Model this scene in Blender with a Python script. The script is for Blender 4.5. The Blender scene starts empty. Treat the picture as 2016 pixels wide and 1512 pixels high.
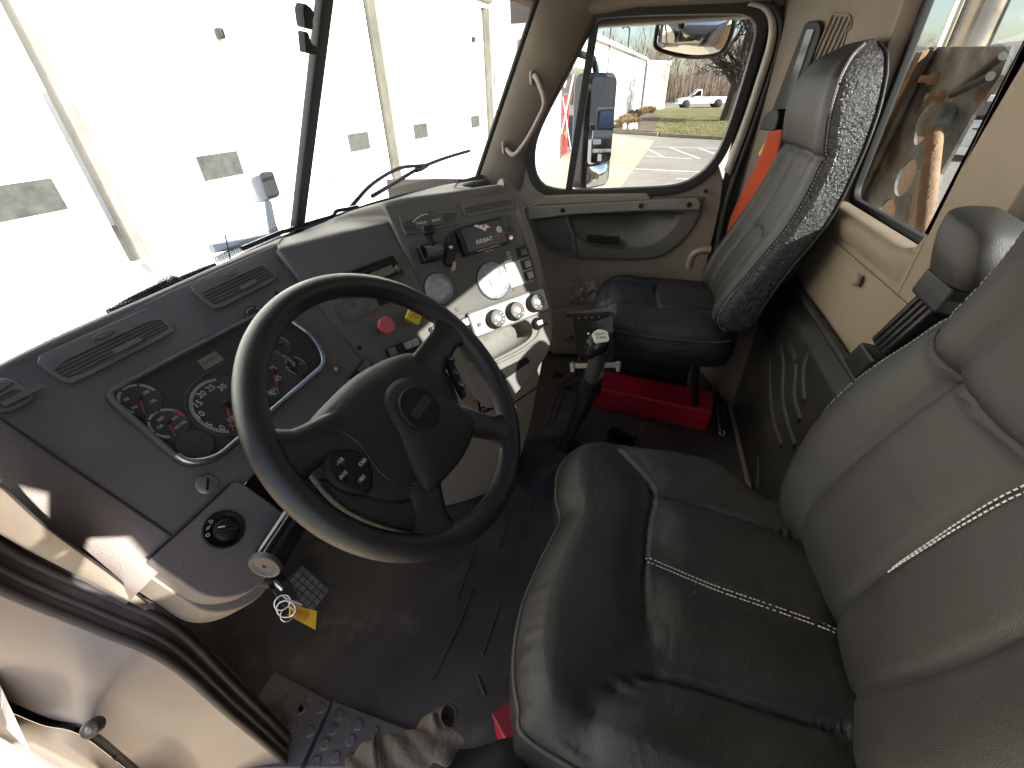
import bpy, bmesh, math, random
from mathutils import Vector as V, Matrix
R = math.radians
random.seed(7)
C = bpy.context.scene.collection
SC = bpy.context.scene

# ------------------------------------------------------------------ camera
CAM_F, CAM_W, CAM_H = 858.05, 2016.0, 1512.0
CAM_P = V((0, 0, 1.28))
def _basis(th, ro, az):
    f = V((math.cos(az)*math.cos(th), math.sin(az)*math.cos(th), -math.sin(th)))
    r = f.cross(V((0, 0, 1))).normalized(); u = r.cross(f)
    return r*math.cos(ro)+u*math.sin(ro), u*math.cos(ro)-r*math.sin(ro), f
CR, CU, CF = _basis(R(34.09), R(-1.90), R(16.16))
cam = bpy.data.cameras.new('camera'); cam_o = bpy.data.objects.new('camera', cam); C.objects.link(cam_o)
cam.sensor_width = 36; cam.lens = CAM_F/CAM_W*36; cam.clip_start = .02; cam.clip_end = 3000
m = Matrix((CR, CU, -CF)).transposed().to_4x4(); m.translation = CAM_P; cam_o.matrix_world = m
SC.camera = cam_o

# ------------------------------------------------------------------ world and sun
SUN_AZ, SUN_EL = 71.5, 30.5                       # the light travels towards +X turned SUN_AZ towards +Y
SUN_STRENGTH, SKY_STRENGTH, EXPOSURE = 5.0, 0.072, 2.38
w = bpy.data.worlds.new('World'); SC.world = w; w.use_nodes = True
nt = w.node_tree; nt.nodes.clear()
sky = nt.nodes.new('ShaderNodeTexSky'); sky.sky_type = 'NISHITA'; sky.sun_disc = False
sky.sun_elevation = R(SUN_EL); sky.sun_rotation = R(270-SUN_AZ); sky.air_density = 1.0; sky.dust_density = 1.3; sky.ozone_density = 0.5
bg = nt.nodes.new('ShaderNodeBackground'); bg.inputs[1].default_value = SKY_STRENGTH
wo = nt.nodes.new('ShaderNodeOutputWorld')
nt.links.new(sky.outputs[0], bg.inputs[0]); nt.links.new(bg.outputs[0], wo.inputs[0])
sl = bpy.data.lights.new('sun', 'SUN'); sl.energy = SUN_STRENGTH; sl.angle = R(.53); sl.color = (1, .945, .86)
so = bpy.data.objects.new('sun', sl); C.objects.link(so)
sd = V((math.cos(R(SUN_AZ))*math.cos(R(SUN_EL)), math.sin(R(SUN_AZ))*math.cos(R(SUN_EL)), -math.sin(R(SUN_EL))))
so.rotation_euler = sd.to_track_quat('-Z', 'Y').to_euler()
SC.view_settings.view_transform = 'Standard'; SC.view_settings.look = 'None'
SC.view_settings.exposure = EXPOSURE; SC.view_settings.gamma = 1; SC.view_settings.use_curve_mapping = False
SC.render.engine = 'CYCLES'
cy = SC.cycles
cy.use_denoising = True
try: cy.denoiser = 'OPENIMAGEDENOISE'
except Exception: pass
cy.max_bounces = 10; cy.diffuse_bounces = 5; cy.glossy_bounces = 4; cy.transparent_max_bounces = 24; cy.transmission_bounces = 4
cy.caustics_reflective = False; cy.caustics_refractive = False; cy.sample_clamp_indirect = 6

# ------------------------------------------------------------------ materials
MATS = {}
def mat(name, col, rough=.6, metal=0, bump=None, vary=None, spec=.5, dirt=None, coat=0, aniso=None, wrinkle=None, noise2=None):
    """bump=(scale,strength,kind) ; vary=(scale,amount) tonal mottling ; dirt=(colour,scale,threshold,softness)"""
    if name in MATS: return MATS[name]
    m = bpy.data.materials.new(name); m.use_nodes = True; n = m.node_tree; L = n.links
    b = n.nodes['Principled BSDF']
    b.inputs['Base Color'].default_value = (*col, 1); b.inputs['Roughness'].default_value = rough
    b.inputs['Metallic'].default_value = metal; b.inputs['Specular IOR Level'].default_value = spec
    if coat: b.inputs['Coat Weight'].default_value = coat; b.inputs['Coat Roughness'].default_value = .08
    tc = n.nodes.new('ShaderNodeTexCoord'); co = tc.outputs['Object']
    cur = None
    if vary:
        t = n.nodes.new('ShaderNodeTexNoise'); t.inputs['Scale'].default_value = vary[0]; t.inputs['Detail'].default_value = 6
        t.inputs['Roughness'].default_value = .65
        L.new(co, t.inputs['Vector'])
        r = n.nodes.new('ShaderNodeMapRange'); r.inputs[1].default_value = .3; r.inputs[2].default_value = .7
        r.inputs[3].default_value = 1-vary[1]; r.inputs[4].default_value = 1+vary[1]; L.new(t.outputs['Fac'], r.inputs[0])
        mx = n.nodes.new('ShaderNodeMix'); mx.data_type = 'RGBA'; mx.blend_type = 'MULTIPLY'; mx.inputs[0].default_value = 1
        mx.inputs[6].default_value = (*col, 1); L.new(r.outputs[0], mx.inputs[7]); cur = mx.outputs[2]
        rr = n.nodes.new('ShaderNodeMapRange'); rr.inputs[1].default_value = .3; rr.inputs[2].default_value = .7
        rr.inputs[3].default_value = max(.02, rough-.08); rr.inputs[4].default_value = min(1, rough+.1)
        L.new(t.outputs['Fac'], rr.inputs[0]); L.new(rr.outputs[0], b.inputs['Roughness'])
    if dirt:
        t = n.nodes.new('ShaderNodeTexNoise'); t.inputs['Scale'].default_value = dirt[1]; t.inputs['Detail'].default_value = 8
        t.inputs['Roughness'].default_value = .72; L.new(co, t.inputs['Vector'])
        r = n.nodes.new('ShaderNodeMapRange'); r.inputs[1].default_value = dirt[2]; r.inputs[2].default_value = dirt[2]+dirt[3]
        L.new(t.outputs['Fac'], r.inputs[0])
        mx = n.nodes.new('ShaderNodeMix'); mx.data_type = 'RGBA'; L.new(r.outputs[0], mx.inputs[0])
        if cur: L.new(cur, mx.inputs[6])
        else: mx.inputs[6].default_value = (*col, 1)
        mx.inputs[7].default_value = (*dirt[0], 1); cur = mx.outputs[2]
    if cur: L.new(cur, b.inputs['Base Color'])
    nrm = None
    def add_bump(height, strength, dist):
        nonlocal nrm
        bp = n.nodes.new('ShaderNodeBump'); bp.inputs['Strength'].default_value = strength; bp.inputs['Distance'].default_value = dist
        L.new(height, bp.inputs['Height'])
        if nrm: L.new(nrm, bp.inputs['Normal'])
        nrm = bp.outputs[0]
    if wrinkle:
        t = n.nodes.new('ShaderNodeTexNoise'); t.inputs['Scale'].default_value = wrinkle[0]; t.inputs['Detail'].default_value = 3
        t.inputs['Distortion'].default_value = .6; L.new(co, t.inputs['Vector']); add_bump(t.outputs['Fac'], wrinkle[1], .02)
    if bump:
        k = bump[2] if len(bump) > 2 else 'noise'
        if k == 'cell':
            t = n.nodes.new('ShaderNodeTexVoronoi'); t.inputs['Scale'].default_value = bump[0]; o = t.outputs['Distance']
        elif k == 'lines':
            t = n.nodes.new('ShaderNodeTexWave'); t.inputs['Scale'].default_value = bump[0]; o = t.outputs['Fac']
        else:
            t = n.nodes.new('ShaderNodeTexNoise'); t.inputs['Scale'].default_value = bump[0]; t.inputs['Detail'].default_value = 3; o = t.outputs['Fac']
        L.new(co, t.inputs['Vector']); add_bump(o, bump[1], .003)
    if nrm: L.new(nrm, b.inputs['Normal'])
    MATS[name] = m
    return m
def glass(name, tint, refl=.9, dirt=.0):
    m = bpy.data.materials.new(name); m.use_nodes = True; n = m.node_tree; n.nodes.clear(); L = n.links
    o = n.nodes.new('ShaderNodeOutputMaterial'); t = n.nodes.new('ShaderNodeBsdfTransparent'); t.inputs[0].default_value = (*tint, 1)
    g = n.nodes.new('ShaderNodeBsdfGlossy'); g.inputs['Roughness'].default_value = .01; g.inputs[0].default_value = (1, 1, 1, 1)
    f = n.nodes.new('ShaderNodeFresnel'); f.inputs[0].default_value = 1.45
    k = n.nodes.new('ShaderNodeMath'); k.operation = 'MULTIPLY'; k.inputs[1].default_value = refl; L.new(f.outputs[0], k.inputs[0])
    x = n.nodes.new('ShaderNodeMixShader'); L.new(k.outputs[0], x.inputs[0]); L.new(t.outputs[0], x.inputs[1]); L.new(g.outputs[0], x.inputs[2])
    last = x.outputs[0]
    if dirt:
        d = n.nodes.new('ShaderNodeBsdfDiffuse'); d.inputs[0].default_value = (.5, .48, .44, 1)
        tc = n.nodes.new('ShaderNodeTexCoord'); q = n.nodes.new('ShaderNodeTexNoise'); q.inputs['Scale'].default_value = 9; q.inputs['Detail'].default_value = 8
        L.new(tc.outputs['Object'], q.inputs['Vector'])
        r = n.nodes.new('ShaderNodeMapRange'); r.inputs[1].default_value = .4; r.inputs[2].default_value = .8; r.inputs[3].default_value = dirt*.3; r.inputs[4].default_value = dirt
        L.new(q.outputs['Fac'], r.inputs[0])
        y = n.nodes.new('ShaderNodeMixShader'); L.new(r.outputs[0], y.inputs[0]); L.new(last, y.inputs[1]); L.new(d.outputs[0], y.inputs[2]); last = y.outputs[0]
    L.new(last, o.inputs[0]); MATS[name] = m
    return m
# cab
M_dash   = mat('charcoal dash plastic', (.135, .128, .116), .58, bump=(850, .35, 'cell'), vary=(7, .14), spec=.45)
M_dashp  = mat('worn charcoal panel', (.098, .093, .085), .5, bump=(900, .35, 'cell'), vary=(11, .18), dirt=((.17, .16, .145), 16, .58, .25))
M_grey   = mat('grey console plastic', (.17, .16, .145), .52, bump=(650, .4, 'cell'), vary=(9, .12), dirt=((.09, .08, .065), 14, .58, .2))
M_mauve  = mat('grey brown lower dash', (.165, .14, .13), .55, bump=(750, .4, 'cell'), vary=(6, .1))
M_beige  = mat('beige moulded trim', (.205, .172, .138), .6, bump=(750, .35, 'cell'), vary=(5, .1), dirt=((.15, .11, .075), 9, .6, .3))
M_rear   = mat('tan rear wall lining', (.235, .188, .132), .68, bump=(420, .35, 'noise'), vary=(4, .12), dirt=((.15, .105, .06), 10, .6, .25), wrinkle=(7, .12))
M_leather= mat('black leather', (.0125, .0118, .011), .40, bump=(800, .3, 'cell'), vary=(6, .2), wrinkle=(24, .15), spec=.5)
M_leather2=mat('grey black backrest leather', (.0245, .023, .0208), .45, bump=(800, .28, 'cell'), vary=(5, .12), wrinkle=(11, .05), spec=.5)
M_leather3=mat('blue black leather', (.011, .0115, .0135), .36, bump=(800, .3, 'cell'), vary=(6, .2), wrinkle=(24, .2), spec=.5)
M_insert = mat('grey door insert', (.095, .09, .082), .5, bump=(700, .35, 'cell'), vary=(7, .12))
M_vinyl  = mat('shiny crinkled black vinyl', (.022, .020, .023), .27, bump=(340, 1.0, 'noise'), vary=(30, .2), spec=.75, wrinkle=(120, .6))
M_stitch = mat('pale thread', (.62, .6, .57), .8)
M_rubber = mat('black rubber mat', (.050, .047, .0455), .55, bump=(240, .4), vary=(5, .3), dirt=((.135, .118, .102), 6.5, .55, .22))
M_black  = mat('black plastic', (.009, .009, .009), .45, bump=(600, .25, 'cell'), spec=.35)
M_gloss  = mat('gloss black', (.012, .012, .013), .15)
M_wheel  = mat('black wheel rim urethane', (.012, .012, .012), .34, bump=(700, .2, 'cell'), vary=(9, .2), spec=.55)
M_hub    = mat('black airbag cover', (.017, .017, .016), .40, bump=(650, .4, 'cell'), spec=.5)
M_seal   = mat('black rubber seal', (.014, .014, .014), .6)
M_sealb  = mat('dusty rubber door seal', (.036, .030, .028), .6, vary=(14, .3), dirt=((.13, .105, .09), 12, .58, .2))
M_steel  = mat('bright steel', (.55, .55, .55), .28, 1, vary=(20, .2))
M_satin  = mat('satin silver trim', (.36, .38, .42), .33, 1, vary=(14, .25))
M_white  = mat('white print', (.75, .75, .73), .6)
M_red    = mat('red needle', (.45, .05, .06), .5)
M_dial   = mat('dial face', (.055, .051, .046), .75, spec=.2)
M_orange = mat('orange belt webbing', (.62, .075, .015), .7, bump=(900, .6, 'lines'))
M_redbox = mat('red painted steel', (.42, .010, .034), .42, bump=(160, .15), vary=(7, .15), coat=.1, dirt=((.2, .02, .025), 18, .62, .12))
M_paint  = mat('dusty white cab paint', (.155, .132, .126), .45, vary=(3.5, .12), coat=.1, dirt=((.15, .115, .10), 5, .52, .2))
M_hood   = mat('white hood paint', (.8, .8, .79), .12, coat=.6)
M_yellow = mat('yellow plastic', (.72, .53, .03), .5, vary=(40, .12))
M_knobred= mat('faded red plastic', (.58, .09, .11), .5, vary=(60, .15))
M_lcd    = mat('lcd', (.17, .18, .12), .35)
M_alu    = mat('scuffed aluminium disc', (.30, .31, .33), .5, .45, vary=(34, .4), dirt=((.2, .19, .17), 60, .55, .2), wrinkle=(60, .15))
M_switch = mat('pale switch cap', (.36, .35, .32), .4, vary=(40, .1))
M_tag    = mat('yellow card tag', (.75, .5, .02), .6)
M_paper  = mat('white card', (.75, .74, .7), .7)
M_cloth  = mat('worn brown canvas', (.105, .082, .062), .85, bump=(900, .7), vary=(14, .35), wrinkle=(35, .5))
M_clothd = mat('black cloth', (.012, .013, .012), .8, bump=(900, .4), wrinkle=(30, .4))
M_mirror = mat('mirror glass', (.82, .84, .86), .015, 1)
M_head   = mat('beige headliner', (.30, .26, .21), .9, bump=(900, .3))
M_orangep= mat('orange plastic knob', (.6, .13, .02), .45)
M_foil   = mat('crumpled wrapper', (.3, .26, .24), .4, wrinkle=(90, 1), vary=(40, .6))
M_glassW = glass('windshield glass', (.93, .95, .94), .55)
M_glassS = glass('side window glass', (.52, .555, .565), .45)
M_glassR = glass('rear window glass', (.46, .49, .49), .45)
M_glassC = glass('pickup window glass', (.06, .07, .08), 1.0)
# outside
M_conc   = mat('tan concrete', (.36, .29, .20), .9, vary=(.6, .14), dirt=((.24, .185, .125), 2.2, .55, .2), bump=(30, .4))
M_asph   = mat('asphalt', (.19, .17, .145), .92, vary=(.5, .16), dirt=((.26, .23, .19), 1.3, .5, .25), bump=(60, .6))
M_line   = mat('worn white road paint', (.62, .60, .54), .8, dirt=((.24, .22, .19), 6, .52, .2))
M_grass  = mat('winter lawn', (.12, .105, .028), .95, vary=(.9, .3), dirt=((.20, .155, .065), 1.1, .5, .25), bump=(20, 1))
M_mulch  = mat('mulch bed', (.085, .06, .04), .95, vary=(4, .5), bump=(20, 1))
M_kerb   = mat('weathered kerb concrete', (.17, .145, .11), .9, vary=(2, .25), dirt=((.08, .065, .05), 3, .55, .2))
M_wall   = mat('white steel wall cladding', (.80, .80, .77), .55, vary=(.6, .05))
M_door   = mat('white door panel', (.82, .82, .80), .5)
M_galv   = mat('galvanised post', (.065, .065, .052), .6, .0, vary=(3, .3))
M_pane   = mat('dirty door window', (.044, .046, .044), .5, vary=(9, .35), spec=.25)
M_tanwall= mat('tan steel cladding', (.50, .43, .32), .6, vary=(.8, .08))
M_carw   = mat('white pickup paint', (.62, .62, .62), .25, coat=.5)
M_carb   = mat('black pickup paint', (.012, .012, .012), .55, spec=.2)
M_tyre   = mat('tyre rubber', (.02, .02, .02), .8)
M_bark   = mat('grey bark', (.038, .030, .024), .95, vary=(3, .35), bump=(40, 1))
M_twig   = mat('bare twigs', (.20, .145, .105), .95, vary=(.5, .25))
M_twig2  = mat('pale twigs', (.30, .25, .20), .95)
M_reed   = mat('dry reeds', (.23, .145, .075), .95, vary=(1, .3))
M_shrub  = mat('dry shrub', (.22, .15, .07), .95, vary=(2, .4))
M_hill   = mat('far wooded hill', (.10, .085, .085), .95, vary=(.05, .3))
M_rust   = mat('rusty steel plate', (.16, .16, .15), .65, .1, vary=(9, .8), dirt=((.13, .075, .042), 7, .52, .06), bump=(60, .5))
M_rust2  = mat('orange rust', (.24, .145, .085), .85, vary=(22, .4), dirt=((.10, .035, .015), 40, .56, .15), bump=(160, .8))
M_chrome = mat('chrome stack', (.55, .54, .52), .16, 1, vary=(5, .2))
M_vend   = mat('red vending panel', (.55, .012, .012), .4)

# ------------------------------------------------------------------ objects
def wloc(o):
    p = V((0, 0, 0))
    while o is not None: p += o.location; o = o.parent
    return p
def tag(o, label=None, cat=None, group=None, kind=None):
    if label: o['label'] = label
    if cat: o['category'] = cat
    if group: o['group'] = group
    if kind: o['kind'] = kind
    return o
def empty(name, loc, label, cat, group=None):
    o = bpy.data.objects.new(name, None); C.objects.link(o); o.location = loc; o.empty_display_size = .05
    return tag(o, label, cat, group)
def copy_tree(o, parent=None):
    c = o.copy(); C.objects.link(c); c.parent = parent
    for ch in list(o.children): copy_tree(ch, c)
    return c
class Plane:
    """a flat surface of the cab: origin o, axes u (right), v (up along it), n (towards the driver)"""
    def __init__(s, o, u, v):
        s.o = V(o); s.u = V(u).normalized(); v = V(v); s.v = (v - s.u*v.dot(s.u)).normalized(); s.n = s.u.cross(s.v)
    def p(s, u, v, w=0): return s.o+s.u*u+s.v*v+s.n*w
    def hit(s, x, y):
        d = CR*((x-1008)/CAM_F)+CU*((756-y)/CAM_F)+CF
        return CAM_P+d*((s.o-CAM_P).dot(s.n)/d.dot(s.n))
    def uv(s, x, y):
        q = s.hit(x, y)-s.o; return q.dot(s.u), q.dot(s.v)
    def sub(s, u, v, w=0, rot=0):
        a = R(rot); return Plane(s.p(u, v, w), s.u*math.cos(a)+s.v*math.sin(a), s.v*math.cos(a)-s.u*math.sin(a))
def nrm(yaw, el):
    y, e = R(yaw), R(el); return V((math.cos(e)*math.sin(y), -math.cos(e)*math.cos(y), math.sin(e)))
def plane_n(o, n):
    u = V((0, 0, 1)).cross(n).normalized(); return Plane(o, u, n.cross(u))
def on(x, y, axis, val):
    d = CR*((x-1008)/CAM_F)+CU*((756-y)/CAM_F)+CF
    return CAM_P+d*((val-CAM_P[axis])/d[axis])

class MB:
    def __init__(s): s.v = []; s.f = []; s.sm = []
    def add(s, vs, fs, smooth=False):
        k = len(s.v); s.v += [V(q) for q in vs]; s.f += [tuple(i+k for i in f) for f in fs]; s.sm += [smooth]*len(fs); return s
    def box(s, a, b):
        x0, y0, z0 = [min(p, q) for p, q in zip(a, b)]; x1, y1, z1 = [max(p, q) for p, q in zip(a, b)]
        return s.add([(x0,y0,z0),(x1,y0,z0),(x1,y1,z0),(x0,y1,z0),(x0,y0,z1),(x1,y0,z1),(x1,y1,z1),(x0,y1,z1)],
                     [(0,3,2,1),(4,5,6,7),(0,1,5,4),(1,2,6,5),(2,3,7,6),(3,0,4,7)])
    def pbox(s, P, u0, u1, v0, v1, w0, w1):
        q = [P.p(u, v, w) for w in (w0, w1) for (u, v) in ((u0,v0),(u1,v0),(u1,v1),(u0,v1))]
        return s.add(q, [(0,3,2,1),(4,5,6,7),(0,1,5,4),(1,2,6,5),(2,3,7,6),(3,0,4,7)])
    def prism(s, P, poly, w0, w1, smooth=False):
        n = len(poly); q = [P.p(u, v, w0) for u, v in poly]+[P.p(u, v, w1) for u, v in poly]
        area = sum(poly[i][0]*poly[(i+1) % n][1]-poly[(i+1) % n][0]*poly[i][1] for i in range(n))
        fs = [tuple(range(n, 2*n)), tuple(reversed(range(n)))]+[(i, (i+1) % n, (i+1) % n+n, i+n) for i in range(n)]
        if area < 0: fs = [tuple(reversed(f)) for f in fs]
        return s.add(q, fs, smooth)
    def ring(s, P, outer, inner, w0, w1):
        n = len(outer); q = []
        for w in (w0, w1):
            q += [P.p(u, v, w) for u, v in outer]+[P.p(u, v, w) for u, v in inner]
        fs = []
        for i in range(n):
            j = (i+1) % n
            fs += [(2*n+i, 2*n+j, 3*n+j, 3*n+i), (i, n+i, n+j, j), (i, j, 2*n+j, 2*n+i), (n+j, n+i, 3*n+i, 3*n+j)]
        return s.add(q, fs)
    def lathe(s, P, prof, n=32, smooth=True, cap=True, a0=0, a1=360):
        """prof: (radius, w) from the back to the front"""
        closed = abs(a1-a0) >= 360; m = n if closed else n+1; q = []
        for r, w in prof:
            for i in range(m):
                a = R(a0+(a1-a0)*i/n); q.append(P.p(r*math.cos(a), r*math.sin(a), w))
        fs = []
        for k in range(len(prof)-1):
            for i in range(n):
                j = (i+1) % m; fs.append((k*m+i, k*m+j, (k+1)*m+j, (k+1)*m+i))
        s.add(q, fs, smooth)
        if cap and closed:
            if prof[-1][0] > 1e-5: s.add([P.p(prof[-1][0]*math.cos(R(360*i/n)), prof[-1][0]*math.sin(R(360*i/n)), prof[-1][1]) for i in range(n)], [tuple(range(n))])
        return s
    def tube(s, pts, r, n=8, caps=True, smooth=True, flat=None):
        """flat=(axis vector, factor): squash the section along an axis"""
        pts = [V(p) for p in pts]; k = len(pts); rs = r if isinstance(r, (list, tuple)) else [r]*k
        up = V((0, 0, 1)); q = []; prev = None
        for i, p in enumerate(pts):
            t = (pts[min(i+1, k-1)]-pts[max(i-1, 0)]).normalized()
            if prev is None:
                a = t.cross(up)
                if a.length < .01: a = t.cross(V((1, 0, 0)))
            else: a = prev-t*prev.dot(t)
            a.normalize(); prev = a; b = t.cross(a)
            for j in range(n):
                g = 2*math.pi*j/n; o = a*math.cos(g)*rs[i]+b*math.sin(g)*rs[i]
                if flat: ax = V(flat[0]).normalized(); o = o-ax*o.dot(ax)*(1-flat[1])
                q.append(p+o)
        fs = [(i*n+j, i*n+(j+1) % n, (i+1)*n+(j+1) % n, (i+1)*n+j) for i in range(k-1) for j in range(n)]
        s.add(q, fs, smooth)
        if caps: s.add(q[:n], [tuple(reversed(range(n)))]); s.add(q[-n:], [tuple(range(n))])
        return s
    def grid(s, rows, smooth=True, closed=False, flip=False):
        n = len(rows[0]); q = [p for r in rows for p in r]; fs = []
        for i in range(len(rows)-1):
            for j in range(n if closed else n-1):
                k = (j+1) % n; f = (i*n+j, i*n+k, (i+1)*n+k, (i+1)*n+j)
                fs.append(tuple(reversed(f)) if flip else f)
        return s.add(q, fs, smooth)
    def build(s, name, m, parent=None, bevel=0, seg=2, label=None, cat=None, group=None, kind=None, angle=40, subsurf=0, solid=0):
        me = bpy.data.meshes.new(name); base = wloc(parent) if parent else V((0, 0, 0))
        me.from_pydata([tuple(v-base) for v in s.v], [], s.f)
        me.polygons.foreach_set('use_smooth', s.sm); me.update()
        for mm in (m if isinstance(m, (list, tuple)) else [m]): me.materials.append(mm)
        o = bpy.data.objects.new(name, me); C.objects.link(o)
        if parent: o.parent = parent
        if solid:
            k = o.modifiers.new('s', 'SOLIDIFY'); k.thickness = solid; k.offset = -1
        if bevel:
            k = o.modifiers.new('b', 'BEVEL'); k.width = bevel; k.segments = seg; k.limit_method = 'ANGLE'; k.angle_limit = R(angle)
            k.harden_normals = False
            me.polygons.foreach_set('use_smooth', [True]*len(me.polygons))
            kk = o.modifiers.new('w', 'WEIGHTED_NORMAL'); kk.keep_sharp = False
        if subsurf:
            k = o.modifiers.new('u', 'SUBSURF'); k.levels = subsurf; k.render_levels = subsurf
        return tag(o, label, cat, group, kind)
def rpoly(pts, r, n=5):
    """rounds the corners of a polygon"""
    out = []; k = len(pts)
    for i in range(k):
        p = V((*pts[i], 0)); a = V((*pts[i-1], 0)); b = V((*pts[(i+1) % k], 0))
        rr = r[i] if isinstance(r, (list, tuple)) else r
        da = (a-p); db = (b-p); la, lb = da.length, db.length; da.normalize(); db.normalize()
        d = min(rr, la*.48, lb*.48)
        for j in range(n+1):
            t = j/n; q = p+da*d*(1-t)**2+db*d*t**2; out.append((q.x, q.y))
    return out
def rrect(u0, u1, v0, v1, r, n=5): return rpoly([(u0, v0), (u1, v0), (u1, v1), (u0, v1)], r, n)
def ellipse(u, v, a, b, n=32): return [(u+a*math.cos(2*math.pi*i/n), v+b*math.sin(2*math.pi*i/n)) for i in range(n)]
def poly_px(P, pts): return [P.uv(*p) for p in pts]
TXT = {}
def text(P, u, v, w, body, size, m, parent, rot=0, align='CENTER', name='lettering', ext=.0002, xs=1.0):
    cu = bpy.data.curves.new(name, 'FONT'); cu.body = body; cu.size = size; cu.extrude = ext; cu.align_x = align; cu.align_y = 'CENTER'
    cu.resolution_u = 2; cu.materials.append(m)
    key = (body, size, m.name, align, ext)
    if key not in TXT:
        tmp = bpy.data.objects.new('tmp', cu); C.objects.link(tmp)
        dg = bpy.context.evaluated_depsgraph_get(); dg.update()
        TXT[key] = bpy.data.meshes.new_from_object(tmp.evaluated_get(dg)); bpy.data.objects.remove(tmp)
    o = bpy.data.objects.new(name, TXT[key]); C.objects.link(o)
    S = P.sub(u, v, w, rot); mm = Matrix((S.u*xs, S.v, S.n)).transposed().to_4x4()
    o.parent = parent
    mm.translation = S.o-wloc(parent); o.matrix_local = mm
    return o
def smooth_path(pts, n=6, closed=False):
    pts = [V(p) for p in pts]; k = len(pts); out = []
    for i in range(k if closed else k-1):
        if closed: a, b, c, d = pts[i-1], pts[i], pts[(i+1) % k], pts[(i+2) % k]
        else: a, b, c, d = pts[max(i-1, 0)], pts[i], pts[i+1], pts[min(i+2, k-1)]
        for j in range(n):
            t = j/n
            out.append(.5*((2*b)+(c-a)*t+(2*a-5*b+4*c-d)*t*t+(3*b-a-3*c+d)*t**3))
    if not closed: out.append(pts[-1])
    return out
def lerp(a, b, t): return a+(b-a)*t
def sstep(a, b, x):
    t = max(0, min(1, (x-a)/(b-a))); return t*t*(3-2*t)
def interp(tab, x):
    if x <= tab[0][0]: return tab[0][1]
    for (a, p), (b, q) in zip(tab, tab[1:]):
        if x <= b: return p+(q-p)*(x-a)/(b-a)
    return tab[-1][1]
def sinterp(tab, x):
    """smooth (Catmull) interpolation of a table"""
    n = len(tab)
    if x <= tab[0][0]: return tab[0][1]
    if x >= tab[-1][0]: return tab[-1][1]
    for i in range(n-1):
        if tab[i][0] <= x <= tab[i+1][0]:
            t = (x-tab[i][0])/(tab[i+1][0]-tab[i][0]); p0 = tab[max(i-1, 0)][1]; p1 = tab[i][1]; p2 = tab[i+1][1]; p3 = tab[min(i+2, n-1)][1]
            return .5*(2*p1+(p2-p0)*t+(2*p0-5*p1+4*p2-p3)*t*t+(3*p1-p0-3*p2+p3)*t**3)
# ================================================================== THE CAB SHELL
XL, XR, YB, ZR = .06, 2.20, -.594, 1.62
XC = 1.13
# floor
def struct(name, mb, m, **k): return mb.build(name, m, kind='structure', **k)
fl = MB()
rows = []
for i in range(61):
    y = -.60+1.75*i/60; r = []
    for j in range(81):
        x = .14+2.06*j/80
        t = math.exp(-((x-1.14)/.24)**4)                      # low tunnel under the shifter
        z = .035*t*sstep(-.3, .1, y)
        z += sstep(.74, 1.12, y)*.30                          # toe board
        r.append((x, y, z))
    rows.append(r)
fl.grid(rows)
floor = struct('cab_floor', fl, M_rubber)
def rib(pts, r=.006): return MB().tube(pts, r, 6)
def fl_z(x, y): return .035*math.exp(-((x-1.14)/.24)**4)*sstep(-.3, .1, y)+sstep(.74, 1.12, y)*.30
def floor_pt(px, py, dz=0):
    p = on(px, py, 2, 0)
    for _ in range(4): p = on(px, py, 2, fl_z(p.x, p.y)+dz)
    return p
# moulded ribs of the mat, where they show between the seat and the wheel
for line in ([(850,1340),(905,1230),(930,1160)], [(900,1180),(935,1080)], [(985,1080),(1010,990)], [(1030,1060),(1050,985)], [(1090,830),(1110,770),(1130,720)], [(1075,840),(1098,770)],
             [(950,1290),(985,1190)], [(955,1370),(940,1330)]):
    rib([floor_pt(*q, .001) for q in line], .0045).build('mat_rib', M_rubber, floor)
# side sill plates with round studs
def sill_plate(poly, name):
    P = Plane((.3, .5, .012), (1, 0, 0), (0, 1, 0))
    return MB().prism(P, [(on(*q, 2, .012).x-.3, on(*q, 2, .012).y-.5) for q in poly], -.008, 0).build(name, mat('scuffed sill rubber', (.085, .075, .075), .45, bump=(500, .3), vary=(12, .25), dirt=((.12, .1, .09), 9, .52, .2)), floor, bevel=.003)
sp1 = sill_plate([(652,1380),(590,1512),(480,1512),(395,1262),(440,1268),(540,1320)], 'sill_plate')
sp2 = sill_plate([(657,1378),(820,1442),(800,1512),(600,1512)], 'sill_plate')
for q in ((575,1351),(555,1372),(608,1371),(595,1395),(590,1398),(632,1394),(668,1408),(655,1436),(640,1465),(705,1427),(690,1457),(622,1500),(737,1440),(720,1480),(690,1495),(660,1490),(775,1465),(760,1495),(548,1410),(575,1430),(610,1440)):
    p = on(*q, 2, .012)
    MB().lathe(Plane(p, (1,0,0), (0,1,0)), [(.0125,0),(.0115,.0022),(.009,.0028)], 14).build('stud', MATS['scuffed sill rubber'], sp1 if q[0] < 640 else sp2)

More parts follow.
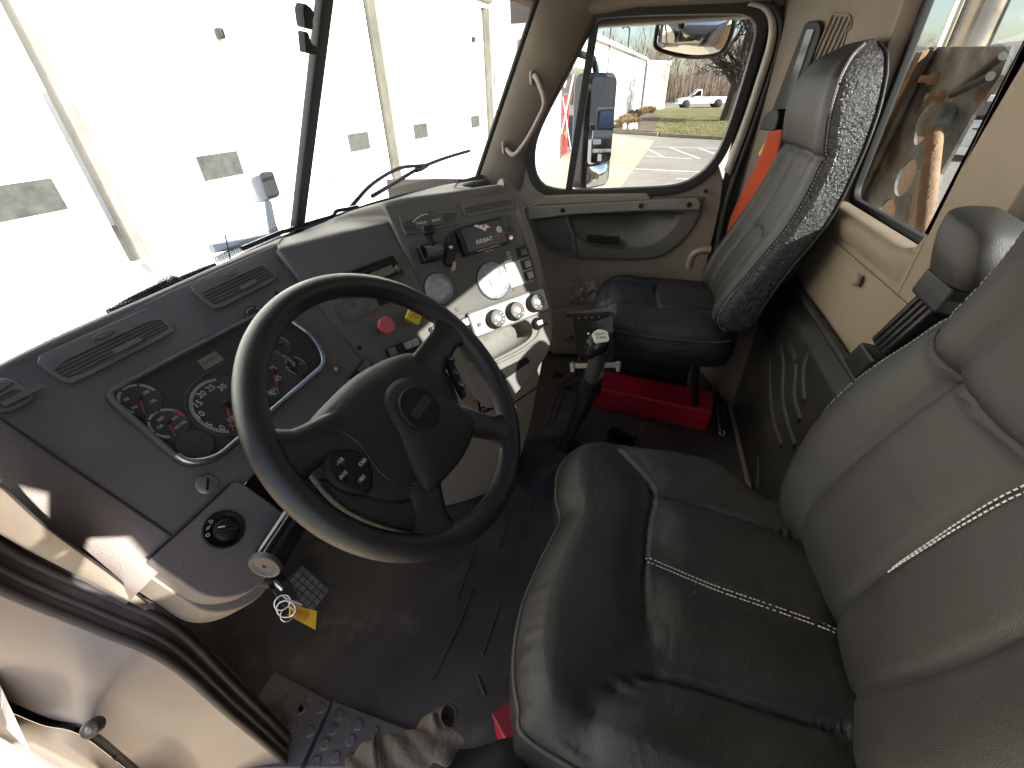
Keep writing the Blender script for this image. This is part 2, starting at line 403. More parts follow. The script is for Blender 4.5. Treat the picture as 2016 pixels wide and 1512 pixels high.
# rear wall: two windows
def wall_half(mb, x0, x1, z0, z1, wx0, wx1, wz0, wz1, rad=.05, y0=-.594, y1=-.65, wx1t=None):
    P = Plane(((wx0+wx1)/2, 0, (wz0+wz1)/2), (1, 0, 0), (0, 0, 1))
    inn = rrect(wx0-P.o.x, wx1-P.o.x, wz0-P.o.z, wz1-P.o.z, rad, 8)
    if wx1t: inn = [(u+(wx1t)*((v-(wz0-P.o.z))/(wz1-wz0)) if u < 0 else u, v) for u, v in inn]
    out = []
    a, b, c, d = x0-P.o.x, x1-P.o.x, z0-P.o.z, z1-P.o.z
    for k, (u, v) in enumerate(inn):
        corner = k//9; j = k % 9
        cu, cv = [(a, c), (b, c), (b, d), (a, d)][corner]
        # distribute each corner's points along the two adjoining edges
        if j == 4: out.append((cu, cv))
        elif j < 4:
            pu, pv = {0: (a, v), 1: (u, c), 2: (b, v), 3: (u, d)}[corner]; out.append((pu, pv))
        else:
            pu, pv = {0: (u, c), 1: (b, v), 2: (u, d), 3: (a, v)}[corner]; out.append((pu, pv))
    P2 = Plane((P.o.x, y0, P.o.z), (1, 0, 0), (0, 0, 1))
    mb.ring(P2, out, inn, y0-y1 and -(y0-y1), 0) if False else mb.ring(Plane((P.o.x, y0, P.o.z), (-1, 0, 0), (0, 0, 1)), [(-u, v) for u, v in reversed(out)], [(-u, v) for u, v in reversed(inn)], y1-y0, 0)
    return inn
rw = MB()
W_R = dict(wx0=1.145, wx1=1.70, wz0=.955, wz1=1.50)
inR = wall_half(rw, XC, 2.26, .865, ZR+.02, **W_R, wx1t=-.075)
inL = wall_half(rw, 0.0, XC, .865, ZR+.02, .46, .95, .955, 1.50)
rear = struct('rear_wall', rw, M_rear, bevel=.012, seg=3)
# sill ledge under the window and the lower tan skin, which bellies in a little
lw = MB(); rows = []
for i in range(15):
    t = i/14; z = .865-.865*t; r = []
    for j in range(41):
        x = 2.26*j/40
        r.append((x, YB+.003+.010*math.sin(min(1, t*4)*math.pi/2)+.012*math.exp(-((x-1.55)/.1)**2)*math.exp(-((z-.72)/.09)**2), z))
    rows.append(r)
lw.grid(rows); lw.build('lower_lining', M_rear, rear)
MB().tube([(0.0, YB+.004, .866), (2.26, YB+.004, .866)], .0035, 6).build('lining_seam', M_rear, rear)
for nm, P0 in (('window_ledge', (1.14, 1.70)), ('window_ledge', (.46, .95))):
    P = Plane((0, YB, .955), (1, 0, 0), (0, 0, 1))
    MB().grid([[(x, YB+(dy*math.sin(min(1, min(k, 20-k)/2.5)*math.pi/2) if dy > 0 else dy), .957+dz) for k, x in [(k, P0[0]+.0+(P0[1]-P0[0])*k/20) for k in range(21)]] for dy, dz in ((-.03, .004), (0, .003), (.018, -.004), (.026, -.02), (.02, -.045), (.004, -.07))], flip=False).build(nm, M_rear, rear)
for P0, tilt in (((1.145, 1.70), -.075), ((.46, .95), 0)):
    P = Plane(((P0[0]+P0[1])/2, -.652, 1.2275), (-1, 0, 0), (0, 0, 1)); hw = (P0[1]-P0[0])/2; hh = .2725
    def tl(L): return [(u-(tilt*((v+hh)/(2*hh)) if u > 0 else 0), v) for u, v in L]
    o_ = tl(rrect(-hw-.02, hw+.02, -hh-.02, hh+.02, .06, 6)); i_ = tl(rrect(-hw+.016, hw-.016, -hh+.016, hh-.016, .045, 6))
    t_ = empty('rear_window', (P.o.x, P.o.y, .955), 'rear cab window with black rubber seal beside the passenger seat' if P0[0] > 1 else 'rear cab window behind the driver seat backrest', 'window')
    MB().ring(P, o_, i_, -.006, .016).build('window_seal', M_seal, t_, bevel=.004)
    MB().add([P.p(u, v, .004) for u, v in i_], [tuple(range(len(i_)))]).build('pane', M_glassR, t_)
# black moulded kick panel low on the rear wall with swept ribs
kp = MB(); rows = []
for i in range(41):
    z = .655*i/40; r = []
    for j in range(61):
        x = .25+1.85*j/60
        d = .035*(1-sstep(.62, .655, z))+.004
        r.append((x, YB+.012+d, z))
    rows.append(r)
kp.grid(rows, flip=True)
kick = kp.build('kick_panel', mat('black moulded panel', (.017, .016, .015), .42, bump=(420, .5, 'cell'), vary=(5, .35), dirt=((.05, .042, .034), 7, .56, .25)), rear)
for L in ([(1512,640),(1522,690),(1523,760),(1530,830),(1548,880)], [(1540,660),(1550,720),(1548,780),(1560,840),(1575,880)], [(1560,680),(1575,715),(1572,780),(1585,830)], [(1600,690),(1590,730),(1592,790)], [(1500,900),(1498,960)],[(1575,715),(1600,690)]):
    MB().tube(smooth_path([on(*q, 1, YB+.038) for q in L], 5), .020, 10).build('moulded_rib', MATS['black moulded panel'], kick)
MB().tube([on(1560,552,1,YB+.04), on(1668,716,1,YB+.04), on(1740,830,1,YB+.04)], .012, 8).build('panel_lip', MATS['black moulded panel'], kick)
# tan floor strip along the foot of the panel
MB().box((.6, YB+.052, .0), (2.1, YB+.066, .016)).build('foot_strip', M_beige, rear, bevel=.003)
P = Plane(on(1688, 551, 1, YB+.016), (-1, 0, 0), (0, 0, 1))
MB().lathe(P, [(.017,0),(.017,.006),(.012,.011),(.006,.012)], 18).build('lining_button', M_rear, rear)

pass
# passenger rear corner pillar: a slanted panel between door opening and rear window
def pillar(pts, z0, z1, n=12):
    rows = [[(x, y, z0+(z1-z0)*k/n) for x, y in pts] for k in range(n+1)]
    return MB().grid(rows)
plan = smooth_path([(2.235,-.405,0),(2.175,-.418,0),(2.13,-.438,0),(1.95,-.508,0),(1.77,-.575,0),(1.715,-.594,0)], 5)
pr = pillar([(p.x, p.y) for p in plan], 0, ZR)
pil = struct('corner_pillar', pr, M_beige)
pl2 = pillar([(2.26-p.x, p.y) for p in reversed(plan)], 0, ZR)
pilL = struct('corner_pillar', pl2, M_beige)
BP = plane_n(V((1.95, -.508, 1.1))+V((-.36,.93,0))*.003, V((-.363, .932, 0)).normalized())
slot = [BP.uv(*q) for q in ((1592,42),(1620,40),(1623,60),(1552,262),(1525,262),(1518,235))]
sb = MB().prism(BP, rpoly(slot, .02), 0, .012).build('belt_slider', M_black, pil, bevel=.004)
inner = [BP.uv(*q) for q in ((1597,58),(1611,57),(1550,238),(1535,238))]
MB().prism(BP, inner, .0121, .015).build('slider_track', M_gloss, sb)
for k in range(5):
    a = BP.uv(1640+k*9.5-2, 33+k*.5); b = BP.uv(1598+k*10, 125-k*2)
    MB().tube([BP.p(*a, .001), BP.p(*b, .001)], .0042, 6).build('vent_slat', M_beige, pil)
ofr = [BP.uv(*q) for q in ((1632,28),(1676,28),(1676,60),(1640,150),(1590,170))]
MB().tube([BP.p(*q, 0) for q in rpoly(ofr[:3], .02)]+[BP.p(*ofr[3], 0)], .003, 6).build('vent_surround', M_beige, pil)

# roof, headliner and window headers
rf = MB(); rows = []
for y, z in ((-.65, 1.60), (-.4, 1.62), (.2, 1.625), (.45, 1.615), (.62, 1.60), (.69, 1.575)):
    rows.append([(-.02+2.30*j/20, y-.24*((j-10)/10)**4*(1 if y > .45 else 0), z-.05*abs((j-10)/10)**6) for j in range(21)])
rf.grid(rows, flip=True); roof = struct('roof_lining', rf, M_head)
MB().box((-.04,-.67,1.64),(2.30,.52,1.67)).build('roof_skin', M_paint, roof)
# sun visor
vp = Plane(on(1075, 4, 1, .56), (1, .12, 0), (0, .5, -.85))
t_ = empty('sun_visor', vp.o, 'grey fabric sun visor folded up above the passenger side windshield', 'visor')
MB().prism(vp, rrect(-.20,.07,-.12,.030,.03), -.009, .009).build('visor_pad', mat('visor cloth', (.16, .145, .125), .85, bump=(700, .3)), t_, bevel=.006, seg=3)
MB().tube([vp.p(.07,-.02), vp.p(.12,-.035)], .006, 8).build('visor_arm', M_black, t_)
# door headers: passenger side above the door
MB().tube([(2.19, -.36, 1.535), (2.19, .1, 1.545), (2.18, .44, 1.52)], .03, 10).build('door_header', M_beige, roof)
MB().box((2.22,-.66,1.5),(2.27,.6,1.66)).build('roof_rail', M_paint, roof)
MB().box((.0,-.66,1.53),(.05,.75,1.66)).build('roof_rail', M_paint, roof)

# windshield: bottom and top curves
WB = [(.10,.76,.915),(.18,.82,.92),(.4,.905,.928),(.8,.972,.935),(1.13,.99,.937),(1.5,.972,.935),(1.86,.905,.925),(2.07,.83,.915),(2.15,.775,.91)]
def ws(t, s):
    """t across 0..1, s up 0..1"""
    p = smooth_ws[int(round(t*(len(smooth_ws)-1)))]
    return V((p.x-(p.x-XC)*.035*s, p.y-.315*s, p.z+(1.57-p.z)*s))
smooth_ws = smooth_path(WB, 8)
g = MB().grid([[ws(i/64, s/12) for i in range(65)] for s in range(13)])
wsh = empty('windshield', (XC, .99, .93), 'two piece truck windshield with a slanted black centre post', 'windshield')
g.build('pane', M_glassW, wsh)
a, b = ws(.5, -.06), ws(.5, 1.0); d = (b-a); Pc = Plane(a, (1, 0, 0), d)
MB().pbox(Pc, -.021, .021, 0, d.length, -.012, .012).build('centre_post', mat('slate centre post', (.045, .055, .06), .55, bump=(700, .3)), wsh, bevel=.006)
for i0, i1 in ((0, 64),):
    MB().tube([ws(i/64, -.005) for i in range(65)], .011, 8).build('lower_seal', M_seal, wsh)
    MB().tube([ws(i/64, .99) for i in range(65)], .014, 8).build('upper_seal', M_seal, wsh)
MB().tube([ws(1, s/10) for s in range(11)], .012, 8).build('side_seal', M_seal, wsh)
MB().tube([ws(0, s/10) for s in range(11)], .012, 8).build('side_seal', M_seal, wsh)
# dotted ceramic band along the lower edge
mf = bpy.data.materials.new('dotted ceramic band'); mf.use_nodes = True; n_ = mf.node_tree; n_.nodes.clear(); L_ = n_.links
o_ = n_.nodes.new('ShaderNodeOutputMaterial'); t1 = n_.nodes.new('ShaderNodeBsdfTransparent'); d1 = n_.nodes.new('ShaderNodeBsdfDiffuse'); d1.inputs[0].default_value = (.03, .03, .03, 1)
tc = n_.nodes.new('ShaderNodeTexCoord'); ck = n_.nodes.new('ShaderNodeTexChecker'); ck.inputs['Scale'].default_value = 230
L_.new(tc.outputs['Object'], ck.inputs[0]); mm_ = n_.nodes.new('ShaderNodeMixShader'); mu = n_.nodes.new('ShaderNodeMath'); mu.operation = 'MULTIPLY'; mu.inputs[1].default_value = .75
L_.new(ck.outputs['Fac'], mu.inputs[0]); L_.new(mu.outputs[0], mm_.inputs[0]); L_.new(t1.outputs[0], mm_.inputs[1]); L_.new(d1.outputs[0], mm_.inputs[2]); L_.new(mm_.outputs[0], o_.inputs[0])
MB().grid([[ws(i/64, s)+V((0, -.003, 0)) for i in range(65)] for s in (.0, .035, .07)]).build('dotted_band', mf, wsh)
# small camera bracket stuck to the glass
p = on(602, 55, 1, .745)
cb = empty('camera_bracket', p, 'small black camera bracket stuck on the windshield beside the centre post', 'bracket')
Pb = Plane(p, (1, 0, 0), (0, -.2, 1))
MB().prism(Pb, rpoly([(-.016,.0),(-.018,.03),(-.008,.042),(.012,.036),(.022,.026),(.012,.016),(.010,-.002)], .006), -.012, .012).build('bracket_head', M_black, cb, bevel=.003)
MB().prism(Pb, rpoly([(-.018,-.006),(-.004,-.006),(.004,-.026),(.022,-.03),(.036,-.042),(.03,-.046),(-.018,-.044)], .005), -.009, .009).build('bracket_foot', M_black, cb, bevel=.003)

# outer skin of the cab on both sides: rear quarter, header above each door, front post
for nm_, x0, x1 in (('cab_side', -.125, .055), ('cab_side', 2.235, 2.335)):  # driver side unseen, set outward to block sun on dash end and jamb
    sk_ = MB(); sk_.box((x0,-.70,-.45),(x1,-.40,1.66)); sk_.box((x0,-.3995,1.475),(x1,.50,1.66)); o = sk_.build(nm_, M_paint, None, bevel=.02, kind='structure')
struct('door_gap_trim', MB().box((2.214,-.44,-.1),(2.232,-.338,1.5)), M_seal)
# A pillars
def curve_on(pts, x): return [on(*q, 0, x) for q in pts]
e1 = [V((2.128,.832,.905)), V((2.126,.775,.96)), V((2.118,.712,1.08)), V((2.108,.64,1.22)), V((2.098,.565,1.38)), V((2.09,.52,1.48)), V((2.08,.48,1.56))]
e1 = [ws(1, s)+V((-.012, -.016, 0)) for s in (-.03, .1, .3, .5, .7, .85, .97, 1.1)]
e2 = [V((2.195,.555,.87)), V((2.195,.535,.95)), V((2.195,.51,1.06)), V((2.195,.44,1.17)), V((2.195,.365,1.29)), V((2.195,.30,1.40)), V((2.195,.245,1.50)), V((2.195,.2,1.56))]
def pillar_a(mirror):
    rows = []
    for a, b in zip(smooth_path(e1, 4), smooth_path(e2, 4)):
        r = []
        for k in range(13):
            t = k/12; p = a.lerp(b, t); bul = math.sin(t*math.pi)**.7*.028
            p = p+V((-bul*.75, -bul*.45, 0))
            if mirror: p = V((2.26-p.x, p.y, p.z))
            r.append(p)
        rows.append(r)
    return MB().grid(rows, flip=not mirror)
apR = pillar_a(False).build('windshield_pillar', M_beige); tag(apR, 'beige windshield pillar trim with grab handle between windshield and passenger door', 'pillar')
apL = pillar_a(True).build('windshield_pillar', M_beige); tag(apL, 'beige windshield pillar trim on the driver side above the dash end', 'pillar')
# grab handle on the pillar
h0, h1 = on(1050,154,0,2.125), on(995,290,0,2.125)
hp = [h0+V((.0,0,0)), h0+V((-.035,-.028,-.012)), h0.lerp(h1,.25)+V((-.055,-.055,.02)), h0.lerp(h1,.55)+V((-.058,-.055,.01)), h0.lerp(h1,.85)+V((-.052,-.05,-.02)), h1+V((-.03,-.03,-.02)), h1]
gh = MB().tube(smooth_path([h0, h0+V((-.03,-.02,.0)), on(1072,200,0,2.05), on(1060,235,0,2.045), on(1035,280,0,2.05), on(1012,305,0,2.075), h1], 6), .0108, 12).build('grab_handle', M_beige, apR)
for h in (h0, h1):
    Ph = plane_n(h, V((-.75,-.62,.1)).normalized())
    MB().prism(Ph, rrect(-.018,.018,-.026,.026,.012), -.004, .014).build('handle_foot', M_beige, gh, bevel=.004)
    MB().lathe(Ph.sub(0,0,.0142), [(.0085,0),(.0085,.002),(.003,.0005)], 14).build('handle_bolt', M_black, gh)
# ================================================================== PASSENGER DOOR
def resample(poly, n, start=None):
    k = len(poly); L = [0]
    for i in range(k): L.append(L[-1]+math.hypot(poly[(i+1) % k][0]-poly[i][0], poly[(i+1) % k][1]-poly[i][1]))
    out = []
    for j in range(n):
        d = L[-1]*j/n
        i = max(q for q in range(k) if L[q] <= d+1e-12); t = (d-L[i])/max(1e-9, L[i+1]-L[i])
        out.append((lerp(poly[i][0], poly[(i+1) % k][0], t), lerp(poly[i][1], poly[(i+1) % k][1], t)))
    return out
def match_ring(inner, outer, n=72):
    """points on both loops at the same bearing from the inner loop's centre"""
    cu = sum(p[0] for p in inner)/len(inner); cv = sum(p[1] for p in inner)/len(inner)
    def cast(poly, a):
        dx, dy = math.cos(a), math.sin(a); best = None
        for i in range(len(poly)):
            (x1, y1), (x2, y2) = poly[i], poly[(i+1) % len(poly)]
            x1 -= cu; x2 -= cu; y1 -= cv; y2 -= cv
            den = dx*(y2-y1)-dy*(x2-x1)
            if abs(den) < 1e-12: continue
            t = (x1*(y2-y1)-y1*(x2-x1))/den; s = (x1*dy-y1*dx)/den
            if t > 0 and -1e-6 <= s <= 1+1e-6 and (best is None or t > best): best = t
        return (cu+dx*best, cv+dy*best)
    A = [2*math.pi*i/n for i in range(n)]
    return [cast(inner, a) for a in A], [cast(outer, a) for a in A]
def offset(poly, d):
    n = len(poly); out = []
    ar = sum(poly[i][0]*poly[(i+1) % n][1]-poly[(i+1) % n][0]*poly[i][1] for i in range(n))
    sg = 1 if ar > 0 else -1
    for i in range(n):
        ax, ay = poly[i-1]; bx, by = poly[(i+1) % n]
        tx, ty = bx-ax, by-ay; l = math.hypot(tx, ty) or 1
        out.append((poly[i][0]+sg*ty/l*d, poly[i][1]-sg*tx/l*d))
    return out
DP = plane_n(V((2.19, 0, 0)), V((-1, 0, 0)))
door = empty('passenger_door', (2.19, 0, .03), 'closed beige and charcoal passenger door with a large rounded window', 'door')
win_px = [(1052,300),(1054,340),(1068,363),(1090,371),(1125,374),(1230,371),(1320,366),(1362,352),(1395,325),(1420,285),(1445,215),(1468,140),(1486,75),(1488,52),(1478,36),(1458,28),(1300,30),(1190,36),(1172,46),(1150,85),(1115,150),(1080,220),(1060,265)]
wu = [(p.x, p.y) for p in smooth_path([(*DP.uv(*q), 0) for q in win_px], 4, closed=True)]
wouter = offset(wu, .034)
wouter = [(u-.030*sstep(-.15, -.5, u)*sstep(.95, 1.1, v), v+.012*sstep(1.1, 1.3, v)) for u, v in wouter]
wi, wo_ = match_ring(wu, wouter, 96)
MB().ring(DP, wo_, wi, -.035, .012).build('window_seal', M_seal, door, bevel=.004)
fr_ = smooth_path([DP.p(*DP.uv(*q), -.006) for q in ((1470,12),(1500,22),(1512,50),(1508,90),(1490,150),(1462,235),(1425,335))], 6)
fr2 = smooth_path([DP.p(*DP.uv(*q), -.006) for q in ((1478,4),(1512,16),(1527,50),(1522,95),(1504,155),(1476,240),(1437,345))], 6)
MB().grid([fr_, fr2], flip=True).build('window_frame', mat('cream door frame paint', (.42,.40,.35), .4, coat=.2), door, solid=.02)
ws3 = smooth_path([DP.p(*DP.uv(*q), .002) for q in ((1400,0),(1490,4),(1525,18),(1537,55),(1531,100),(1513,160),(1484,245),(1446,350),(1430,400),(1415,470),(1402,560))], 6)
MB().tube(ws3, .013, 8).build('weatherstrip', M_seal, door)
gi, _ = match_ring(wu, wu, 96)
MB().add([DP.p(u, v, -.03) for u, v in gi], [tuple(range(96))]).build('window_pane', M_glassS, door)
d0, d1 = DP.hit(1168, 62), DP.hit(1119, 376)
ax = (d1-d0).normalized(); PD = Plane(d0, ax.cross(V((-1,0,0)))*-1, -ax)
MB().pbox(PD, -.0145, .0145, -(d1-d0).length-.004, .02, -.034, .006).build('divider_bar', M_seal, door, bevel=.003)
# corner trim where the window meets the pillar, and the lower panel
lowp = [(-.60,.0),(.31,.0),(.335,.30),(.345,.55),(.33,.80),(.29,.93),(.20,.885),(-.40,.872),(-.50,.90),(-.575,.99),(-.60,.90)]
ul = offset(wu, .032)
ul = offset(wu, .035); low_edge = [p for p in ul if p[1] < 1.0]
# panel top follows the underside of the window frame
import functools
low_edge.sort(key=lambda p: p[0])
pan = [(-.60,.0),(.30,.0),(.335,.30),(.345,.60),(.345,.84),(.335,.93)]+[p for p in reversed(low_edge) if p[0] < .325]+[(-.60,1.0)]
MB().prism(DP, pan, -.05, -.002).build('door_panel', M_beige, door, bevel=.006)
ins = [DP.uv(*q) for q in ((1040,425),(1042,402),(1372,386),(1381,398),(1376,425),(1352,462),(1315,494),(1270,508),(1135,506),(1098,499),(1064,480),(1048,452))]
insS = [(p.x, p.y) for p in smooth_path([(*q, 0) for q in ins], 4, closed=True)]
cav = [DP.uv(*q) for q in ((1122,432),(1128,422),(1200,420),(1338,417),(1336,432),(1318,458),(1290,477),(1255,486),(1180,487),(1146,474),(1128,450))]
cavS = [(p.x, p.y) for p in smooth_path([(*q, 0) for q in cav], 4, closed=True)]
ci, co_ = match_ring(cavS, insS, 90)
it = MB().ring(DP, co_, ci, -.0015, .014).build('door_insert', M_insert, door, bevel=.005)
# pocket floor slopes in
MB().add([DP.p(u, v, .014) for u, v in ci]+[DP.p(u*.97+.002, v*.985+.012, -.0012) for u, v in ci], [(i, (i+1) % 90, (i+1) % 90+90, i+90) for i in range(90)]+[tuple(range(90, 180))], True).build('pull_pocket', M_insert, it)
rail = [DP.uv(*q) for q in ((1043,404),(1372,386),(1380,396),(1376,410),(1262,412),(1120,420),(1045,431))]
MB().prism(DP, rpoly(rail, .012), .0141, .034).build('arm_rail', mat('light charcoal rail', (.17, .16, .145), .5, bump=(600, .4, 'cell'), vary=(8, .12)), door, bevel=.006, seg=3)
for q in ((1110,411),(1262,402),(1356,400)):
    MB().lathe(DP.sub(*DP.uv(*q), .034), [(.011,0),(.011,.002),(.006,.0005)], 14).build('screw_recess', M_gloss, door)
hp_ = DP.sub(*DP.uv(1188,469), .014, -1)
hb = MB().prism(hp_, rrect(-.078,.078,-.016,.018,.008), 0, .016).build('door_handle', M_black, door, bevel=.003)
for k in range(9):
    MB().pbox(hp_, -.066+k*.0155, -.058+k*.0155, -.012, .014, .016, .0185).build('grip_rib', M_black, hb)
spk = [(p.x, p.y) for p in smooth_path([(*DP.uv(*q), 0) for q in ((1054,432),(1075,426),(1108,428),(1122,460),(1124,488),(1100,492),(1072,476),(1057,455))], 4, closed=True)]
MB().prism(DP, spk, .014, .0185).build('speaker_grille', mat('perforated grille', (.06, .06, .058), .6, bump=(380, 1, 'cell')), door, bevel=.003)
MB().tube([DP.p(*DP.uv(1128,428), .0145), DP.p(*DP.uv(1138,506), .0145)], .002, 6).build('insert_seam', M_seal, door)
# window ledge with a grey latch tray, lock pin
MB().prism(DP, [DP.uv(*q) for q in ((1060,398),(1075,384),(1130,381),(1272,379),(1285,391),(1050,403))], .0, .030).build('sill_tray', M_beige, door, bevel=.006, seg=3)
lp = DP.sub(*DP.uv(1389,376), .0)
MB().lathe(lp, [(.008,0),(.008,.004),(.003,.006),(.003,.013),(.0065,.016),(.0055,.021)], 14).build('lock_pin', M_black, door)
# lower door pocket
MB().prism(DP, [DP.uv(*q) for q in ((1087,605),(1400,580),(1400,690),(1090,690))], 0, .045).build('door_pocket', M_beige, door, bevel=.01, seg=3)

# side wall pieces around the door (between pillar and floor), wheel-arch corner
sw = MB()
sw.grid([[(2.205, .60, z), (2.20, .75, z), (2.19, 1.0, z), (2.15, 1.25, z)] for z in (0, .3, .6, .92)])
struct('side_wall', sw, M_beige)

# ================================================================== SEATS
def seat_back(name, parent, xc, prof, width, mats, grooves=(), pads=(), stitch=(), n=190, rows_n=120, bol=.02, bolx=.80, vmax=None, pexp=5):
    """prof: rows (z, y front, y rear); width: rows (z, half width); grooves: (points (s, z), depth, half width) with s = x/half width"""
    z0, z1 = prof[0][0], prof[-1][0]
    yf = [(a, b) for a, b, c in prof]; yr = [(a, c) for a, b, c in prof]
    gl = []
    for pts, dep, wd in grooves:
        gl.append(([ (p.x, p.y) for p in smooth_path([(*q, 0) for q in pts], 8)], dep, wd))
    def gdist(L, x, z):
        b = 9
        for (x1, z1_), (x2, z2) in zip(L, L[1:]):
            dx, dz = x2-x1, z2-z1_; l2 = dx*dx+dz*dz or 1e-9
            t = max(0, min(1, ((x-x1)*dx+(z-z1_)*dz)/l2)); d = math.hypot(x-x1-t*dx, z-z1_-t*dz)
            if d < b: b = d
        return b
    W = lambda z: sinterp(width, z)
    gx = [([(xc+s*W(z), z) for s, z in L], d, wd) for L, d, wd in gl]
    def front(x, z):
        w_ = W(z); s = (x-xc)/w_
        y = sinterp(yf, z)
        y += bol*math.exp(-((abs(s)-bolx)/.20)**2)-.012*math.exp(-(s/.4)**2)
        for L, d, wd in gx:
            q = gdist(L, x, z)
            if q < wd*9: y -= d*.62*math.exp(-(q/(wd*.75))**2)+d*.26*math.exp(-(q/(wd*3.6))**2)
        return y
    # section points, evenly spaced along a squarish superellipse
    raw = []
    for k in range(4000):
        a = 2*math.pi*k/4000; c, s_ = math.cos(a), math.sin(a)
        raw.append((math.copysign(abs(c)**(2/pexp), c), math.copysign(abs(s_)**(2/pexp), s_)))
    asp = .28; sec = [(x, y/asp) for x, y in resample([(x, y*asp) for x, y in raw], n)]
    rows = []
    for i in range(rows_n+1):
        t = i/rows_n; t = lerp(t, .5-.5*math.cos(t*math.pi), .55)
        z = lerp(z0, z1, t); w_ = W(z)
        ftop = 1-max(0, 1-(z1-z)/.05)**2.2; fbot = 1-max(0, 1-(z-z0)/.04)**2.2
        cap = max(.0001, min(ftop, fbot))**.5
        r = []
        f0, r0 = sinterp(yf, z), sinterp(yr, z); mid = (f0+r0)/2; th = (f0-r0)/2
        for sx, e in sec:
            x = xc+w_*sx*(lerp(.86, 1, cap)); y = mid+th*e*cap
            if e > 0: y += (front(x, z)-f0)*min(1, e)**1.5*cap
            r.append(V((x, y, z)))
        rows.append(r)
    idx = dict(fl=max(k for k in range(n) if sec[k][1] > .80 and sec[k][0] < 0), fr=min(k for k in range(n) if sec[k][1] > .5 and sec[k][0] > 0),
               rl=min(k for k in range(n//2, n) if sec[k][1] < -.6), rr=max(k for k in range(n) if sec[k][1] < -.6 and sec[k][0] > 0))
    return rows, front, W, idx
def seat_mesh(name, rows, ks, m, parent, **kw):
    mb = MB(); mb.grid([[r[k] for k in ks] for r in rows], flip=True); return mb.build(name, m, parent, **kw)
def stitches(pts, parent, name='stitching', step=.0075, ln=.0048, r=.0011, m=None):
    mb = MB(); pts = [V(p) for p in pts]; acc = 0; tot = 0
    for a, b in zip(pts, pts[1:]):
        l = (b-a).length
        if l < 1e-6: continue
        d = (b-a)/l; p = acc
        while p+ln < l:
            mb.tube([a+d*p, a+d*(p+ln)], r, 5, smooth=True); p += step
        acc = p-l if p > l else 0
    return mb.build(name, m or M_stitch, parent, kind='stuff')

# --- passenger seat
ps = empty('passenger_seat', (1.79, -.15, 0), 'black leather passenger seat with a shiny crinkled vinyl side panel', 'seat')
profP = [(.52,-.355,-.44),(.58,-.318,-.455),(.64,-.321,-.465),(.77,-.375,-.495),(.93,-.444,-.55),(1.08,-.477,-.575),(1.20,-.462,-.588),(1.28,-.468,-.585),(1.33,-.495,-.575),(1.365,-.535,-.56)]
widP = [(.52,.22),(.58,.245),(.64,.255),(.77,.265),(.93,.275),(1.08,.262),(1.20,.245),(1.28,.215),(1.33,.17),(1.365,.10)]
gP = [([(-.95,1.10),(-.5,1.085),(0,1.085),(.5,1.085),(.95,1.10)], .024, .006), ([(-.30,1.08),(-.32,.9),(-.34,.7),(-.33,.56)], .016, .006), ([(.30,1.08),(.32,.9),(.34,.7),(.33,.56)], .016, .006),
      ([(-.33,.83),(0,.84),(.33,.83)], .018, .006), ([(-.62,1.07),(-.66,.9),(-.68,.7),(-.62,.56)], .016, .006), ([(.62,1.07),(.66,.9),(.68,.7),(.62,.56)], .016, .006)]
rowsP, frP, WP, ip = seat_back('backrest', ps, 1.765, profP, widP, None, gP, bol=.022)
N = 190
def wrapk(L): return [k % N for k in L]
seat_mesh('backrest', rowsP, wrapk(range(ip['rr']-N, ip['fl']+1)), M_leather2, ps)
seat_mesh('side_panel', rowsP, wrapk(range(ip['fl'], ip['rl']+1)), M_vinyl, ps, label='shiny crinkled black vinyl side panel')
seat_mesh('back_shell', rowsP, wrapk(range(ip['rl'], ip['rr']+1)), M_black, ps)
pip = [r[ip['fl']]+V((-.003, .002, 0)) for r in rowsP[3:-3]]
MB().tube(pip, .0045, 6).build('piping', M_leather, ps); stitches([p+V((-.0045, -.004, 0)) for p in pip], ps)
pip2 = [r[ip['rl']]+V((-.003, -.002, 0)) for r in rowsP[3:-3]]
MB().tube(pip2, .004, 6).build('piping', M_leather, ps)

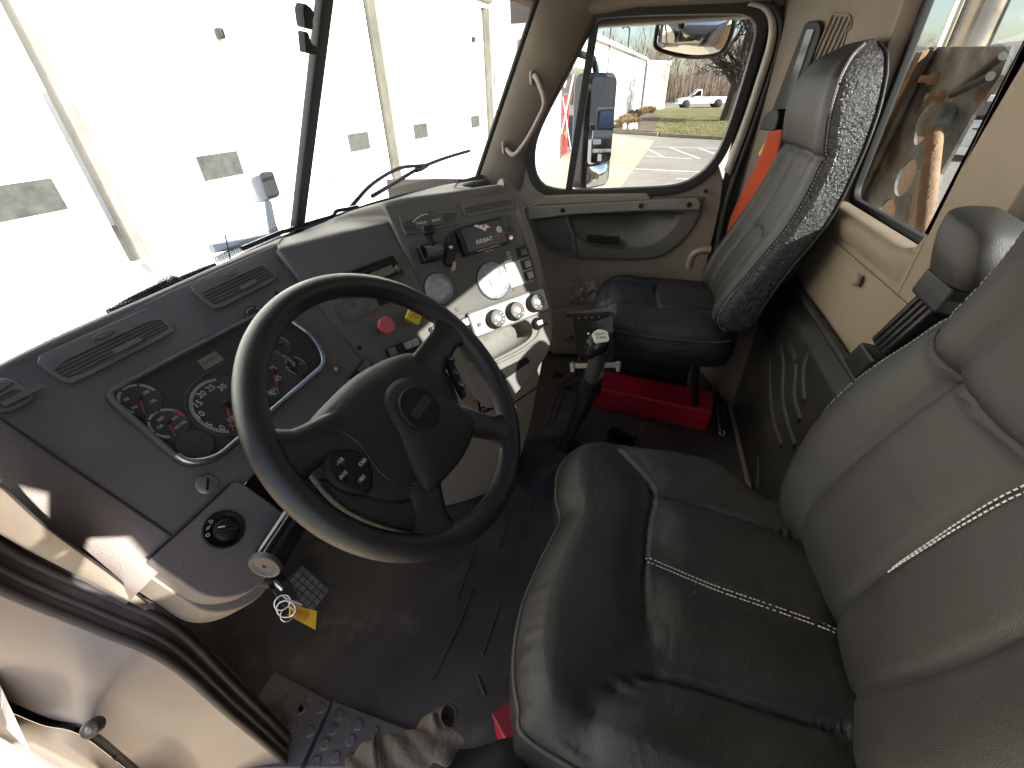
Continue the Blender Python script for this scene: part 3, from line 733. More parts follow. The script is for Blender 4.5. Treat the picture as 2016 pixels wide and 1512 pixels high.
def cushion(parent, outline, ztab, grooves, m, name='cushion', rings=56, dome=.045, edge=.075, skirt=.13, wrink=(), pad=.010, tilt=None):
    """outline: closed list of (x, y); height = dome near the edge + pillows between the seam grooves"""
    O = [(p.x, p.y) for p in smooth_path([(*q, 0) for q in outline], 9, closed=True)]
    n = len(O); cx = sum(p[0] for p in O)/n; cy_ = sum(p[1] for p in O)/n
    G = [([(p.x, p.y) for p in smooth_path([(*q, 0) for q in L], 8)], d, wd) for L, d, wd in grooves]
    def seg(L, x, y, closed=False):
        b = 9
        for i in range(len(L)-(0 if closed else 1)):
            x1, y1 = L[i]; x2, y2 = L[(i+1) % len(L)]
            dx, dy = x2-x1, y2-y1; l2 = dx*dx+dy*dy or 1e-9
            t = max(0, min(1, ((x-x1)*dx+(y-y1)*dy)/l2)); d = math.hypot(x-x1-t*dx, y-y1-t*dy)
            if d < b: b = d
        return b
    Oc = O[::3]
    def h(x, y, inside=True):
        d = seg(Oc, x, y, True) if inside else 0
        t = min(1, d/edge); z = dome*math.sqrt(max(0, 1-(1-t)**2))
        z += ztab(x, y)
        pm = 1
        for L, dep, wd in G:
            q = seg(L, x, y); pm *= 1-.85*math.exp(-(q/.04)**2)
            z -= dep*.7*math.exp(-(q/(wd*.8))**2)
        z += pad*pm*min(1, t*1.5)
        for (wx, wy), (tx, ty), wl_, am, rad in wrink:
            a = (x-wx)*tx+(y-wy)*ty; g = math.exp(-((x-wx)**2+(y-wy)**2)/rad**2)
            z += am*g*math.sin(2*math.pi*a/wl_+1.3*math.sin(a*60))*math.exp(-max(0, d-.02)/.03)*min(1, d/.008)
        return z
    mb = MB(); rows = []
    for k in range(rings+1):
        s = (1-k/rings); s = s**.8 if s > 0 else 0
        r = []
        for (x, y) in O:
            px, py = cx+(x-cx)*s, cy_+(y-cy_)*s
            r.append(V((px, py, h(px, py, k > 0))))
        rows.append(r)
    zb = min(p.z for p in rows[0])
    sk = []
    for f, dz in ((.0, -skirt), (.012, -skirt*.55), (.010, -.02)):
        sk.append([V((cx+(x-cx)*(1+f*3), cy_+(y-cy_)*(1+f*3), ztab(x, y)+dz)) for x, y in O])
    mb.grid(sk+rows, closed=True)
    o = mb.build(name, m, parent)
    return o, O, h
zP = lambda x, y: .488+.015*sstep(-.1, .12, y)
outP = [(1.545,.02),(1.56,.09),(1.64,.125),(1.79,.135),(1.94,.125),(2.02,.09),(2.04,.02),(2.05,-.15),(2.03,-.33),(1.95,-.41),(1.79,-.42),(1.63,-.41),(1.55,-.36),(1.535,-.18)]
gPc = [([(1.66,.14),(1.665,0),(1.67,-.2),(1.68,-.42)], .016, .008), ([(1.92,.14),(1.915,0),(1.91,-.2),(1.90,-.42)], .012, .006), ([(1.665,-.12),(1.79,-.11),(1.915,-.12)], .014, .008), ([(1.55,.06),(1.66,.075),(1.79,.08),(1.92,.075),(2.04,.06)], .006, .004)]
cP, OP, hP = cushion(ps, outP, zP, gPc, M_leather3, skirt=.10, dome=.075, edge=.12)
edgeP = [V((x, y, zP(x, y)+.0)) for x, y in OP]
MB().tube(edgeP+[edgeP[0]], .005, 6).build('piping', M_leather, cP); stitches([p+V((0,0,.006)) for p in edgeP], cP, step=.009, r=.0008, m=mat('grey thread', (.3,.28,.26), .8))
MB().prism(Plane((1.79,-.15,0),(1,0,0),(0,1,0)), rrect(-.19,.22,-.22,.20,.03), .365, .395).build('seat_pan', M_black, ps, bevel=.004)
MB().box((1.90,-.33,.04),(2.06,.0,.365)).build('seat_base', mat('black steel', (.02,.02,.02), .5, vary=(9,.3)), ps, bevel=.01)
MB().prism(Plane(on(1330,704,0,1.62),(0,-1,0),(0,0,1)), ellipse(0,0,.022,.012), -.012, .01).build('recline_knob', M_orangep, ps, bevel=.003)
MB().box((1.66,-.30,.35),(1.92,-.05,.364)).build('slide_rail', MATS['black steel'], ps, bevel=.003)
for yy in (-.30,):
    MB().tube([(1.66,yy,.36),(1.68,yy-.06,.0)], .014, 8).build('leg', M_black, ps)
# grey hand loop beside the passenger backrest
lp_ = [on(1356,528,0,1.99), on(1362,505,0,1.99), on(1378,494,0,1.985), on(1400,492,0,1.98)]
MB().tube(smooth_path(lp_, 6), .015, 10).build('grab_loop', mat('grey beige loop', (.16,.13,.10), .55), ps)

# --- driver seat
ds = empty('driver_seat', (.52, -.18, 0), 'black leather driver seat with white double stitching beside the open door', 'seat')
profD = [(.50,-.40,-.50),(.56,-.372,-.51),(.64,-.378,-.52),(.77,-.412,-.535),(.93,-.468,-.568),(1.06,-.498,-.585),(1.18,-.49,-.590),(1.27,-.492,-.588),(1.33,-.515,-.58),(1.37,-.55,-.565)]
widD = [(.50,.255),(.56,.285),(.64,.315),(.74,.335),(.84,.32),(.93,.288),(1.0,.27),(1.08,.262),(1.18,.245),(1.27,.215),(1.33,.17),(1.37,.10)]
gD = [([(.53,.50),(.54,.60),(.52,.70),(.52,.80),(.55,.88),(.60,.915)], .024, .007), ([(-.06,.50),(-.05,.58),(-.03,.68),(-.02,.80),(0,.93)], .020, .0075), ([(-.45,.5),(-.45,.62),(-.46,.74),(-.48,.86),(-.55,.93)], .012, .010),
      ([(1.0,.965),(.80,.935),(.60,.915),(.40,.905),(.2,.90),(-.2,.90),(-.6,.915),(-1,.95)], .022, .007), ([(.60,.915),(.60,1.0),(.58,1.1),(.5,1.22)], .011, .006), ([(-.6,.915),(-.6,1.0),(-.56,1.1),(-.5,1.22)], .014, .007)]
rowsD, frD, WD, idr = seat_back('backrest', ds, .505, profD, widD, None, gD, bol=.024, bolx=.8, rows_n=170)
bk = seat_mesh('backrest', rowsD, wrapk(range(idr['rr']-N, idr['rl']+1)), M_leather2, ds)
seat_mesh('back_shell', rowsD, wrapk(range(idr['rl'], idr['rr']+1)), M_black, ds)
pp = [r[idr['fr']]+V((.002, .003, 0)) for r in rowsD[4:-4]]
MB().tube(pp, .0045, 6).build('piping', M_leather2, bk); stitches([p+V((.002, .0045, 0)) for p in pp], bk, m=mat('grey thread', (.3,.28,.26), .8))
for dx in (-.017, -.008):
    stitches([V((.500+dx, frD(.500+dx, z)+.0022, z)) for z in [.70+.20*i/30 for i in range(31)]], bk, step=.0066, ln=.0047, r=.0012)
# wrinkles of the bolster near the shoulder
def seam_lines(lines, hfun, parent, r=.0016, wr=None):
    mb = MB()
    for L in lines: mb.tube([V((x, y, hfun(x, y)+.0004)) for x, y in L], r, 6)
    return mb.build('seam', mat('dark seam line', (.006,.006,.006), .7), parent, kind='stuff')  # thin near-black tubes laid along the seam grooves
def back_seams(parent, fr, W_, xc, G, r=.0016):
    mb = MB()
    for pts, d, wd in G:
        P_ = [(p.x, p.y) for p in smooth_path([V((*q, 0)) for q in pts], 8)]
        mb.tube([V((xc+s*W_(z), fr(xc+s*W_(z), z)+.0004, z)) for s, z in P_ if abs(s) < .93], r, 6)
    return mb.build('seam', mat('dark seam line', (.006,.006,.006), .7), parent, kind='stuff')
back_seams(bk, frD, WD, .505, gD[:2]+gD[3:4]+gD[4:5], .0017)
back_seams(ps, frP, WP, 1.765, gP, .0015)
seam_lines([[(p.x, p.y) for p in smooth_path([V((*q, 0)) for q in L], 8)] for L, d, w_ in gPc], hP, cP)
zD = lambda x, y: .470+.022*sstep(-.25, .10, y)
def c52(L, z=.50): return [(on(*q, 2, z).x, on(*q, 2, z).y) for q in L]
outD = c52([(1052,1470),(1022,1400),(1013,1310),(1028,1210),(1058,1130),(1090,1062),(1104,1030),(1096,988),(1100,935),(1130,897),(1180,884),(1240,890),(1330,897),(1400,912),(1455,945),(1505,985)], .485)+[(.79,-.42),(.70,-.45),(.52,-.45),(.36,-.44),(.25,-.40),(.215,-.30),(.20,-.15)]
gDc = [(c52([(1212,893),(1255,935),(1285,975),(1274,1040),(1270,1105),(1268,1190),(1285,1335)], .52), .010, .0048),
       (c52([(1285,975),(1400,1003),(1500,1035),(1600,1070)], .52), .013, .0055),
       (c52([(1270,1105),(1400,1155),(1530,1200),(1665,1248)], .52), .009, .006),
       (c52([(1135,1470),(1165,1405),(1225,1352),(1285,1335),(1400,1362),(1520,1400),(1660,1440)], .52), .016, .006)]
(ax_, ay_), (bx_, by_), (cx_, cy2_) = c52([(1050,1235),(1045,1190),(1040,1280)], .50)
tv_ = V((cx_-bx_, cy2_-by_, 0)).normalized()
(dx_, dy_), (ex_, ey_), (fx_, fy_) = c52([(1175,1450),(1130,1450),(1225,1470)], .50); tw_ = V((fx_-ex_, fy_-ey_, 0)).normalized()
cD, OD, hD = cushion(ds, outD, zD, gDc, M_leather, dome=.05, edge=.07, rings=80, skirt=.15, pad=.016,
                     wrink=[((ax_, ay_), (tv_.x, tv_.y), .026, .0032, .085), ((dx_, dy_), (tw_.x, tw_.y), .022, .0014, .06)])
nO = len(OD)
edgeD = [V((x, y, zD(x, y)+.004)) for x, y in OD]
MB().tube(edgeD+[edgeD[0]], .0055, 8).build('piping', M_leather2, cD)
ctr = V((.5, -.17, 0))
stitches([p+(ctr-V((p.x,p.y,0))).normalized()*.006+V((0,0,.0085)) for p in edgeD], cD, step=.008, ln=.005, m=MATS['grey thread'])
mid = c52([(1272,1106),(1400,1156),(1530,1201),(1665,1249)], .52)
for sgn in (-1, 1):
    pts = []
    M_ = [V((*p, 0)) for p in smooth_path([(*q, 0) for q in mid], 10)] if False else [V((p.x, p.y, 0)) for p in smooth_path([(*q, 0) for q in mid], 10)]
    for p in M_:
        q = p+V((0.9, .3, 0)).normalized()*.0055*sgn; pts.append(V((q.x, q.y, hD(q.x, q.y)+.002)))
    stitches(pts, cD, step=.0062, ln=.0042, r=.0010)
seam_lines([[(p.x, p.y) for p in smooth_path([V((*q, 0)) for q in L], 8)] for L, d, w_ in (gDc[0], gDc[1], gDc[3])], hD, cD, .0017)
# gathered wrinkles along the front edge
wr = MB()
MB().prism(Plane((.50,-.17,0),(1,0,0),(0,1,0)), rrect(-.22,.24,-.24,.20,.04), .28, .33).build('seat_pan', M_black, ds, bevel=.006)
MB().box((.34,-.36,.05),(.70,.02,.28)).build('suspension_base', MATS['black steel'], ds, bevel=.015)
MB().box((.32,-.40,.0),(.72,.06,.05)).build('base_plate', MATS['black steel'], ds, bevel=.006)
# raised armrest beside the driver backrest
aq = lambda x, y, Y: on(x, y, 1, Y)
arm = empty('seat_armrest', (.83,-.5,.6), '', '') if False else None
def slab(a, b, wv, tv, r=.01):
    """a rounded box from point a to point b, width along wv, thickness along tv (half sizes)"""
    a, b = V(a), V(b); d = b-a; L = d.length; d.normalize(); wv = V(wv); tv = V(tv)
    P = Plane(a, wv.normalized(), tv.normalized())
    mb = MB(); pr = rrect(-wv.length, wv.length, -tv.length, tv.length, r, 4)
    q0 = [a+P.u*u+P.v*v for u, v in pr]; q1 = [b+P.u*u+P.v*v for u, v in pr]; n = len(pr)
    mb.add(q0+q1, [tuple(range(n)), tuple(reversed(range(n, 2*n)))]+[(i, i+n, (i+1) % n+n, (i+1) % n) for i in range(n)]); return mb
AX = .872
pa, pb, pc, pd_, pe = on(1705,735,1,-.50), on(1752,690,1,-.505), on(1865,590,1,-.53), on(1850,555,1,-.53), on(1900,490,1,-.54)
up = (pe-pa).normalized(); side = V((0, 1, .2)); side = (side-up*side.dot(up)).normalized(); acr = up.cross(side)
ar = slab(pa, pa.lerp(pb, .85), acr*.036, side*.036).build('armrest_collar', M_black, ds, bevel=.008)
slab(pb, pc, acr*.030, side*.028).build('armrest_tube', M_gloss, ds, bevel=.008, seg=3)
for s_ in (-.016, 0.0, .016):
    MB().tube([pb.lerp(pc,.08)+acr*s_+side*.028, pb.lerp(pc,.95)+acr*s_+side*.028], .006, 8).build('tube_rib', M_gloss, ds)
slab(pc-up*.012, pc+up*.035, acr*.046, side*.036).build('armrest_bracket', M_black, ds, bevel=.006)
pad0 = pc+up*.036; pad1 = pad0+up*.105
rows = []
for i in range(15):
    t = i/14; c_ = pad0.lerp(pad1, t)+acr*(-.05*t*t); ww = .054+.016*math.sin(t*math.pi*.8); tt = .040+.014*math.sin(t*math.pi)
    k_ = min(1, (1-t)*5)**.5
    rows.append([c_+acr*ww*k_*math.copysign(abs(math.cos(a))**.6, math.cos(a))+side*tt*k_*math.copysign(abs(math.sin(a))**.6, math.sin(a)) for a in [2*math.pi*j/28 for j in range(28)]])
MB().grid(rows, closed=True).build('armrest_pad', M_leather2, ds, subsurf=1)

# orange seat belt by the passenger door
belt = empty('seat_belt', BP.hit(1525,250), 'bright orange seat belt strap running down behind the passenger backrest', 'seat belt')
P0 = BP.sub(*BP.uv(1535,238), .012)
MB().prism(P0, rpoly([(-.05,-.03),(-.045,.012),(-.01,.035),(.035,.04),(.05,.01),(.045,-.03)], .012), 0, .03).build('belt_guide', M_black, belt, bevel=.006)
rows = []
bl = [(BP.hit(1530,255), BP.hit(1556,254)), (BP.hit(1510,312), BP.hit(1545,318)), (BP.hit(1478,372), BP.hit(1520,380)), (BP.hit(1452,425), BP.hit(1500,435)), (BP.hit(1440,470), BP.hit(1490,480))]
for a, b in bl: rows.append([a.lerp(b, k/4)+V((-.022,.03,0)) for k in range(5)])
MB().grid(rows).build('strap', M_orange, belt, solid=.0015)
MB().prism(BP.sub(*BP.uv(1509,290), .012, 62), rrect(-.03,.03,-.006,.006,.002), .0, .002).build('belt_label', M_yellow, belt)
tg = MB().grid([[on(1402,540,0,1.99)+V((0,0,-.03*i)), on(1418,562,0,1.97)+V((0,0,-.03*i))] for i in range(3)]); tg.build('strap_end', mat('red webbing', (.5,.02,.02), .7), belt, solid=.002)
# ================================================================== DASHBOARD
e43 = R(43)
CL = Plane((.447, .647, .84), (1, 0, 0), (0, math.sin(e43), math.cos(e43)))   # instrument panel
P2 = plane_n(CL.hit(665, 648), nrm(-23, 36))                                  # centre panel
P3 = plane_n(P2.hit(818, 540), nrm(-38, 27))                                  # side panel turned to the driver
VV = plane_n(P3.hit(1000, 700), nrm(-38, 5))                                  # lower console
dash = empty('dashboard', (.75, .75, .55), 'charcoal truck dashboard wrapped around the driver with round gauges and vents', 'dashboard')
dv = MB().prism(CL, [(-.20,.200),(-.17,.206),(.10,.215),(.385,.218),(.280,-.17),(.20,-.165),(.17,-.125),(-.03,-.115),(-.085,-.115),(-.20,-.115)], -.02, 0).build('driver_panel', M_dash, dash, bevel=.004)
MB().prism(P2, [(-.022,.212),(.014,-.165),(.247,-.19),(.25,-.165),(.283,.155),(.289,.206)], -.02, .0).build('centre_panel', M_dash, dash, bevel=.004)
MB().prism(P3, [(-.020,.185),(.385,.185),(.388,-.17),(.03,-.17),(.014,-.12)], -.02, 0).build('side_panel', M_dash, dash, bevel=.004)
# padded top
A_ = [CL.p(-.265,.17,-.05), CL.p(-.19,.203), CL.p(.1,.214), CL.p(.372,.215), P2.p(-.012,.208), P2.p(.14,.206), P2.p(.283,.203), P3.p(-.008,.188), P3.p(.2,.188), P3.p(.36,.186), P3.p(.39,.170,-.02)+V((.03,.045,0)), V((1.62,.62,.985)), V((1.85,.70,.96)), V((2.13,.70,.93))]
B_ = [V(q) for q in ((.17,.835,.925),(.4,.90,.93),(.75,.962,.936),(1.05,.985,.937),(1.1,.987,.937),(1.2,.987,.937),(1.25,.987,.937),(1.28,.986,.937),(1.3,.984,.937),(1.45,.975,.936),(1.58,.955,.934),(1.72,.935,.932),(1.86,.90,.93),(1.98,.865,.925),(2.12,.80,.92))]
Ap, Bp = smooth_path(A_, 8), smooth_path(B_, 8)
rows = []
for a, b in zip(Ap, Bp):
    d = b-a; d.z = 0
    if d.length < 1e-4: d = V((0, .05, 0))
    dn = d.normalized(); L = (b-a).length
    r = [a+V((0,0,-.012))-dn*.004, a+V((0,0,-.003))-dn*.001, a+V((0,0,.002))+dn*.006, a+V((0,0,.003))+dn*.02]
    for k in range(1, 7):
        t = k/6; p = (a+dn*.02).lerp(b, t); p.z = lerp(a.z+.003, b.z, t)+.004*math.sin(t*math.pi)*min(1, L/.2); r.append(p)
    rows.append(r)
MB().grid(rows, flip=True).build('dash_top', M_dash, dash)
# defroster slot line near the glass
MB().tube([b.lerp(a, .22)+V((0,0,.020)) for a, b in list(zip(Ap, Bp))[20:66]], .006, 6).build('defroster_slot', M_gloss, dash)
# passenger side of the dash: a soft face turning to the door
rows = []
for k in range(9):
    t = k/8; z = lerp(1.0, .45, t); b_ = -.05*math.sin(t*math.pi)
    rows.append([V((1.40,.44,z+.02)), V((1.46,.52+b_,z+.01)), V((1.60,.66+b_,z-.01)), V((1.85,.74+b_,z-.03)), V((2.14,.73+b_,z-.05))])
MB().grid(rows).build('passenger_face', M_dash, dash)
# rounded right-hand border of the side panel
br = [P3.p(.39,.17,-.014), P3.p(.392,.05,-.008), P3.p(.395,-.08,-.008), P3.p(.393,-.20,-.012), P3.p(.385,-.27,-.02)]
MB().tube(smooth_path([P3.p(.36,.192,-.012)]+br, 6), .019, 12).build('edge_roll', M_dash, dash)
MB().tube(smooth_path([P3.p(.412,.17,-.03), P3.p(.416,.0,-.02), P3.p(.41,-.12,-.02)], 6), .014, 10).build('edge_trim', M_beige, dash)
# left end: vinyl covered end roll and the beige panel below it
rows = []
for i in range(25):
    t = i/24; v = lerp(.195, -.12, t); r = []
    for k in range(11):
        a = k/10*R(100)
        r.append(CL.p(-.200-.060*math.sin(a), v, -.060+.060*math.cos(a)))
    r += [CL.p(-.262, v, -.12), CL.p(-.265, v, -.22)]
    rows.append(r)
MB().grid(rows, flip=True).build('end_roll', M_mauve, dash)
MB().tube([CL.p(-.200, v, .0012) for v in (.19, .1, 0, -.1)], .0016, 6).build('end_seam', M_seal, dash)
# instrument cluster
bez = rpoly([(-.108,.116),(.205,.104),(.236,.070),(.250,.0),(.214,-.060),(-.085,-.062),(-.120,-.036)], [.02,.03,.03,.04,.03,.035,.02], 6)
cl = MB().prism(CL, bez, .0005, .004).build('instrument_cluster', M_dial, dash)
bi, bo = match_ring(offset(bez, -.007), bez, 110)
MB().ring(CL, bo, bi, .0, .013).build('cluster_bezel', M_dashp, dash, bevel=.002)
lowb = [i for i in range(110) if bi[i][1] < .0-.02 or (bi[i][0] > .2 and bi[i][1] < .055) ]
run = sorted(lowb, key=lambda i: (i-70) % 110)
st = MB()
for i in range(110):
    j = (i+1) % 110
    if i in lowb and j in lowb:
        q = [CL.p(*bi[i], .0042), CL.p(*bi[j], .0042), CL.p(*bo[j], .0132), CL.p(*bo[i], .0132)]
        ci = offset(bez, -.018)
        st.add([CL.p(bi[i][0]*.965, bi[i][1]*.94-.0, .0044), CL.p(bi[j][0]*.965, bi[j][1]*.94, .0044), CL.p(*bi[j], .0132), CL.p(*bi[i], .0132)], [(0,3,2,1)], True)
ob = offset(bez, -.0045); run_ = [i for i in range(len(bez)) if ob[i][1] < -.015 or (ob[i][0] > .205)]
k0_ = next((i for i in range(len(bez)) if i in run_ and (i-1) % len(bez) not in run_), 0)
path_ = []
for i in range(len(bez)):
    j = (k0_+i) % len(bez)
    if j not in run_: break
    path_.append(CL.p(*ob[j], .0115))
MB().tube(path_, .0055, 8).build('silver_rim', M_satin, cl)
def gauge(c, r, a0, a1, ticks, nums, needle, parent=dash, label=None, red=None, seg=1, wd=.12):
    P = CL.sub(*c, .0042)
    g = MB().lathe(P, [(r*1.10,0),(r*1.10,.0022),(r*1.06,.0036),(r*1.02,.0030),(r*1.0,.0012),(.0001,.0012)], 40, cap=False).build('gauge', M_dial, parent, label=label)
    mb = MB(); n = 60
    def arc(b0, b1, r0, r1, w0):
        k = max(2, int(abs(b1-b0)/4)); q = []
        for i in range(k+1):
            a = R(lerp(b0, b1, i/k)); q += [P.p(r0*math.cos(a), r0*math.sin(a), w0), P.p(r1*math.cos(a), r1*math.sin(a), w0)]
        mb.add(q, [(2*i, 2*i+1, 2*i+3, 2*i+2) for i in range(k)] if b1 > b0 else [(2*i, 2*i+2, 2*i+3, 2*i+1) for i in range(k)])
    step = (a1-a0)/ticks
    for i in range(ticks):
        arc(a0+step*(i+.07), a0+step*(i+.93), r*(1-wd), r*.985, .0017)
    mb.build('scale_ring', mat('scale ring print', (.27,.275,.28), .5), g)
    if red:
        mb = MB(); arc(*red, r*(1-wd*1.2), r*1.0, .0019); mb.build('red_zone', M_red, g)
    for (du, dv, s, sz) in nums: text(P, du, dv, .0018, s, sz, mat('grey white print', (.45,.45,.44), .6), g)
    if needle is not None:
        a = R(needle); d = (math.cos(a), math.sin(a)); L = r*.93
        S = P.sub(0, 0, .0028, needle)
        MB().prism(S, [(-r*.16,-r*.028),(-r*.16,r*.028),(L*.6,r*.022),(L,r*.012),(L,-r*.012),(L*.6,-r*.022)], 0, .0012).build('needle', M_red, g)
        MB().lathe(P.sub(0,0,.0014), [(r*.13,0),(r*.12,.0038),(r*.05,.0044)], 18).build('needle_hub', M_black, g)
    return g
z5 = lambda x, y: CL.uv(220+x/4.2, 600+y/4.2)
def rel(c, L): return [(z5(x, y)[0]-c[0], z5(x, y)[1]-c[1], s, sz) for x, y, s, sz in L]
tc_ = z5(930, 850); tc_ = (0.001, .0)
gauge(tc_, .0535, 228, 60, 30, rel(tc_, [(905,1030,'0',.015),(800,1005,'5',.015),(722,925,'10',.015),(703,835,'15',.015),(735,755,'20',.015),(810,702,'25',.015),(905,697,'30',.015),(998,945,'RPM',.012),(1018,988,'X100',.011)]), 235, label='rev counter numbered 0 to 30')
sc_ = (.113, -.004)
gauge(sc_, .0505, 228, -22, 18, rel(sc_, [(1325,540,'75',.014),(1365,618,'85',.014),(1310,735,'MPH',.012)])+[(-.038,-.012,'15',.012),(-.034,.012,'25',.012),(-.018,.031,'35',.012),(.004,.036,'45',.012)], 232, label='speedometer in miles per hour')
oc = CL.uv(273, 789)
gauge(oc, .0265, 215, -5, 4, [(-.012,.009,'50',.0072),(-.014,-.007,'PSI',.006),(.013,.003,'100',.0072),(.010,-.013,'OIL',.0066)], 240, label='oil pressure gauge', wd=.16)
wc = CL.uv(329, 836)
gauge(wc, .0255, 235, 20, 4, [(-.012,.002,'150',.0068),(-.002,.011,'200',.0068),(.012,.0,'250',.0068),(.009,-.013,'WATER',.006)], 248, label='water temperature gauge', red=(28,-12), wd=.16)
for c, nd in ((CL.uv(548, 682), 215), (CL.uv(580, 722), 165), (CL.uv(505, 625), 200)):
    gauge(c, .0215, 225, -30, 3, [(.006,.002,'E',.006),(.010,-.009,'F',.006)] if nd > 170 else [(.004,.006,'60',.005),(.011,-.004,'120',.005)], nd, wd=.17)
bc = CL.uv(384, 878)
MB().lathe(CL.sub(*bc, .0042), [(.026,0),(.026,.003),(.022,.0032),(.0001,.001)], 30, cap=False).build('blank_gauge', M_dial, dash)
L4 = [CL.uv(387,713), CL.uv(422,694), CL.uv(440,711), CL.uv(402,732)]
lc = MB().prism(CL, L4, .0042, .0056).build('mileage_display', M_lcd, dash)
text(CL, *CL.uv(413,712), .0058, '514721.0', .0085, M_dial, lc)
MB().tube([CL.p(*z5(x, y), .005) for x, y in ((590,770),(640,690),(740,600),(890,510),(1000,440))], .0018, 6).build('dial_hood', M_dashp, dash)
# vents
def vent(P, c, name='air_vent', n=5, mats=(M_dash, M_dashp), tab=True):
    uv = [P.uv(*q) for q in c] if len(c) == 4 else c
    us = [q[0] for q in uv]; vs = [q[1] for q in uv]
    u0, u1 = (uv[0][0]+uv[3][0])/2, (uv[1][0]+uv[2][0])/2; v1, v0 = (uv[0][1]+uv[1][1])/2, (uv[2][1]+uv[3][1])/2
    oi, oo = match_ring(rrect(u0+.006, u1-.006, v0+.006, v1-.022, .008, 4), rrect(u0, u1, v0, v1, .012, 4), 60)
    o = MB().ring(P, oo, oi, .0, .007).build(name, mats[0], dash, bevel=.0025)
    MB().pbox(P, u0+.006, u1-.006, v0+.006, v1-.022, .0004, .0012).build('vent_back', M_black, o)
    h = (v1-.022-v0-.006)/n
    for k in range(n):
        vv = v0+.006+h*(k+.5); S = P.sub((u0+u1)/2, vv, .004); a = R(28)
        S2 = Plane(S.o, S.u, S.v*math.cos(a)+S.n*math.sin(a))
        MB().pbox(S2, -(u1-u0)/2+.0065, (u1-u0)/2-.0065, -h*.36, h*.36, -.0010, .0010).build('slat', mats[0], o)
    if tab:
        MB().prism(P.sub((u0+u1)/2, v1-.011, .007), ellipse(0, 0, .016, .0055, 20), -.003, .002).build('thumb_wheel', M_dashp, o, bevel=.0012)
        MB().pbox(P.sub((u0+u1)/2+.01, v0+.006+h*1.5, .007), -.022, .022, -.004, .004, -.002, .0016).build('vane_tab', mats[0], o)
    return o
vent(CL, [(62,712),(292,607),(352,655),(132,762)])
vent(CL, [(368,570),(503,507),(552,551),(424,612)])
vent(CL, [(-.250,.205),(-.150,.205),(-.150,.14),(-.250,.14)][0:0] or [(-40,770),(20,735),(62,790),(0,830)], n=4)
vent(P3, [(782,428),(890,398),(905,437),(800,470)], n=5, tab=True)
vent(P3, [(905,400),(1000,374),(1013,405),(918,432)], n=5, tab=False)
# worn panel let into the side panel, its screws
wp = [P3.uv(*q) for q in ((797,480),(1000,420),(1048,556),(1040,574),(858,636),(846,612))]
wpo = MB().prism(P3, rpoly(wp, [.01,.012,.03,.03,.012,.01]), .0, .0035).build('worn_panel', M_dashp, dash, bevel=.0015)
M_rs = mat('rusty screw', (.13, .07, .04), .6, .5)
def screw(P, px, r=.0055, w=.0035, m=M_rs, parent=dash):
    o = MB().lathe(P.sub(*P.uv(*px), w), [(r,0),(r,.0016),(r*.7,.0024),(r*.3,.0012)], 14).build('screw', m, parent); return o
for q in ((899,609),(1010,569)): screw(P3, q)
for q in ((708,685),(545,578)): screw(P2 if q[0] > 600 else CL, q, m=M_black, w=.0)
sc = MB().lathe(CL.sub(*CL.uv(660,727), 0), [(.0125,0),(.0125,.002),(.011,.0028),(.0001,.0028)], 22, cap=False).build('screw_cup', mat('red brown grommet', (.17,.075,.06), .55, vary=(90,.3)), dash)
MB().lathe(CL.sub(*CL.uv(661,728), .0028), [(.0055,0),(.005,.003),(.001,.0042)], 12).build('screw_head', M_steel, sc)
kn = MB().lathe(CL.sub(*CL.uv(407,955), 0), [(.0155,0),(.0155,.003),(.0145,.004),(.0001,.0042)], 26, cap=False).build('lock_disc', mat('dull metal disc', (.3,.28,.27), .45, .8, vary=(90,.3)), dash)
MB().pbox(CL.sub(*CL.uv(407,955), .0043, 40), -.010, .010, -.0018, .0018, -.001, .0006).build('coin_slot', M_black, kn)
# round alloy discs
for q, r in (((970,553), .055), ((863,569), .0425)):
    P = P3.sub(*P3.uv(*q), .0035)
    dsc = MB().lathe(P, [(r,0),(r,.004),(r*.96,.0062),(r*.45,.007),(.0001,.007)], 48, cap=False).build('cover_disc', M_alu, dash)
    MB().tube([P.p(r*1.01*math.cos(a), r*1.01*math.sin(a), .001) for a in [2*math.pi*k/40 for k in range(41)]], .0022, 6).build('disc_gasket', M_seal, dsc)
    if r > .05:
        MB().lathe(P.sub(0,0,.0068), [(r*.33,0),(r*.33,.0035),(r*.30,.0045),(.0001,.0045)], 30, cap=False).build('centre_boss', mat('bright boss', (.55,.54,.51), .5, .2, vary=(50,.15)), dsc)
# black radio sender box with printed lid
bx = [P3.uv(*q) for q in ((892,456),(977,432),(994,483),(909,509))]
bu0, bv0 = min((bx[0][0]+bx[3][0])/2, 9), (bx[2][1]+bx[3][1])/2; bu1, bv1 = (bx[1][0]+bx[2][0])/2, (bx[0][1]+bx[1][1])/2
rot_b = math.degrees(math.atan2(bx[2][1]-bx[3][1], bx[2][0]-bx[3][0]))
PB = P3.sub((bu0+bu1)/2, (bv0+bv1)/2, .0035, rot_b*.8); bw, bh = (bu1-bu0)/2, (bv1-bv0)/2*1.0
rb = empty('control_box', PB.o, 'black wireless control box with a printed bat emblem lid fixed on the dash', 'control box')
MB().prism(PB, rrect(-bw, bw, -bh, bh, .006), 0, .024).build('case', M_black, rb, bevel=.003)
lid = MB().prism(PB, rrect(-bw+.012, bw-.006, -bh+.008, bh-.006, .004), .0241, .0256).build('printed_lid', mat('dark grey print', (.045,.047,.05), .35), rb)
text(PB, -.005, -.012, .0259, 'AIRBAT', .0175, M_white, lid); text(PB, .044, -.0118, .0259, 'RF', .0165, M_red, lid)
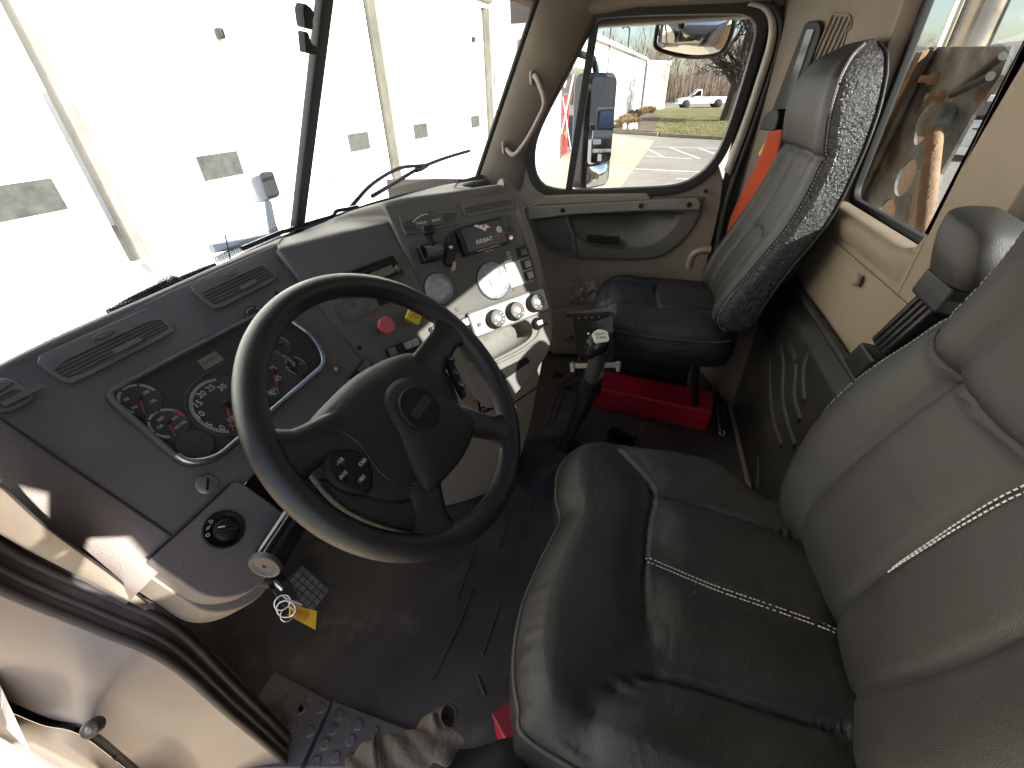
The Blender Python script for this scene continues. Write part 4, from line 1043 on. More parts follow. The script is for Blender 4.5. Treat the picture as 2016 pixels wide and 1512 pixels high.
text(PB, .0, -.026, .0259, 'WIRELESS CONTROL', .0075, M_red, lid); text(PB, .0, -.036, .0259, 'CAB CONTROL UNIT FOR AIR VALVES', .0048, M_white, lid); text(PB, .0, -.043, .0259, 'LEARN   PUSH', .0045, M_white, lid)
bat = [(-.030,.022),(-.018,.023),(-.010,.018),(-.003,.020),(.001,.010),(.006,.012),(.004,.018),(.012,.016),(.022,.006),(.010,.007),(.003,-.001),(-.003,.005),(-.014,.012)]
MB().prism(PB.sub(.006, .012, .0257), bat, 0, .0004).build('bat_emblem', M_white, lid)
MB().tube([PB.p(.006+.024*math.cos(R(a)), .016+.016*math.sin(R(a)), .0259) for a in range(20, 130, 12)], .0010, 6).build('red_swoosh', M_red, lid)
MB().lathe(PB.sub(bw-.022, .006, .0256), [(.0095,0),(.0095,.003),(.008,.0042),(.0001,.0042)], 22, cap=False).build('push_button', mat('pale grey button', (.5,.5,.52), .4), rb)
for su in (-1, 1):
    for sv in (-1, 1): MB().lathe(PB.sub(su*(bw-.007), sv*(bh-.007), .0241), [(.0032,0),(.003,.001),(.001,.0012)], 10).build('screw', M_gloss, rb)
# trailer brake lever with its printed plate
pl_ = P3.sub(*P3.uv(842, 438), .0075)
tp = MB().prism(pl_, rrect(-.045,.045,-.013,.013,.01), 0, .0015).build('lever_plate', M_dashp, dash)
text(pl_, -.022, 0, .0017, 'TRAILER', .0088, M_white, tp); text(pl_, .022, 0, .0017, 'BRAKE', .0088, M_white, tp)
MB().tube([pl_.p(-.046+.05*k/8, .006+.014*math.sin(k/8*math.pi*.6), .0018) for k in range(9)], .0012, 6).build('plate_line', M_white, tp)
bb = P3.sub(*P3.uv(842, 500), .0035)
tb = MB().prism(bb, rrect(-.032,.032,-.024,.022,.007), 0, .030).build('brake_lever_base', M_black, dash, bevel=.005)
MB().lathe(Plane(bb.p(-.024,.0,.034), bb.v, bb.n), [(.016,0),(.016,.048)], 22).build('lever_drum', mat('grey lever drum', (.09,.09,.09), .45), tb, bevel=.002)
MB().tube([bb.p(0,.004,.036), bb.p(-.002,.025,.044), bb.p(-.003,.045,.050)], [.008,.0085,.010], 10).build('lever_arm', M_black, tb)
MB().prism(bb.sub(-.003,.046,.044), rrect(-.016,.016,-.008,.016,.006), 0, .018).build('lever_tip', M_black, tb, bevel=.004)
ig = P3.sub(*P3.uv(884, 492), .0035, -28)
ib = MB().prism(ig, rrect(-.014,.014,-.05,.038,.012), 0, .016).build('valve_handle', M_black, dash, bevel=.004)
MB().prism(ig.sub(.012,-.048,.008), rrect(-.004,.004,-.012,.012,.002), 0, .012).build('valve_tip', mat('pinkish tip', (.55,.36,.3), .5), ib)
MB().lathe(ig.sub(-.004,.0,.016), [(.006,0),(.006,.006),(.003,.008)], 14).build('valve_pin', M_steel, ib)
ky = MB().lathe(P3.sub(*P3.uv(1004,468), .0035), [(.010,0),(.010,.003),(.007,.0045),(.0001,.0045)], 20, cap=False).build('key_cylinder', M_steel, dash)
MB().lathe(P3.sub(*P3.uv(1002,452), .0035), [(.006,0),(.006,.003),(.003,.001)], 16).build('dark_plug', M_gloss, dash)
# rocker switches with label plates
for c in (((990,499),(1027,486),(1032,504),(996,517)), ((998,523),(1033,511),(1042,528),(1005,541)), ((1005,545),(1040,533),(1045,551),(1010,563))):
    uv = [P3.uv(*q) for q in c]
    cu = sum(q[0] for q in uv)/4; cv = sum(q[1] for q in uv)/4
    S = P3.sub(cu, cv, .0035, math.degrees(math.atan2(uv[1][1]-uv[0][1], uv[1][0]-uv[0][0]))*.6)
    lab = c[0][0] == 990
    sp = MB().prism(S, rrect(-.048,.048,-.0185,.0185,.003), 0, .003).build('switch_plate', M_dashp if lab else M_switch, dash, bevel=.001)
    MB().prism(S.sub(.027,0,.003), rrect(-.018,.018,-.0155,.0155,.003), 0, .004).build('rocker_frame', M_black, sp, bevel=.001)
    S2 = S.sub(.029,0,.008); a = R(14); S2 = Plane(S2.o, S2.u*math.cos(a)+S2.n*math.sin(a), S2.v)
    MB().prism(S2, rrect(-.011,.011,-.012,.012,.003), -.004, .004).build('rocker', M_gloss, sp, bevel=.0015)
    if lab:
        for k in range(4): text(S, -.022, .011-.007*k, .0032, ['INTER','AXLE','LOCK','ON'][k], .0058, M_white, sp)
# heater controls
hc = [P3.uv(*q) for q in ((929,622),(1060,574),(1069,606),(944,656))]
cu = sum(q[0] for q in hc)/4; cv = sum(q[1] for q in hc)/4
HR = math.degrees(math.atan2(hc[1][1]-hc[0][1], hc[1][0]-hc[0][0]))
LC = P3.sub(.19, -.265, .0, 0)
HP = P3.sub(cu, cv, .006, HR*.8)
hpn = MB().prism(HP, rrect(-.142,.142,-.034,.034,.008), 0, .004).build('heater_panel', M_switch, dash, bevel=.0015)
MB().ring(HP, *[x for x in (rrect(-.147,.147,-.039,.039,.010), rrect(-.141,.141,-.033,.033,.007))], -.001, .007).build('heater_bezel', M_dashp, hpn, bevel=.001)
M_knobg = mat('grey heater knob', (.12,.118,.11), .42, vary=(50,.15))
for i, q in enumerate(((970,629),(1008,614),(1047,598))):
    K = P3.sub(*P3.uv(*q), .010)
    k_ = MB().lathe(K, [(.0285,0),(.0285,.010),(.027,.016),(.026,.0215),(.023,.0235),(.0001,.0235)], 36, cap=False).build('heater_knob', M_black, dash)
    MB().lathe(K.sub(0,0,.0236), [(.0245,0),(.0235,.0015),(.0001,.0015)], 36, cap=False).build('knob_face', M_knobg, k_)
    MB().lathe(K.sub(0,0,.0250), [(.0085,0),(.0085,.0018),(.007,.0025),(.0001,.0025)], 22, cap=False).build('knob_centre', mat('pale knob ring', (.4,.39,.37), .4), k_)
    for a in ((-60,-25,10,45,-140) if i != 1 else (-40,-100,210)):
        MB().lathe(K.sub(.0175*math.cos(R(a)), .0175*math.sin(R(a)), .0252), [(.0019,0),(.0019,.0004),(.0001,.0004)], 10, cap=False).build('mark_dot', M_white, k_)
    if i == 1: MB().tube([K.p(.0205*math.cos(R(a)), .0205*math.sin(R(a)), .0254) for a in range(-30, 60, 10)], .0011, 6).build('warm_mark', M_red, k_)
for q in ((940,640),(1062,592)): screw(P3, q, .0065, .011)
# lower fascia with the tray
fas = [(.0,-.165),(.389,-.165),(.392,-.255),(.375,-.30),(.335,-.346),(.25,-.392),(.155,-.43),(.085,-.43),(.05,-.36),(.02,-.26)]
hole = [P3.uv(*q) for q in ((902,675),(925,662),(1012,630),(1036,632),(1046,645),(1044,662),(1022,680),(960,712),(930,716),(912,700))]
holeS = [(p.x, p.y) for p in smooth_path([(*q, 0) for q in hole], 4, closed=True)]
hi, ho = match_ring(holeS, rpoly(fas, .015), 100)
fo = MB().ring(P3, ho, hi, -.03, .005).build('lower_fascia', M_grey, dash, bevel=.004)
deep = [P3.p(u, v, -.001) for u, v in hi]
mid_ = [P3.p(lerp(u, .2, .04), v+.006, -.035-.03*sstep(.1, .33, u)) for u, v in hi]
MB().add(deep+mid_, [(i, (i+1) % 100, (i+1) % 100+100, i+100) for i in range(100)]+[tuple(range(100, 200))], True).build('tray_pocket', M_grey, fo)
lip = [P3.p(*P3.uv(*q), .006) for q in ((928,728),(970,716),(1020,692),(1052,668),(1062,648))]
MB().tube(smooth_path(lip, 5), .006, 8).build('tray_lip', M_grey, fo)
MB().prism(P3, rpoly([P3.uv(*q) for q in ((955,742),(1035,702),(1042,712),(1000,742),(962,760))], .008), .005, .0058).build('lower_slot_shade', M_gloss, fo)  # flat black sheet, painted shade of a second pocket
oc_ = P3.sub(*P3.uv(1055,638), .005)
of = MB().lathe(oc_, [(.020,0),(.020,.004),(.017,.012),(.015,.014),(.0001,.014)], 26, cap=False).build('outlet_cap', M_gloss, dash)
MB().prism(oc_.sub(.004,.002,.0141), rrect(-.010,.010,-.007,.007,.002), 0, .0008).build('cap_print', M_switch, of)
MB().prism(oc_.sub(.026,-.008,.0), rrect(-.012,.012,-.004,.004,.002), 0, .006).build('cap_strap', M_gloss, of)
# lower beige console
lc_poly = rpoly([(.165,-.02),(.15,-.054),(.115,-.17),(.08,-.285),(.024,-.412),(-.02,-.52),(-.10,-.50),(-.20,-.480),(-.293,-.450),(-.39,-.38),(-.43,-.2),(-.43,.06),(-.25,.06),(-.1,-.02)], [.01,.02,.02,.03,.04,.03,.04,.05,.08,.12,.1,.01,.01,.01], 4)
co = MB().prism(VV, lc_poly, -.30, -.012).build('lower_console', M_beige, dash, bevel=.012, seg=3)
MB().tube([VV.p(.118,-.16,-.008), VV.p(.0,-.185,-.008), VV.p(-.10,-.26,-.008)], .0025, 6).build('console_seam', M_seal, co)
for q, s in (((1006,757), (.022,.034)), ((962,793), (.034,.034))):
    S = VV.sub(*VV.uv(*q), -.010)
    mp_ = MB().prism(S, rrect(-s[0], s[0], -s[1], s[1], .005), 0, .004).build('switch_block', M_gloss, dash, bevel=.001)
    for i in range(2):
        for j in range(3): MB().prism(S.sub(-s[0]*.45+i*s[0]*.9, s[1]*.55-j*s[1]*.55, .004), rrect(-s[0]*.33, s[0]*.33, -s[1]*.17, s[1]*.17, .002), 0, .001).build('pictogram', M_switch if (i+j) % 2 else M_knobg, mp_)
# centre panel: radio, display, brake valves
RP = [P2.uv(*q) for q in ((640,548),(783,502),(802,548),(668,598))]
cu = sum(q[0] for q in RP)/4; cv = sum(q[1] for q in RP)/4
S = P2.sub(cu, cv+.004, .0, 2); rad = empty('car_radio', S.o, 'dark car radio with a slim display let into the dash centre', 'radio')
MB().prism(S, rrect(-.095,.098,-.032,.032,.006), 0, .005).build('radio_surround', M_dashp, rad, bevel=.0015)
MB().prism(S, rrect(-.089,.092,-.026,.026,.004), .005, .009).build('radio_face', M_gloss, rad, bevel=.0015)
MB().pbox(S, .0,.070,-.016,.004,.009,.0096).build('radio_display', M_lcd, rad)
MB().pbox(S, -.08,.085,.012,.016,.009,.0094).build('disc_slot', M_black, rad)
MB().lathe(S.sub(.080,-.010,.009), [(.008,0),(.008,.006),(.006,.008),(.0001,.008)], 18, cap=False).build('radio_knob', M_knobg, rad)
DPn = [P2.uv(*q) for q in ((655,595),(765,560),(790,595),(680,640))]
S = P2.sub(sum(q[0] for q in DPn)/4, sum(q[1] for q in DPn)/4, 0, 1)
mp = MB().prism(S, rrect(-.085,.08,-.026,.026,.005), 0, .003).build('message_display', M_dashp, dash, bevel=.001)
MB().pbox(S, -.078,.018,-.020,.018,.003,.0036).build('display_glass', mat('dusty display', (.11,.115,.10), .35, vary=(60,.4)), mp)
MB().pbox(S, .022,.074,-.020,.018,.003,.0034).build('display_side', M_gloss, mp)
RK = P2.sub(*P2.uv(750,649), .0)
rk = MB().lathe(RK, [(.009,0),(.009,.022),(.011,.024)], 16).build('trailer_air_knob', M_black, dash)
octo = [(.0215*math.cos(R(22.5+45*k)), .0215*math.sin(R(22.5+45*k))) for k in range(8)]
MB().prism(RK, octo, .024, .040).build('red_octagon', M_knobred, rk, bevel=.003, seg=3)
YK = P2.sub(*P2.uv(805,628), .0)
yk = MB().lathe(YK, [(.010,0),(.010,.024)], 16).build('parking_brake_knob', mat('dark yellow stem', (.4,.28,.03), .5), dash)
yo = MB().prism(YK.sub(0,0,.024,38), rrect(-.019,.019,-.019,.019,.004), 0, .012).build('yellow_square', M_yellow, yk, bevel=.002)
for k, s in enumerate(('PUSH','PARKING','PULL')): text(YK, 0, .009-.009*k, .0364, s, .0065, M_dial, yk, rot=0)
# switch banks under the panels
def bank(P, px, n, rot=0, cap=None, w=.021):
    S = P.sub(*P.uv(*px), .0, rot)
    f = MB().prism(S, rrect(-w*n/2-.005, w*n/2+.005, -.021, .021, .006), 0, .006).build('switch_bank', M_black, dash, bevel=.0015)
    for k in range(n):
        q = S.sub(-w*n/2+w*(k+.5), 0, .006); a = R(10); q2 = Plane(q.o, q.u, q.v*math.cos(a)+q.n*math.sin(a))
        MB().prism(q2, rrect(-w*.44, w*.44, -.002, .018, .002), -.003, .004).build('rocker_top', (cap or [M_switch]*n)[k], f, bevel=.001)
        a = R(-14); q3 = Plane(q.o, q.u, q.v*math.cos(a)+q.n*math.sin(a))
        MB().prism(q3, rrect(-w*.44, w*.44, -.018, -.003, .002), -.003, .005).build('rocker_bottom', M_gloss, f, bevel=.001)
    return f
bank(CL, (715,737), 3, 6, [M_black, M_knobg, M_knobg], .022)
b2 = bank(P2, (796,690), 4, -4, [M_knobg, M_black, M_switch, M_switch], .023)
bank(P2, (858,657), 1, -4, [M_switch], .022)
bank(P3, (916,640), 1, 4, [M_switch], .024)
# lower left: light switch panel and its beige underside
LLp = rpoly([(-.238,-.098),(-.085,-.098),(-.083,-.198),(-.125,-.236),(-.200,-.240),(-.240,-.195)], [.005,.02,.02,.045,.06,.05], 6)
MB().prism(CL, LLp, -.045, .006).build('light_switch_panel', M_mauve, dash, bevel=.016, seg=4)
LLb = rpoly([(-.240,-.1),(-.080,-.1),(-.078,-.205),(-.115,-.252),(-.195,-.260),(-.242,-.215)], [.005,.02,.02,.045,.05,.03], 6)
MB().prism(CL, LLb, -.135, -.0452).build('lower_shell', M_beige, dash, bevel=.02, seg=4)
MB().tube([CL.p(-.238,-.098,.005), CL.p(-.17,-.1,.006), CL.p(-.10,-.1,.005)], .0022, 6).build('panel_gap', M_seal, dash)
LS = CL.sub(*CL.uv(438,1045), .006)
ls = MB().lathe(LS, [(.0285,0),(.0285,.003),(.0265,.004),(.025,.0015),(.0001,.0015)], 40, cap=False).build('headlamp_switch', M_black, dash)
MB().lathe(LS.sub(.0,-.002,.0015), [(.0165,0),(.016,.006),(.014,.0075),(.0001,.0075)], 30, cap=False).build('switch_dial', M_black, ls)
MB().prism(LS.sub(.0,-.002,.009,-42), rrect(-.015,.015,-.0042,.0042,.003), -.002, .009).build('dial_grip', M_black, ls, bevel=.0015)
MB().pbox(LS.sub(-.006,.006,.0185,-42), -.004,.005,-.0008,.0008,-.0005,.0004).build('dial_mark', M_white, ls)
for a, s in ((150,'O'),(120,'-o-'),(95,'D')): text(LS, .0215*math.cos(R(a)), .0215*math.sin(R(a)), .0022, s, .0075, M_white, ls)
# ================================================================== STEERING WHEEL
WC = V((.487, .316, .875)); WP = plane_n(WC, nrm(-6, 43.3))
sw_ = empty('steering_wheel', WC, 'large black four spoke steering wheel with oval emblem and button pods', 'steering wheel')
rr = .218; pr_ = []
for i in range(128):
    a = 2*math.pi*i/128; c_ = V((math.cos(a), math.sin(a), 0)); ring = []
    for j in range(24):
        b = 2*math.pi*j/24
        rad = .0195*(1-.07*math.exp(-((math.atan2(math.sin(b-2.5), math.cos(b-2.5)))/.35)**2))   # shallow thumb groove on the inner face
        ring.append(WP.p((rr+rad*math.cos(b))*c_.x, (rr+rad*math.cos(b))*c_.y, rad*math.sin(b)))
    pr_.append(ring)
pr_.append(pr_[0])
MB().grid(pr_, closed=True, flip=False).build('rim', M_wheel, sw_)
def spoke(a, w0, w1, r0=.08, r1=.212, name='spoke', h0=-.004, h1=0, t=.012):
    a = R(a); d = (math.cos(a), math.sin(a)); pn = (-d[1], d[0]); rows = []
    for k in range(9):
        s = k/8; r = lerp(r0, r1, s); ww = lerp(w0, w1, s)+.018*sstep(.7, 1, s); h = lerp(h0, h1, s)
        rows.append([WP.p(d[0]*r+pn[0]*ww*math.cos(b), d[1]*r+pn[1]*ww*math.cos(b), h+t*math.sin(b)) for b in [2*math.pi*j/20 for j in range(20)]])
    return MB().grid(rows, closed=True).build(name, M_wheel, sw_)
for a, w0, w1 in ((10, .034, .024), (163, .036, .026), (-55, .030, .022), (-129, .034, .024)): spoke(a, w0, w1)
padO = smooth_path([V((*q, 0)) for q in ((-.178,.060),(-.145,.071),(-.09,.079),(-.02,.081),(.06,.066),(.110,.040),(.132,.014),(.118,-.03),(.085,-.078),(.055,-.113),(.0,-.126),(-.078,-.122),(-.118,-.108),(-.160,-.072),(-.178,-.034),(-.184,.0),(-.180,.03))], 5, closed=True)
def dome(P, O, c, h, w0, rings=12, pw=2.4):
    rows = [[P.p(p.x, p.y, w0-.012) for p in O]]
    for k in range(rings+1):
        s = 1-k/rings
        rows.append([P.p(c[0]+(p.x-c[0])*s, c[1]+(p.y-c[1])*s, w0+h*(1-s**pw)**.6) for p in O])
    return MB().grid(rows, closed=True)
pad = dome(WP, padO, (-.02,-.02), .022, -.008).build('airbag_pad', M_hub, sw_)
lob = smooth_path([V((*q, 0)) for q in ((-.044,.020),(-.015,.036),(.020,.032),(.046,.006),(.060,-.04),(.072,-.085),(.056,-.112),(.0,-.124),(-.05,-.121),(-.092,-.112),(-.088,-.08),(-.064,-.03))], 5, closed=True)
dome(WP, lob, (-.008,-.040), .012, .0125, 10).build('centre_lobe', M_hub, sw_)
EM = WP.sub(-.007, -.019, .0252, 4)
em = MB().lathe(EM, [(.036,-.012),(.036,.0),(.0335,.0018),(.032,.0004),(.0001,.0004)], 44, cap=False).build('emblem', mat('matt black badge', (.012,.012,.012), .55, spec=.3), sw_)
MB().prism(EM.sub(0,0,.0005), rrect(-.024,.024,-.0075,.0075,.006), 0, .0012).build('emblem_bar', mat('worn black chrome', (.05,.05,.048), .6, spec=.25), em, bevel=.0006)
text(EM, 0, 0, .0018, 'FREIGHTLINER', .0072, M_black, em, xs=.76)
def pod(O, h=.004, w=.010): return dome(WP, smooth_path([V((*q, 0)) for q in O], 5, closed=True), (sum(q[0] for q in O)/len(O), sum(q[1] for q in O)/len(O)), h, w, 6)
pl = pod([(-.163,.026),(-.148,.024),(-.125,.002),(-.130,-.028),(-.158,-.046),(-.176,-.022),(-.178,.004)], .003, .010).build('button_pod', M_black, sw_)
for (x, y, s) in ((-.155,.010,'C/S'), (-.135,-.012,'CAN'), (-.166,-.005,'ACC'), (-.152,-.026,'SET')):
    B = WP.sub(x, y, .0135)
    b_ = MB().lathe(B, [(.0075,-.004),(.0075,.0014),(.006,.0022),(.0001,.0022)], 18, cap=False).build('button', M_gloss, pl)
    text(B, 0, 0, .0024, s, .0062, M_white, pl)
prr = pod([(.136,.010),(.128,-.006),(.112,-.03),(.098,-.066),(.106,-.062),(.124,-.036),(.140,-.006)], .002, .008).build('button_pod', M_black, sw_)
for (x, y, s) in ((.133,-.003,'+'), (.120,-.026,'-'), (.109,-.048,'o')):
    B = WP.sub(x, y, .0105, -60)
    MB().prism(B, rrect(-.0085,.0085,-.0045,.0045,.003), 0, .0018).build('button', M_gloss, prr, bevel=.0006)
    text(B, 0, 0, .002, s, .007, M_white, prr)
sl_ = [WP.p(-.15,.0735,.001), WP.p(-.05,.083,.003), WP.p(.05,.072,.003), WP.p(.115,.04,.001)]
MB().tube(smooth_path([WP.p(*q, .0165) for q in ((-.135,.052),(-.123,.03),(-.12,.0),(-.128,-.03),(-.125,-.06),(-.105,-.09))], 5), .0014, 6).build('pad_seam', M_gloss, sw_)
# column behind the wheel
col = empty('steering_column', WP.p(0,0,-.2), 'black steering column shroud running from the wheel down into the dash', 'column')
MB().lathe(WP, [(.055,-.30),(.062,-.15),(.058,-.07),(.045,-.02)], 28).build('column_shroud', M_black, col)
bt = WP.p(0,0,-.26)
MB().tube([bt, bt+V((0,.16,-.08)), bt+V((0,.36,-.2))], [.05,.05,.05], 18).build('column_boot', M_rubber, col)
MB().prism(CL, rrect(-.075,.195,-.25,-.115,.03), -.10, -.06).build('knee_opening_shade', M_black, col)  # black block put in for the shade inside the column opening
# ribbed stalk grip
f0, f1 = on(525,1108,1,.455), on(595,998,1,.478)
d = (f0-f1).normalized(); PG = plane_n(f1, d); L = (f0-f1).length
stk = empty('column_stalk', f1, 'thick black ribbed stalk grip with a round end below the wheel', 'lever')
n = 36; rows = []
for k, (w_, r_) in enumerate(((-.03,.013),(0,.016),(.004,.0225),(L*.3,.0225),(L*.9,.0225),(L,.0215))):
    rows.append([PG.p((r_+(.0012*math.cos(9*a) if 2 <= k <= 4 else 0))*math.cos(a), (r_+(.0012*math.cos(9*a) if 2 <= k <= 4 else 0))*math.sin(a), w_) for a in [2*math.pi*i/108 for i in range(108)]])
MB().grid(rows, closed=True).build('grip', M_gloss, stk)
MB().lathe(PG, [(.0232,L),(.0232,L+.006),(.0225,L+.0078),(.017,L+.0078),(.0165,L+.0068),(.0001,L+.0068)], 36, cap=False).build('end_cap', mat('grey end cap', (.06,.056,.055), .5, bump=(500,.3)), stk)
MB().lathe(PG, [(.003,L+.0068),(.0025,L+.008),(.0001,L+.008)], 12, cap=False).build('cap_pin', M_black, stk)
# ignition keys with tags
K0 = CL.p(*CL.uv(540,1143), .012)
K0 = on(540,1143,1,.475)
keys = empty('key_bunch', K0, 'ignition keys hanging from a ring with white and yellow card tags', 'keys')
kd = (on(560,1165,1,.47)-K0)
MB().tube([K0+V((0,.05,.0)), K0], [.014,.012], 14).build('ignition_lock', M_black, keys)
PKy = plane_n(on(562,1168,1,.46), V((-.35,-.8,.45)).normalized())
MB().prism(PKy, rrect(-.012,.012,-.02,.02,.007), -.004, .004).build('key_head', M_black, keys, bevel=.0015)
MB().tube([K0, on(548,1152,1,.465), on(556,1160,1,.46)], .0035, 6).build('key_blade', M_steel, keys)
def loop(c, r, nrm_, m, parent, name='key_ring', th=.0011):
    P = plane_n(c, nrm_); return MB().tube([P.p(r*math.cos(2*math.pi*k/24), r*math.sin(2*math.pi*k/24)) for k in range(25)], th, 6).build(name, m, parent)
loop(on(556,1186,1,.45), .011, V((-.5,-.7,.5)).normalized(), M_steel, keys)
loop(on(563,1199,1,.445), .014, V((-.8,-.3,.4)).normalized(), M_steel, keys)
pts = [on(*q, 1, .445) for q in ((571,1188),(623,1198),(622,1239),(571,1214))]
def card(pts, m, name, th=.0012):
    n_ = (pts[1]-pts[0]).cross(pts[3]-pts[0]).normalized(); mb = MB(); mb.add(pts+[p+n_*th for p in pts], [(0,1,2,3),(7,6,5,4),(0,4,5,1),(1,5,6,2),(2,6,7,3),(3,7,4,0)]); return mb.build(name, m, keys)
yc = [pts[0], pts[0].lerp(pts[1], 1), pts[2], pts[3]]
tgc = card([on(*q, 1, .445) for q in ((573,1192),(598,1190),(624,1203),(621,1239))][0:0] or [on(570,1190,1,.447), on(624,1203,1,.44), on(621,1240,1,.44), on(571,1213,1,.447)], M_tag, 'yellow_tag')
PT = Plane(on(572,1201,1,.4462), on(622,1221,1,.4388)-on(572,1201,1,.4462), V((0,-.05,1)))
for k in range(6): MB().pbox(PT, .006+.0075*k, .0095+.0075*k, -.009, .004, -.0022, -.0016).build('tag_print', mat('brown print', (.35,.13,.02), .6), tgc)
for k in range(6): MB().pbox(PT, .006+.0075*k, .0095+.0075*k, -.009, .004, .0018, .0022).build('tag_print', mat('brown print', (.35,.13,.02), .6), tgc)
card([on(556,1173,1,.449), on(596,1190,1,.446), on(583,1203,1,.446), on(570,1190,1,.449)], M_paper, 'white_tag')
loop(on(566,1209,1,.444), .010, V((-.2,-.7,.5)).normalized(), M_steel, keys)
# pedals
PPd = plane_n(on(600,1163,1,.775), V((-.1,-.72,.70)).normalized())
ped = empty('foot_pedal', PPd.o, 'black foot pedal with a gridded rubber pad under the dash', 'pedal')
MB().prism(PPd, rrect(-.048,.048,-.058,.058,.02), -.012, 0).build('pedal_pad', M_rubber, ped, bevel=.003)
for i in range(5):
    for j in range(6):
        MB().pbox(PPd, -.043+.0175*i, -.029+.0175*i, -.053+.018*j, -.038+.018*j, 0, .0035).build('tread_block', mat('worn tread rubber', (.13,.12,.115), .6, vary=(40,.3)), ped)
MB().tube([PPd.p(0,.0,-.012), PPd.p(0,.05,-.06), PPd.p(0,.25,-.09)], .012, 8).build('pedal_arm', M_black, ped)

# ================================================================== SHIFTER, MOUNT, FLOOR THINGS
sh = empty('gear_lever', (1.21,.19,.03), 'black gear lever with rubber boot and gloss knob bearing a pale shift plate', 'gear lever')
rows = []
SB = [(.245,.200,.0),(.245,.200,.014),(.230,.186,.016),(.230,.186,.030),(.208,.168,.032),(.208,.168,.046),(.186,.150,.048),(.176,.142,.056),(.160,.130,.080),(.115,.093,.112),(.066,.054,.124),(.050,.042,.134),(.040,.034,.146),(.001,.001,.148)]
c0 = V((1.245,.20,.030)); rot = R(24)
for a_, b_, z in SB:
    r = []
    for k in range(48):
        g = 2*math.pi*k/48; p_ = 3.2 if z < .1 else 2.3
        x = a_*.62*math.copysign(abs(math.cos(g))**(2/p_), math.cos(g)); y = b_*.75*math.copysign(abs(math.sin(g))**(2/p_), math.sin(g))
        r.append(c0+V((-.040,-.035,0))*sstep(.05, .14, z)+V((x*math.cos(rot)-y*math.sin(rot), x*math.sin(rot)+y*math.cos(rot), z)))
    rows.append(r)
MB().grid(rows, closed=True).build('boot', mat('black boot rubber', (.022,.021,.020), .65, spec=.25, vary=(9,.3)), sh)
q0, q1, q2, q3 = V((1.205,.165,.15)), on(1135,828,0,1.17), on(1162,765,0,1.14), on(1180,688,0,1.10)
MB().tube(smooth_path([q0, q1, q2], 5), [.020]*6+[.026]*5, 14).build('lever_shaft', M_black, sh)
MB().tube([q2.lerp(q1,.12), q2, q2.lerp(q3,.3)], [.030,.033,.031], 16).build('shaft_collar', M_black, sh)
MB().tube([q2.lerp(q3,.25), q2.lerp(q3,.8), q3], [.026,.024,.026], 14).build('shaft_sleeve', mat('satin black sleeve', (.04,.04,.038), .35), sh)
ax = (q3-q2).normalized(); kc = on(1178,674,0,1.095)
PKn = plane_n(kc, V((-.45,-.25,.85)).normalized())
rows = []
for k in range(15):
    t = k/14; w_ = lerp(-.055, .030, t); s = math.sqrt(max(0, 1-max(0, (t-.45)/.55)**2.6)) if t > .45 else lerp(.86, 1, t/.45)
    rows.append([PKn.p(.029*s*math.copysign(abs(math.cos(a))**.8, math.cos(a)), .033*s*math.copysign(abs(math.sin(a))**.8, math.sin(a)), w_) for a in [2*math.pi*j/32 for j in range(32)]])
kb = MB().grid(rows, closed=True).build('shift_knob', M_gloss, sh)
pp_ = PKn.sub(.0,.004,.0262, 0)
kp_ = MB().prism(pp_, [(x, y) for x, y in rpoly([(-.021,-.02),(.020,-.02),(.023,.012),(.0,.022),(-.023,.012)], .009)], -.004, .0035).build('shift_plate', mat('pale shift plate', (.55,.56,.48), .4), kb, bevel=.001)
text(pp_, 0, .006, .0037, 'Eaton', .0125, M_dial, kb); text(pp_, 0, -.006, .0037, 'Fuller', .0125, M_dial, kb)
# tablet mount
A0, A1, A2, A3 = on(1126,618,0,1.40), on(1202,614,0,1.40), on(1206,716,0,1.385), on(1144,716,0,1.385)
u_ = (A1-A0).normalized(); PMt = Plane((A0+A1+A2+A3)/4, u_, ((A0-A3)+(A1-A2)))
hw, hh = (A1-A0).length/2, ((A0-A3).length+(A1-A2).length)/4
mt = empty('tablet_mount', PMt.o, 'black metal tablet cradle on a pole in front of the passenger seat', 'cradle')
MB().prism(PMt, rrect(-hw,hw,-hh,hh,.006), -.004, 0).build('back_plate', mat('scuffed black steel', (.012,.012,.012), .6, vary=(25,.4), spec=.3), mt, bevel=.0015)
MB().prism(PMt, rrect(-hw-.02,hw+.016,hh-.006,hh+.010,.004), -.004, .024).build('top_jaw', M_black, mt, bevel=.002)
for k in range(5): MB().lathe(PMt.sub(-hw*.7+hw*.35*k, hh-.016, 0), [(.004,0),(.003,.002)], 10).build('rivet', M_gloss, mt)
for su in (-1, 1): MB().lathe(PMt.sub(su*.018, .022, 0), [(.0045,0),(.0035,.0025)], 10).build('screw', M_steel, mt)
MB().prism(PMt, rrect(-hw-.022,hw+.024,-hh-.016,-hh+.004,.003), -.004, .004).build('lower_jaw', mat('silver jaw', (.45,.44,.42), .4, .7, vary=(40,.3)), mt, bevel=.0015)
for su in (-hw-.018, hw+.014): MB().prism(PMt, rrect(su-.007,su+.007,-hh-.022,-hh+.012,.002), .004, .022).build('jaw_hook', MATS['silver jaw'], mt, bevel=.001)
MB().lathe(PMt.sub(-hw-.022,.0,-.02), [(.014,0),(.016,.006),(.016,.016),(.012,.02)], 10).build('side_knob', M_black, mt)
MB().lathe(PMt.sub(-hw+.016,-hh+.02,0), [(.012,0),(.011,.010),(.006,.014)], 12).build('front_knob', M_black, mt)
base = V((1.52,.17,.03)); neck = PMt.p(-.01,-hh*.6,-.03)
MB().tube([neck, neck.lerp(base,.4)+V((.01,0,0)), base], .014, 10).build('pole', M_black, mt)
